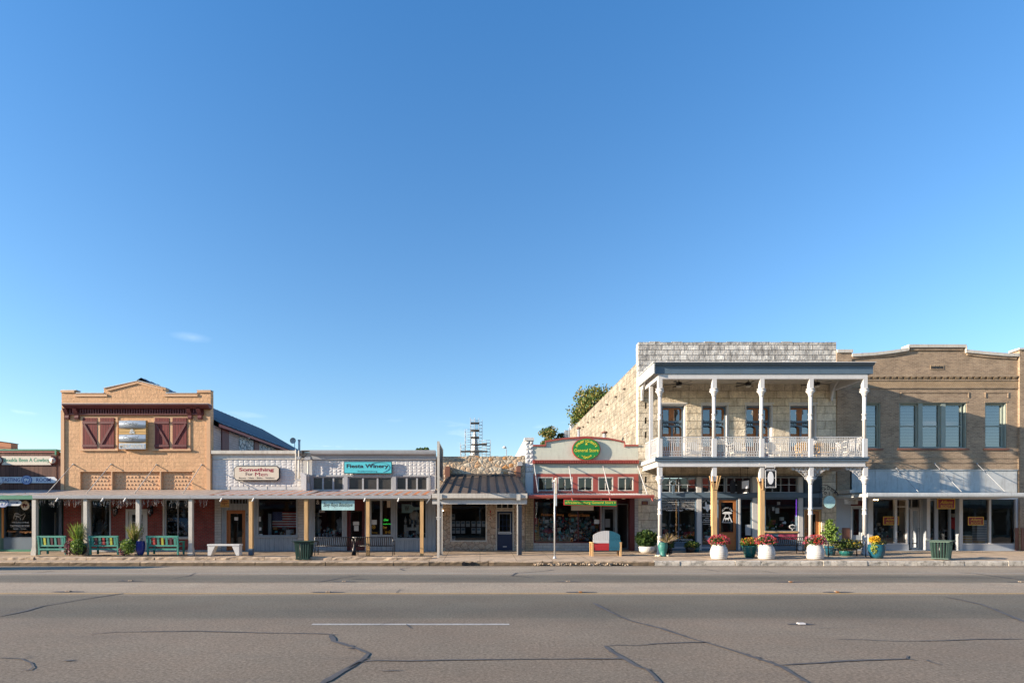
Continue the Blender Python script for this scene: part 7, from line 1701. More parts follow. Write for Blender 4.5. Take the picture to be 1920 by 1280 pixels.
S = MB(); S.lathe(X(1900, 30.9), 30.9, [(.2, 1.052), (.18, 1.5), (.2, 1.8), (.06, 1.9)], 10, sq=.5); S.build('red_jacket', 'flag_red', origin=(X(1900, 30.9), 30.9, 1.05), label='dark red jacket standing on the wooden display table at the far right window', cat='jacket')
goods(1640, 985, 1698, 1017, 40, 41, None, 30.4, 31.2, .7); goods(1745, 985, 1775, 1015, 16, 42, None, 30.9, 31.6, 1.0)
# next building, cut by the right edge
B = thing('right_edge_brick_building', 'tan brick pier of the next building cut by the right edge of the photo', 'building', (X(1935), 30, .09))
b = MB(); b.wall(X(1908) + .004, X(2150), .0, Z(657.5), gy - .12, .5, [(X(1980), X(2100), 5, 7.4), (X(1935), X(2100), .5, 2.9)]); b.build('wall', 'tanbrick', B)
b = MB(); b.box(X(1904.5), X(2150), gy - .2, gy + .42, Z(657.3), Z(654)); b.build('coping', 'offwhite', B)
b = MB(); b.wall(X(1910), X(1932), .1, Z(989), gy - .17, .045); b.build('dado', 'browndado', B)
window(B, (X(1980), X(2100), 5, 7.4), gy - .1, .08, 'sage', 3); window(B, (X(1935), X(2100), .5, 2.9), gy - .1, .08, 'white', 3)
interior(B, X(1912), X(2140), y0=30.4); b = MB(); b.box(X(1908) + .02, X(2150), 30.4, 46, 3.4, 9); b.build('rear_block', 'tanbrick', B)
# ================================================================== BACKGROUND
def far_tree(name, label, px, py_top, px_w, d, py_bottom, mats, seed, n_cl=26, leaf=.16, nl=170, cat='tree', zbase=-.4):
    rg = random.Random(seed); c_ = X(px, d); zt = Z(py_top, d); zb_ = Z(py_bottom, d); rw = px_w * d / F_PX / 2; cz = (zt + zb_) / 2; rh = (zt - zb_) / 2
    S = thing(name, label, cat, (c_, d, zbase))
    b = MB(); top = Vector((c_, d, cz + rh * .2)); b.tube([(c_, d, zbase), (c_ + .15, d, cz * .5), tuple(top)], [.35, .28, .12], 8)
    ce = []
    for k in range(n_cl):
        while True:
            p = Vector((rg.uniform(-1, 1), rg.uniform(-1, 1), rg.uniform(-1, 1)))
            if p.length < 1: break
        p = p * (1 / max(p.length, .55)) * rg.uniform(.55, .92)
        ce.append(Vector((c_ + p.x * rw, d + p.y * rw, cz + p.z * rh)))
    for q in ce: b.tube([(c_ + .1, d, cz - rh * .4), tuple((q + Vector((c_, d, cz - rh * .4))) / 2 + Vector((0, 0, .2))), tuple(q)], [.10, .06, .02], 5)
    b.build('trunk', 'bark', S)
    b = MB()
    for q in ce:
        r_ = min(rw, rh) * rg.uniform(.24, .5); b.leaves(q, (r_, r_, r_ * .8), nl, leaf, [0, 0, 1, 2] if rg.random() < .5 else [0, 1, 1, 2], rg, .1)
    b.build('crown', mats, S); return S
far_tree('oak_tree', 'large live oak rising behind the limestone side wall', 1112, 716, 82, 50, 815, ['leaf', 'leaf_olive', 'leaf_rust'], 3, 60, .12, 120)
far_tree('oak_tree', 'small tree top showing above the left end of the cream gable', 1033, 801, 52, 55, 848, ['leaf', 'leaf_rust', 'leaf_dark'], 4, 22, .13, 110)
far_tree('oak_tree', 'green tree top just showing above the parapet of the grey trimmed storefront', 789, 836, 52, 60, 868, ['leaf_dark', 'leaf', 'leaf_dark'], 6, 18, .14, 110)

# steeple wrapped in scaffolding, far behind
d_ = 90.0
S = thing('steeple', 'white tapered church steeple standing inside scaffolding beyond the stone shop', 'steeple', (X(890, d_), d_, -.4)); c_ = X(890, d_)
b = MB()
pr = [(.95, -.4), (.95, Z(862, d_)), (.70, Z(850, d_)), (.52, Z(838, d_)), (.44, Z(826, d_)), (.22, Z(811, d_)), (.05, Z(807, d_))]
b.lathe(c_, d_, pr, 4, smooth=False)
b.build('spire', 'white_clean', S)
b = MB(); b.box(c_ - 3, c_ + 3, d_ - 3, d_ + 3, -.4, Z(866, d_)); b.build('tower_base', 'ashlar', S)
S = thing('scaffold', 'stepped grey tube scaffolding with plank decks round the far white steeple', 'scaffold', (c_, d_ - 2, Z(866, d_)))
def bay(q0, q1, p0, p1, y0, y1, step):
    b = MB(); zs = []
    z_ = Z(p1, d_)
    while z_ < Z(p0, d_) + .01: zs.append(z_); z_ += step
    n = max(1, round((q1 - q0) / 9))
    xs_ = [X(q0 + (q1 - q0) * i / n, d_) for i in range(n + 1)]
    for x_ in xs_:
        for y_ in (y0, y1): b.tube([(x_, y_, Z(866, d_)), (x_, y_, Z(p0, d_))], .035, 4)
    for z_ in zs:
        for y_ in (y0, y1): b.tube([(xs_[0], y_, z_), (xs_[-1], y_, z_)], .028, 4)
        for x_ in xs_: b.tube([(x_, y0, z_), (x_, y1, z_)], .028, 4)
    return b.build('tube_frame', 'gutter', S)
bay(882.5, 898, 787, 866, d_ - 2, d_ - .9, .42); bay(898, 904, 790, 866, d_ - 1.6, d_ + 1, .5); bay(872.5, 882.5, 808, 866, d_ - 2, d_ + .5, .8); bay(864, 872.5, 833, 866, d_ - 2, d_ + 1, .6); bay(904, 919, 828, 866, d_ - 2, d_ + 1, .45)
for q0, q1, p in ((883, 899, 796), (883, 899, 809.5), (883, 898, 822.5), (884, 898, 835.5), (898, 913, 835), (864, 914, 848)):
    b = MB(); b.box(X(q0, d_), X(q1, d_), d_ - 2.2, d_ - .8, Z(p + 1, d_), Z(p - .4, d_)); b.build('plank_deck', 'roof_dark', S)
# street lamp beyond
S = thing('street_lamp', 'distant street lamp with a white dome head above the stone parapet', 'street lamp', (X(949, 60), 60, -.4))
b = MB(); b.tube([(X(949.5, 60), 60, -.4), (X(949.5, 60), 60, Z(842, 60))], .05, 6); b.tube([(X(949.5, 60), 60, Z(841, 60)), (X(947, 60), 60, Z(838.5, 60))], .04, 6); b.build('pole', 'galv', S)
b = MB(); b.lathe(X(946, 60), 60, [(.2, Z(840, 60)), (.19, Z(838, 60)), (.1, Z(836, 60)), (.01, Z(835.6, 60))], 12); b.build('lamp_head', 'white_clean', S)
# rooftop equipment beyond the limestone wall
for q0, q1, p, lb in ((1071, 1081, 792.5, 'grey metal duct box at the far end of the limestone side wall'), (1059.5, 1069, 806, 'lower pale metal unit beyond the limestone side wall')):
    b = MB(); b.box(X(q0, 54), X(q1, 54), 54, 55, -.4, Z(p, 54)); b.build('rooftop_unit', 'galv', origin=(X(q0, 54), 54, -.4), label=lb, cat='air duct')
b = MB(); b.tube([(X(1068.5, 53), 53.5, -.4), (X(1068.5, 53), 53.5, Z(800, 53))], .05, 6); b.build('roof_pipe', 'galv', origin=(X(1068.5, 53), 53.5, 0), label='thin upright pipe beside the duct box beyond the limestone wall', cat='pipe')
# brick building far left, and power lines
B = thing('far_brick_building', 'orange brown brick building end showing above the wooden front at the far left', 'building', (X(-40, 60), 60, -.4))
b = MB(); b.prismY([(X(-120, 60), -.4), (X(20.5, 60), -.4), (X(20.5, 60), Z(830.5, 60)), (X(-5, 60), Z(827, 60)), (X(-120, 60), Z(822, 60))], 60, 60.9); b.build('wall', paint('orange_brown_brick', (.50, .20, .10), .8, .2), B)
b = MB(); b.prismY([(X(-120, 60), Z(822, 60)), (X(-5, 60), Z(827, 60)), (X(20.7, 60), Z(830.5, 60)), (X(20.7, 60), Z(829.5, 60)), (X(-5, 60), Z(826, 60)), (X(-120, 60), Z(821, 60))], 59.9, 61); b.build('coping', 'roof_dark', B)
for k, (p0, p1) in enumerate(((824.5, 843), (827, 846), (832, 850))):
    b = MB(); n = 14; P = []
    for i in range(n + 1):
        t_ = i / n; q = -140 + t_ * 420; P.append((X(q, 50), 50, Z(p0 - 9 + (p1 - p0 + 18) * t_ * 1.4 + 0 * t_, 50) - .25 * math.sin(math.pi * t_)))
    b.tube(P, .02, 4); b.build('power_line', 'black', origin=P[0], label=f'thin overhead power line at the far left sky, {["upper", "middle", "lower"][k]} of three', cat='power line', group='overhead lines at the left')

# ---- what stands behind the camera and left of the frame: the other side of the same street
def opposite(x0, x1, h_, mat, label, seed):
    rg = random.Random(seed); B = thing('opposite_building', label, 'building', ((x0 + x1) / 2, -3, -.2), 'shop buildings behind the camera'); n = max(2, int((x1 - x0) / 3.2)); w_ = (x1 - x0) / n
    ops = []
    for i in range(n):
        ops.append((x0 + w_ * i + .4, x0 + w_ * (i + 1) - .4, .5 if i % 3 != 1 else .05, 2.7))
        if h_ > 6.5: ops.append((x0 + w_ * i + .9, x0 + w_ * (i + 1) - .9, 4.6, 6.2))
    b = MB(); b.wall(x0, x1, -.3, h_, -3.3, .3, ops); b.build('wall', mat, B)
    b = MB(); b.box(x0, x1, -14, -3.6, -.3, h_ - .3); b.build('rear_block', mat, B)
    b = MB(); b.box(x0, x1, -3.6, -3.3 + .3 + .08, h_ + .002, h_ + .12); b.build('coping', 'offwhite', B)
    for rc in ops: b = MB(); b.frame(rc[0], rc[1], rc[2], rc[3], -3.2, -3.05, .06); o = b.build('window', 'sage', B); p = MB(); p.quad((rc[0] + .05, -3.15, rc[2] + .05), (rc[1] - .05, -3.15, rc[2] + .05), (rc[1] - .05, -3.15, rc[3] - .05), (rc[0] + .05, -3.15, rc[3] - .05)); p.build('pane', 'dark_pane', o)
    b = MB(); b.prismX([(-3, 3.45), (-.6, 3.05), (-.6, 3.0), (-3, 3.35)], x0 + .05, x1 - .05); b.build('awning', 'roof_brown', B)
    for i in range(n + 1):
        q = x0 + .2 + (x1 - x0 - .4) * i / n; b = MB(); b.box(q - .07, q + .07, -.8, -.66, -.2, 3.05); b.build('post', 'offwhite', B)
xs_ = -120; k = 0
for wd, h_, mt in ((18, 6.0, 'ashlar'), (14, 7.2, 'redbrick'), (20, 5.2, 'cream'), (13, 6.8, 'tanbrick'), (16, 5.0, 'white'), (15, 7.4, 'ashlar'), (17, 5.4, 'redbrick'), (14, 7.0, 'tanbrick'), (20, 5.2, 'ashlar'), (15, 7.3, 'redbrick'), (18, 5.6, 'cream'), (20, 7.0, 'tanbrick'), (20, 6.0, 'ashlar')):
    opposite(xs_, xs_ + wd - .05, h_, mt, 'shop building with a porch in the row behind the camera', k); xs_ += wd; k += 1
w = MB(); w.box(-160, 160, -3, 2.9, -.42, .02); structure(w, 'pavement_opposite', 'walk')
# neighbour left of the frame: its canopy shades the wooden front
B = thing('left_neighbour_building', 'limestone building with a pitched porch just beyond the left edge of the photo', 'building', (-32, 30, .09))
XN = -26.3
b = MB(); b.wall(-40, XN, 0, 6.4, 30.0, .4, [(-38, -34, .6, 2.8), (-32, -30.5, .1, 2.8)]); b.box(-40, XN - .3, 30.41, 35, 0, 4.9); b.build('wall', 'ashlar', B)
b = MB(); b.prismX([(29.99, 5.25), (27.4, 4.40), (27.4, 4.30), (29.99, 5.15)], -40, XN + .1); b.build('porch_roof', 'roof_brown', B)
for q in (-39.5, -35, -30.5, XN - .2): b = MB(); b.box(q - .1, q + .1, 27.5, 27.7, 0, 4.35); b.build('post', 'offwhite', B)
# van parked left of the frame; its shadow lies along the gutter
V = thing('parked_van', 'white panel van standing in the far lane just beyond the left edge of the photo', 'van', (-21.4, 21.5, zroad(21.5)))
zg = zroad(21.5); vx0, vx1 = -24.1, -19.0
b = MB(); b.prismY([(vx0, zg + .35), (vx1, zg + .35), (vx1 + .02, zg + .95), (vx1 - .35, zg + 1.15), (vx1 - 1.1, zg + 1.9), (vx1 - 1.4, zg + 2.05), (vx0 + .1, zg + 2.05), (vx0, zg + 1.9)], 20.55, 22.4); b.build('body', 'white_clean', V)
b = MB(); b.prismY([(vx1 - .5, zg + 1.2), (vx1 - 1.12, zg + 1.8), (vx1 - 2.0, zg + 1.8), (vx1 - 2.0, zg + 1.2)], 20.53, 22.42); b.build('window', 'black', V)
for q in (vx0 + .9, vx1 - .9):
    for y_ in (20.55, 22.18):
        w_ = MB(); w_.tube([(q, y_, zg + .33), (q, y_ + .22, zg + .33)], .33, 18, 0, False); o = w_.build('wheel', 'black', V)
        w_ = MB(); w_.tube([(q, y_ - .01, zg + .33), (q, y_ + .23, zg + .33)], .19, 14, 0, False); w_.build('rim', 'galv', o)
b = MB(); b.box(vx1 - .05, vx1 + .04, 20.65, 20.95, zg + .7, zg + .85); b.build('headlight', 'txt_white', V)

# ================================================================== THINGS ON THE PAVEMENT
def zw(px, d): return zwalk(X(px, d), d)
# turquoise benches, backs to the street
def bench(px0, px1, lb, slats, y=27.2):
    x0, x1 = X(px0, y), X(px1, y); z = zw(px0, y); S = thing('wooden_bench', lb, 'bench', ((x0 + x1) / 2, y + .2, z), 'turquoise benches on the pavement')
    Zp_ = lambda t_: z + t_; lean = lambda t_: y + .0 - .12 * (t_ - .4)
    for xx in (x0 + .04, x1 - .04):
        b = MB(); b.bar((xx, y + .02, Zp_(0)), (xx, lean(.4), Zp_(.42)), .07, .07); b.bar((xx, lean(.4), Zp_(.42)), (xx, lean(.9), Zp_(.88)), .07, .07); b.build('back_leg', 'turq', S)
        b = MB(); b.box(xx - .035, xx + .035, y + .5, y + .57, Zp_(0), Zp_(.6)); b.build('front_leg', 'turq', S)
        b = MB(); b.bar((xx, y, Zp_(.6)), (xx, y + .6, Zp_(.62)), .09, .04); b.build('armrest', 'turq', S)
    b = MB(); b.box(x0 + .08, x1 - .08, y + .0, y + .56, Zp_(.38), Zp_(.42)); b.build('seat', 'turq', S)
    b = MB(); b.bar((x0 - .02, lean(.86), Zp_(.86)), (x1 + .02, lean(.86), Zp_(.86)), .045, .09); b.build('top_rail', 'turq', S)
    b = MB(); b.bar((x0 + .08, lean(.42), Zp_(.43)), (x1 - .08, lean(.42), Zp_(.43)), .04, .08); b.bar((x0 + .08, y - .01, Zp_(.26)), (x1 - .08, y - .01, Zp_(.26)), .035, .08); b.build('lower_rails', 'turq', S)
    n = len(slats)
    for k, m_ in enumerate(slats):
        xx = x0 + .16 + (x1 - x0 - .32) * (k + .0) / (n - 1); b = MB(); b.bar((xx, lean(.46), Zp_(.46)), (xx, lean(.82), Zp_(.82)), .10, .03); b.build('slat', m_, S)
bench(72, 124.5, 'turquoise slatted bench left of the tall grass planter, with a yellow slat', ['turq', 'b_yellow', 'turq', 'b_dark', 'turq', 'b_dark', 'turq'])
bench(168, 222.5, 'turquoise slatted bench between the two grass planters, with red and yellow slats', ['turq', 'b_dark', 'turq', 'b_red', 'turq', 'b_yellow', 'turq'])
bench(275.5, 335, 'turquoise slatted bench right of the cobalt blue pot, the rightmost', ['turq', 'b_red', 'turq', 'b_yellow', 'turq', 'b_dark', 'turq'])
# planters with grasses
def grass(b, c, n, h_, spread, w_, ms, rg):
    for k in range(n):
        a = rg.uniform(0, 6.28); r_ = rg.uniform(.1, 1) * spread; hh = h_ * rg.uniform(.6, 1.08)
        b.blade((c[0] + rg.uniform(-.1, .1), c[1] + rg.uniform(-.1, .1), c[2]), (c[0] + r_ * math.cos(a), c[1] + r_ * math.sin(a), c[2] + hh - r_ * .35), (0, 0, .18 * hh), w_, rg.choice(ms), rg)
def planter(px, y, lb, potmat, potw, poth, seed, big=True, blue_right=False):
    rg = random.Random(seed); c_ = X(px, y); z = zw(px, y); S = thing('flower_planter', lb, 'planter', (c_, y, z), 'grass planters between the benches')
    ox = .42 if blue_right else 0
    b = MB(); b.lathe(c_ + ox, y, [(potw * .6, z), (potw * .95, z + poth * .35), (potw, z + poth * .75), (potw * .9, z + poth), (potw * .95, z + poth + .03), (potw * .8, z + poth + .02), (potw * .75, z + poth - .05), (.01, z + poth - .05)], 20); b.build('pot', potmat, S)
    b = MB(); grass(b, (c_ + ox * .3, y, z + poth * .9), 220 if big else 170, 1.25 if big else 1.05, .5, .013, [0, 0, 1, 2], rg); b.build('grass_leaves', ['leaf_lime', 'leaf', 'leaf_yel'] if big else ['leaf_yel', 'leaf', 'dry'], S)
    b = MB(); b.leaves((c_ + (.12 if big else -.05), y - .2, z + .40), (.32, .28, .38), 620, .05, [0, 1], rg, .2); b.build('trailing_leaves', ['leaf_lime', 'leaf'], S)
    b = MB(); b.leaves((c_ - (.34 if big else .28), y - .15, z + (.33 if big else .22)), (.22, .24, .36 if big else .25), 420, .045, [0, 0, 1, 2], rg, .2); b.build('burgundy_leaves', ['leaf_purple', 'leaf_pink', 'leaf_dark'], S)
    return S
planter(147, 27.2, 'tall grass planter with lime trailing leaves and burgundy coleus beside the second post', 'black', .34, .4, 1)
planter(247, 27.2, 'planter with reddish grass, lime leaves and a cobalt blue pot beside the third post', 'pot_blue', .20, .62, 2, False, True)
# white concrete bench
y = 27.0; x0, x1 = X(392, y), X(452, y); z = zw(400, y); S = thing('concrete_bench', 'plain white concrete bench with splayed feet in front of the orange framed door', 'bench', ((x0 + x1) / 2, y, z))
b = MB(); b.box(x0, x1, y - .2, y + .2, z + .44, z + .52); b.build('seat', 'concrete_w', S)
for sx, sg in ((x0, 1), (x1, -1)): b = MB(); b.prismY([(sx + sg * .02, z - .01), (sx + sg * .16, z - .01), (sx + sg * .36, z + .439), (sx + sg * .02, z + .439)], y - .18, y + .18); b.build('leg', 'concrete_w', S)
# slatted litter bins
def bin_(px, y, lb, mat, rot=0.0):
    c_ = X(px, y); z = zw(px, y); S = thing('litter_bin', lb, 'litter bin', (c_, y, z), 'green slatted litter bins'); H = .86
    ca, sa = math.cos(rot), math.sin(rot); T = lambda u, v, w: (c_ + u * ca - v * sa, y + u * sa + v * ca, z + w)
    b = MB()
    for s_ in range(4):
        for k in range(6):
            t_ = -1 + 2 * (k + .5) / 6
            for (r0, r1) in ((.27, .335),):
                p = [(t_ * r0, -r0), (r0, t_ * r0), (-t_ * r0, r0), (-r0, -t_ * r0)][s_]; q = [(t_ * r1, -r1), (r1, t_ * r1), (-t_ * r1, r1), (-r1, -t_ * r1)][s_]
                b.bar(T(p[0], p[1], .03), T(q[0], q[1], H - .04), .058, .02)
    b.build('slats', mat, S)
    b = MB()
    for (r_, w) in ((.345, H - .06), (.30, .06)):
        for s_ in range(4): a = [(-r_, -r_), (r_, -r_), (r_, r_), (-r_, r_)]; b.bar(T(*a[s_], w), T(*a[(s_ + 1) % 4], w), .03, .04)
    for s_ in range(4):
        a = [(-1, -1), (1, -1), (1, 1), (-1, 1)]; p, q = a[s_], a[(s_ + 1) % 4]
        P = [T(p[0] * .44, p[1] * .44, H), T(q[0] * .44, q[1] * .44, H), T(q[0] * .27, q[1] * .27, H - .05), T(p[0] * .27, p[1] * .27, H - .05)]
        b.add(P + [(u, v, w - .02) for u, v, w in P], [(0, 1, 2, 3), (4, 5, 6, 7), (0, 1, 5, 4), (3, 2, 6, 7)])
    b.build('rim', mat, S)
    b = MB(); b.lathe(c_, y, [(.20, z + .05), (.22, z + H - .1), (.21, z + H - .1), (.18, z + .06)], 20); b.build('liner', 'black', S)
bin_(570.5, 25.9, 'dark green slatted litter bin in front of the second timber post', 'can_green'); bin_(1765, 25.4, 'lighter green slatted litter bin near the kerb in front of the boot shop', 'can_green2', .7)
# black strap metal benches
def metal_bench(x0, x1, y, z, lb, name='metal_bench', flip=1, arms=True):
    S = thing(name, lb, 'bench', ((x0 + x1) / 2, y, z), 'black strap metal benches'); n = int((x1 - x0) / .095)
    b = MB()
    for k in range(1, n):
        xx = x0 + (x1 - x0) * k / n; b.tube([(xx, y + .0, z + .44), (xx, y - .02 * flip, z + .52), (xx, y - .12 * flip, z + .82), (xx, y - .18 * flip, z + .86)], .019, 4)
    b.build('back_straps', 'black', S)
    b = MB()
    for k in range(1, n): xx = x0 + (x1 - x0) * k / n; b.bar((xx, y, z + .44), (xx, y + .48 * flip, z + .43), .036, .01)
    b.build('seat_straps', 'black', S)
    b = MB(); b.tube([(x0, y - .12 * flip, z + .84), (x1, y - .12 * flip, z + .84)], .02, 6); b.tube([(x0, y, z + .43), (x1, y, z + .43)], .018, 6); b.tube([(x0, y + .48 * flip, z + .43), (x1, y + .48 * flip, z + .43)], .018, 6); b.tube([(x0, y, z + .2), (x1, y, z + .2)], .012, 6); b.build('rails', 'black', S)
    for xx in (x0, x1):
        b = MB(); b.tube([(xx, y - .1 * flip, z - .01), (xx, y, z + .43), (xx, y - .12 * flip, z + .85)], .02, 6); b.tube([(xx, y + .5 * flip, z - .01), (xx, y + .5 * flip, z + .62), (xx, y + .42 * flip, z + .66), (xx, y - .05 * flip, z + .64)], .018, 6); b.build('end_frame', 'black', S)
ym = 26.9
metal_bench(X(591, ym), X(661, ym), ym, zw(600, ym), 'black metal bench with upright back straps, left of the pair by the timber post')
metal_bench(X(667, ym), X(737, ym), ym, zw(700, ym), 'black metal bench with upright back straps, right of the pair by the timber post')
S = thing('bench_ashtray', 'small standing ash bin between the two black metal benches', 'ash bin', (X(664, 26.85), 26.85, zw(664, 26.85))); c_ = X(664, 26.85); z = zw(664, 26.85)
b = MB(); b.lathe(c_, 26.85, [(.1, z - .01), (.1, z + .3), (.03, z + .4), (.03, z + .75), (.08, z + .8), (.08, z + .86), (.01, z + .87)], 12); b.build('body', 'black', S); b = MB(); b.lathe(c_, 26.85, [(.081, z + .8), (.085, z + .86), (.05, z + .862)], 12); b.build('cap', 'sign_cream', S)
# sign posts
S = thing('parking_sign_post', 'galvanised sign post with edge-on plates standing in front of the general store', 'sign post', (X(1040, 25.9), 25.9, zw(1040, 25.9))); c_ = X(1040, 25.9); z = zw(1040, 25.9)
b = MB(); b.tube([(c_, 25.9, z), (c_, 25.9, Z(900, 25.9))], .035, 8); b.lathe(c_, 25.9, [(.08, z - .01), (.08, z + .03), (.045, z + .07), (.045, z + .12)], 10); b.lathe(c_, 25.9, [(.045, Z(904, 25.9)), (.06, Z(901, 25.9)), (.04, Z(899, 25.9)), (.01, Z(898.5, 25.9))], 8); b.build('post', 'galv', S)
b = MB(); b.box(c_ + .04, c_ + .09, 25.8, 26.2, Z(925, 25.9), Z(895, 25.9)); b.build('upper_plate', 'sign_cream', S); b = MB(); b.box(c_ + .04, c_ + .08, 25.75, 26.15, Z(948, 25.9), Z(926, 25.9)); b.build('lower_plate', 'galv', S)
# the flag-painted bench
y = 27.0; x0, x1 = X(1108.5, y), X(1165.5, y); z = zw(1137, y); w_ = x1 - x0; cxm = x0 + w_ * .58
S = thing('painted_bench', 'wooden bench with arched back painted white, red and blue in front of the general store', 'bench', ((x0 + x1) / 2, y, z))
hz = lambda t_: .78 + .42 * math.sqrt(max(0, 1 - ((t_ - .5) / .5) ** 2 * .98)) if True else 0
nb = 15
b = MB(); r_ = MB(); bl = MB(); xa = x0 + .08; L = w_ - .16
for k in range(nb):
    a, c = xa + L * k / nb + .005, xa + L * (k + 1) / nb - .005; ta, tc = (a - x0) / w_, (c - x0) / w_; za, zc = z + hz(ta), z + hz(tc)
    mid = z + .58
    tgt = bl if (a + c) / 2 > cxm else b
    tgt.prismY([(a, mid + .2), (c, mid + .2), (c, max(zc, mid + .22)), (a, max(za, mid + .22))], y - .03, y)
b.box(xa, cxm - .003, y - .055, y - .001, z + .62, z + .775); bl.box(cxm + .003, x1 - .06, y - .055, y - .001, z + .40, z + .775); r_.box(xa, cxm - .003, y - .05, y - .001, z + .40, z + .615)
b.build('white_back_boards', 'white_clean', S); r_.build('red_back_board', 'flag_red', S); bl.build('blue_back_boards', 'flag_blue', S)
b = MB(); b.box(x0 + .06, x1 - .06, y + .001, y + .5, z + .40, z + .44); b.build('seat', 'flag_red', S)
b = MB(); b.box(xa, cxm - .003, y - .04, y - .001, z + .28, z + .395); b.build('red_apron', 'flag_red', S); b = MB(); b.box(cxm + .003, x1 - .08, y - .04, y - .001, z + .28, z + .395); b.build('blue_apron', 'flag_blue', S)
for xx in (x0 + .02, x1 - .09):
    for yy_ in (y - .06, y + .45): b = MB(); b.box(xx, xx + .08, yy_, yy_ + .08, z - .01, z + .62); b.build('leg', 'post_wood', S)
    b = MB(); b.box(xx - .01, xx + .09, y - .1, y + .55, z + .621, z + .66); b.build('armrest', 'post_wood', S)
# ---- pots of the limestone building
def ribbed_pot(px, y, lb, flow, seed, extra=None):
    rg = random.Random(seed); c_ = X(px, y); z = zw(px, y); S = thing('ribbed_pot', lb, 'flower pot', (c_, y, z), 'white ribbed pots with pink flowers')
    pr = []; H, R = .66, .37
    for k in range(57):
        t_ = k / 56; r_ = R * (.70 + .30 * math.sin(math.pi * min(1, t_ * .95 + .12)) ** .8) ; r_ += .013 * abs(math.sin(t_ * math.pi * 8)) ** .6; pr.append((r_, z + H * t_))
    pr += [(R * .78, z + H + .005), (R * .72, z + H - .05), (.01, z + H - .06)]
    b = MB(); b.lathe(c_, y, pr, 28); b.build('pot', 'pot_white', S)
    b = MB(); b.leaves((c_, y, z + H + .12), (.42, .40, .22), 500, .05, [0, 1], rg, .1); b.build('leaves', ['leaf_dark', 'leaf'], S)
    b = MB()
    for k in range(150):
        a = rg.uniform(0, 6.28); e = math.acos(rg.uniform(-.25, 1)); q = (c_ + .46 * math.sin(e) * math.cos(a), y + .42 * math.sin(e) * math.sin(a), z + H + .10 + .33 * math.cos(e)); b.leaves(q, (.045, .045, .03), 8, .026, [0, 0, 1] if flow == 1 else ([0, 1, 1] if q[0] < c_ + .1 and q[0] > c_ - .25 else [0, 0, 2]), rg, 0)
    b.build('flowers', ['fl_pink', 'fl_red', 'leaf_pink'], S)
    if extra: b = MB(); grass(b, (c_ + .1, y, z + H), 12, .5, .5, .01, [0], rg); b.build('dry_stems', 'dry', S)
yp = 25.7
ribbed_pot(1348, yp, 'white ribbed pot of pink flowers at the foot of the first timber prop', 1, 1, True)
ribbed_pot(1436.5, yp, 'white ribbed pot of pink flowers at the foot of the second timber prop', 1, 2)
ribbed_pot(1528, yp, 'white ribbed pot of pink and red flowers beside the fourth white column', 2, 3)
def simple_pot(name, px, y, lb, mat, pr, sc, plants, seed, cat='flower pot'):
    rg = random.Random(seed); c_ = X(px, y); z = zw(px, y); S = thing(name, lb, cat, (c_, y, z)); b = MB(); b.lathe(c_, y, [(r_ * sc, z + h_ * sc) for r_, h_ in pr], 22); b.build('pot', mat, S)
    for nm_, mats, kind, prm in plants:
        b = MB()
        if kind == 'leaves': b.leaves((c_ + prm[0], y + prm[1], z + prm[2]), prm[3], prm[4], prm[5], list(range(len(mats))), rg, .15)
        elif kind == 'grass': grass(b, (c_ + prm[0], y + prm[1], z + prm[2]), prm[3], prm[4], prm[5], prm[6], list(range(len(mats))), rg)
        b.build(nm_, mats, S)
    return S
V_ = [(.20, 0), (.27, .2), (.34, .5), (.36, .56), (.33, .58), (.3, .5), (.01, .48)]
simple_pot('teal_pot', 1405.5, 26.4, 'teal glazed pot of red and yellow flowers between two white ribbed pots', 'pot_teal', V_, .95, [('leaves', ['leaf_lime', 'leaf', 'leaf_dark'], 'leaves', (0, 0, .68, (.44, .34, .2), 520, .05)), ('flowers', ['fl_red', 'fl_yellow', 'leaf_yel'], 'leaves', (0, -.04, .76, (.42, .34, .2), 240, .042))], 5)
simple_pot('turquoise_pot', 1643.5, 26.0, 'turquoise glazed pot of yellow flowers beside the right hand white column', 'pot_turq', [(.21, 0), (.30, .15), (.36, .45), (.34, .6), (.36, .64), (.31, .62), (.01, .56)], .98, [('trailing_leaves', ['leaf_lime', 'leaf_yel'], 'leaves', (-.22, -.2, .48, (.16, .12, .28), 300, .045)), ('leaves', ['leaf', 'leaf_rust'], 'leaves', (.1, 0, .72, (.34, .26, .16), 240, .045)), ('flowers', ['fl_yellow'], 'leaves', (-.12, -.05, .86, (.26, .22, .16), 420, .04))], 6)
simple_pot('shrub_tub', 1212.5, 28.6, 'dark leafy shrub in a white tub against the limestone pier', 'pot_white', [(.25, 0), (.36, .1), (.40, .32), (.36, .34), (.01, .3)], 1.0, [('leaves', ['leaf_dark', 'leaf_dark', 'leaf'], 'leaves', (0, 0, .72, (.58, .42, .45), 1500, .07)), ('shoots', ['leaf_dark', 'leaf', 'leaf_olive'], 'grass', (0, 0, .3, 150, .95, .62, .028))], 7, 'potted shrub')
simple_pot('palm_urn', 1243, 26.9, 'verdigris urn with a drooping dry palm behind the left white column', 'urn', [(.16, 0), (.2, .04), (.14, .1), (.2, .3), (.24, .55), (.2, .66), (.23, .7), (.01, .68)], .95, [('dry_fronds', ['dry', 'leaf_rust', 'bark'], 'grass', (.28, .05, .62, 80, .55, .72, .022)), ('green_fronds', ['leaf_dark'], 'grass', (.45, .1, .4, 50, .5, .3, .014)), ('dark_pot', ['black'], 'leaves', (.3, .15, .3, (.2, .2, .3), 300, .05))], 8, 'potted palm')
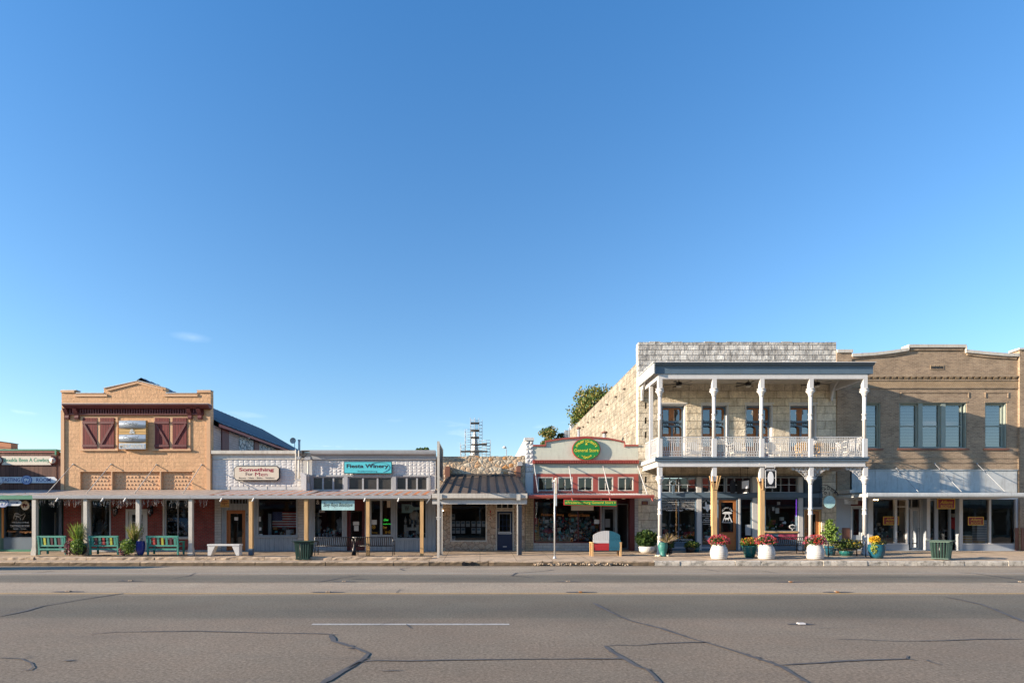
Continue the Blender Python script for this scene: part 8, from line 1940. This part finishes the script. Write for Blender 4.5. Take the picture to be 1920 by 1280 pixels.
simple_pot('small_pot', 1304, 29.2, 'small teal pot with green leaves under the handcrafted goods window', 'pot_turq', [(.16, 0), (.2, .2), (.2, .34), (.01, .33)], 1, [('leaves', ['leaf_dark', 'leaf'], 'leaves', (-.2, -.1, .38, (.42, .25, .18), 500, .05))], 9)
simple_pot('dark_pot', 1294, 29.0, 'low dark pot with sprawling leaves left of the small teal pot', 'black', [(.18, 0), (.24, .2), (.2, .28), (.01, .26)], 1, [('leaves', ['leaf_dark', 'leaf_olive'], 'leaves', (0, 0, .32, (.3, .25, .2), 300, .05))], 10)
# little conifer in a pot
rg = random.Random(12); yc_ = 27.4; c_ = X(1557, yc_); z = zw(1557, yc_); S = thing('potted_conifer', 'feathery light green conifer in a dark pot at the right stone pier', 'potted tree', (c_, yc_, z))
b = MB(); b.lathe(c_, yc_, [(.18, z), (.26, z + .4), (.28, z + .45), (.01, z + .42)], 16); b.build('pot', 'pot_turq', S)
b = MB(); b.tube([(c_, yc_, z + .4), (c_, yc_, z + 1.6)], [.03, .01], 6); b.build('trunk', 'bark', S)
b = MB()
for k in range(60):
    t_ = rg.random(); r_ = .52 * (1 - t_) ** .7 + .06; a = rg.uniform(0, 6.28); zz_ = z + .55 + t_ * 1.05
    P = [(c_, yc_, zz_), (c_ + r_ * .6 * math.cos(a), yc_ + r_ * .6 * math.sin(a), zz_ + .1), (c_ + r_ * math.cos(a), yc_ + r_ * math.sin(a), zz_ + .06)]
    for q in range(26): u = rg.random(); p = Vector(P[0]).lerp(Vector(P[2]), u) + Vector((rg.gauss(0, .035), rg.gauss(0, .035), rg.gauss(.04, .03))); b.leaves(p, (.02, .02, .02), 2, .05, [0, 1], rg, 0)
b.build('foliage', ['leaf', 'leaf_lime'], S)
# black benches on the balcony side
metal_bench(X(1447, 27.9), X(1504, 27.9), 27.9, zw(1470, 27.9), 'black metal bench between the second and third white ribbed pots')
yk = 26.6; x0, x1 = X(1553, yk), X(1618, yk); z = zw(1580, yk)
S = thing('metal_rack', 'open black metal frame with potted flowers in it right of the third ribbed pot', 'plant stand', ((x0 + x1) / 2, yk, z))
for (xx, y0_, y1_) in ((x0, yk, yk + .55), (x1, yk - .2, yk + .4)):
    b = MB(); b.tube([(xx, y0_, z - .01), (xx, y0_, z + .72), (xx - .06, y0_ + .02, z + .78), (xx - .1, y1_, z + .76)], .022, 6); b.tube([(xx - .02, y1_, z - .01), (xx - .08, y1_, z + .76)], .02, 6); b.build('end_frame', 'black', S)
b = MB(); b.tube([(x0, yk, z + .38), (x1, yk, z + .38)], .018, 6); b.tube([(x0, yk + .5, z + .38), (x1, yk + .4, z + .38)], .018, 6); b.tube([(x0, yk, z + .72), (x1 - .05, yk, z + .72)], .014, 6); b.tube([(x0, yk, z + .12), (x1, yk, z + .12)], .012, 6)
b.build('rails', 'black', S)
b = MB()
for k in range(10): xx = x0 + .1 + (x1 - x0 - .2) * k / 9; b.tube([(xx, yk, z + .12), (xx, yk, z + .38)], .007, 4)
b.build('spindles', 'black', S)
simple_pot('flower_bowl', 1586, 27.2, 'mint green bowl of yellow flowers standing behind the black metal frame', 'pot_teal', [(.18, 0), (.24, .05), (.3, .18), (.31, .22), (.01, .2)], 1.05, [('leaves', ['leaf', 'leaf_olive', 'leaf_dark'], 'leaves', (.05, 0, .52, (.78, .3, .3), 1100, .05)), ('flowers', ['fl_yellow', 'leaf_yel'], 'leaves', (.1, -.1, .56, (.74, .26, .28), 110, .04))], 14)
# loose stones at the foot of the first column
for k, (q, s_) in enumerate(((1231, .07), (1236, .09), (1243, .06), (1252, .08))):
    b = MB(); y_ = 26.9 - .1 * (k % 2); b.ball((X(q, y_), y_, zw(q, y_) + s_ * .4), s_, 7, 0, (1.3, 1, .7)); b.build('loose_stone', 'ashlar', origin=(X(q, y_), y_, zw(q, y_)), label='pale broken stone at the foot of the left white column, ' + ['leftmost', 'against the column base', 'just right of the column', 'rightmost of four'][k], cat='stone', group='stones by the left column')
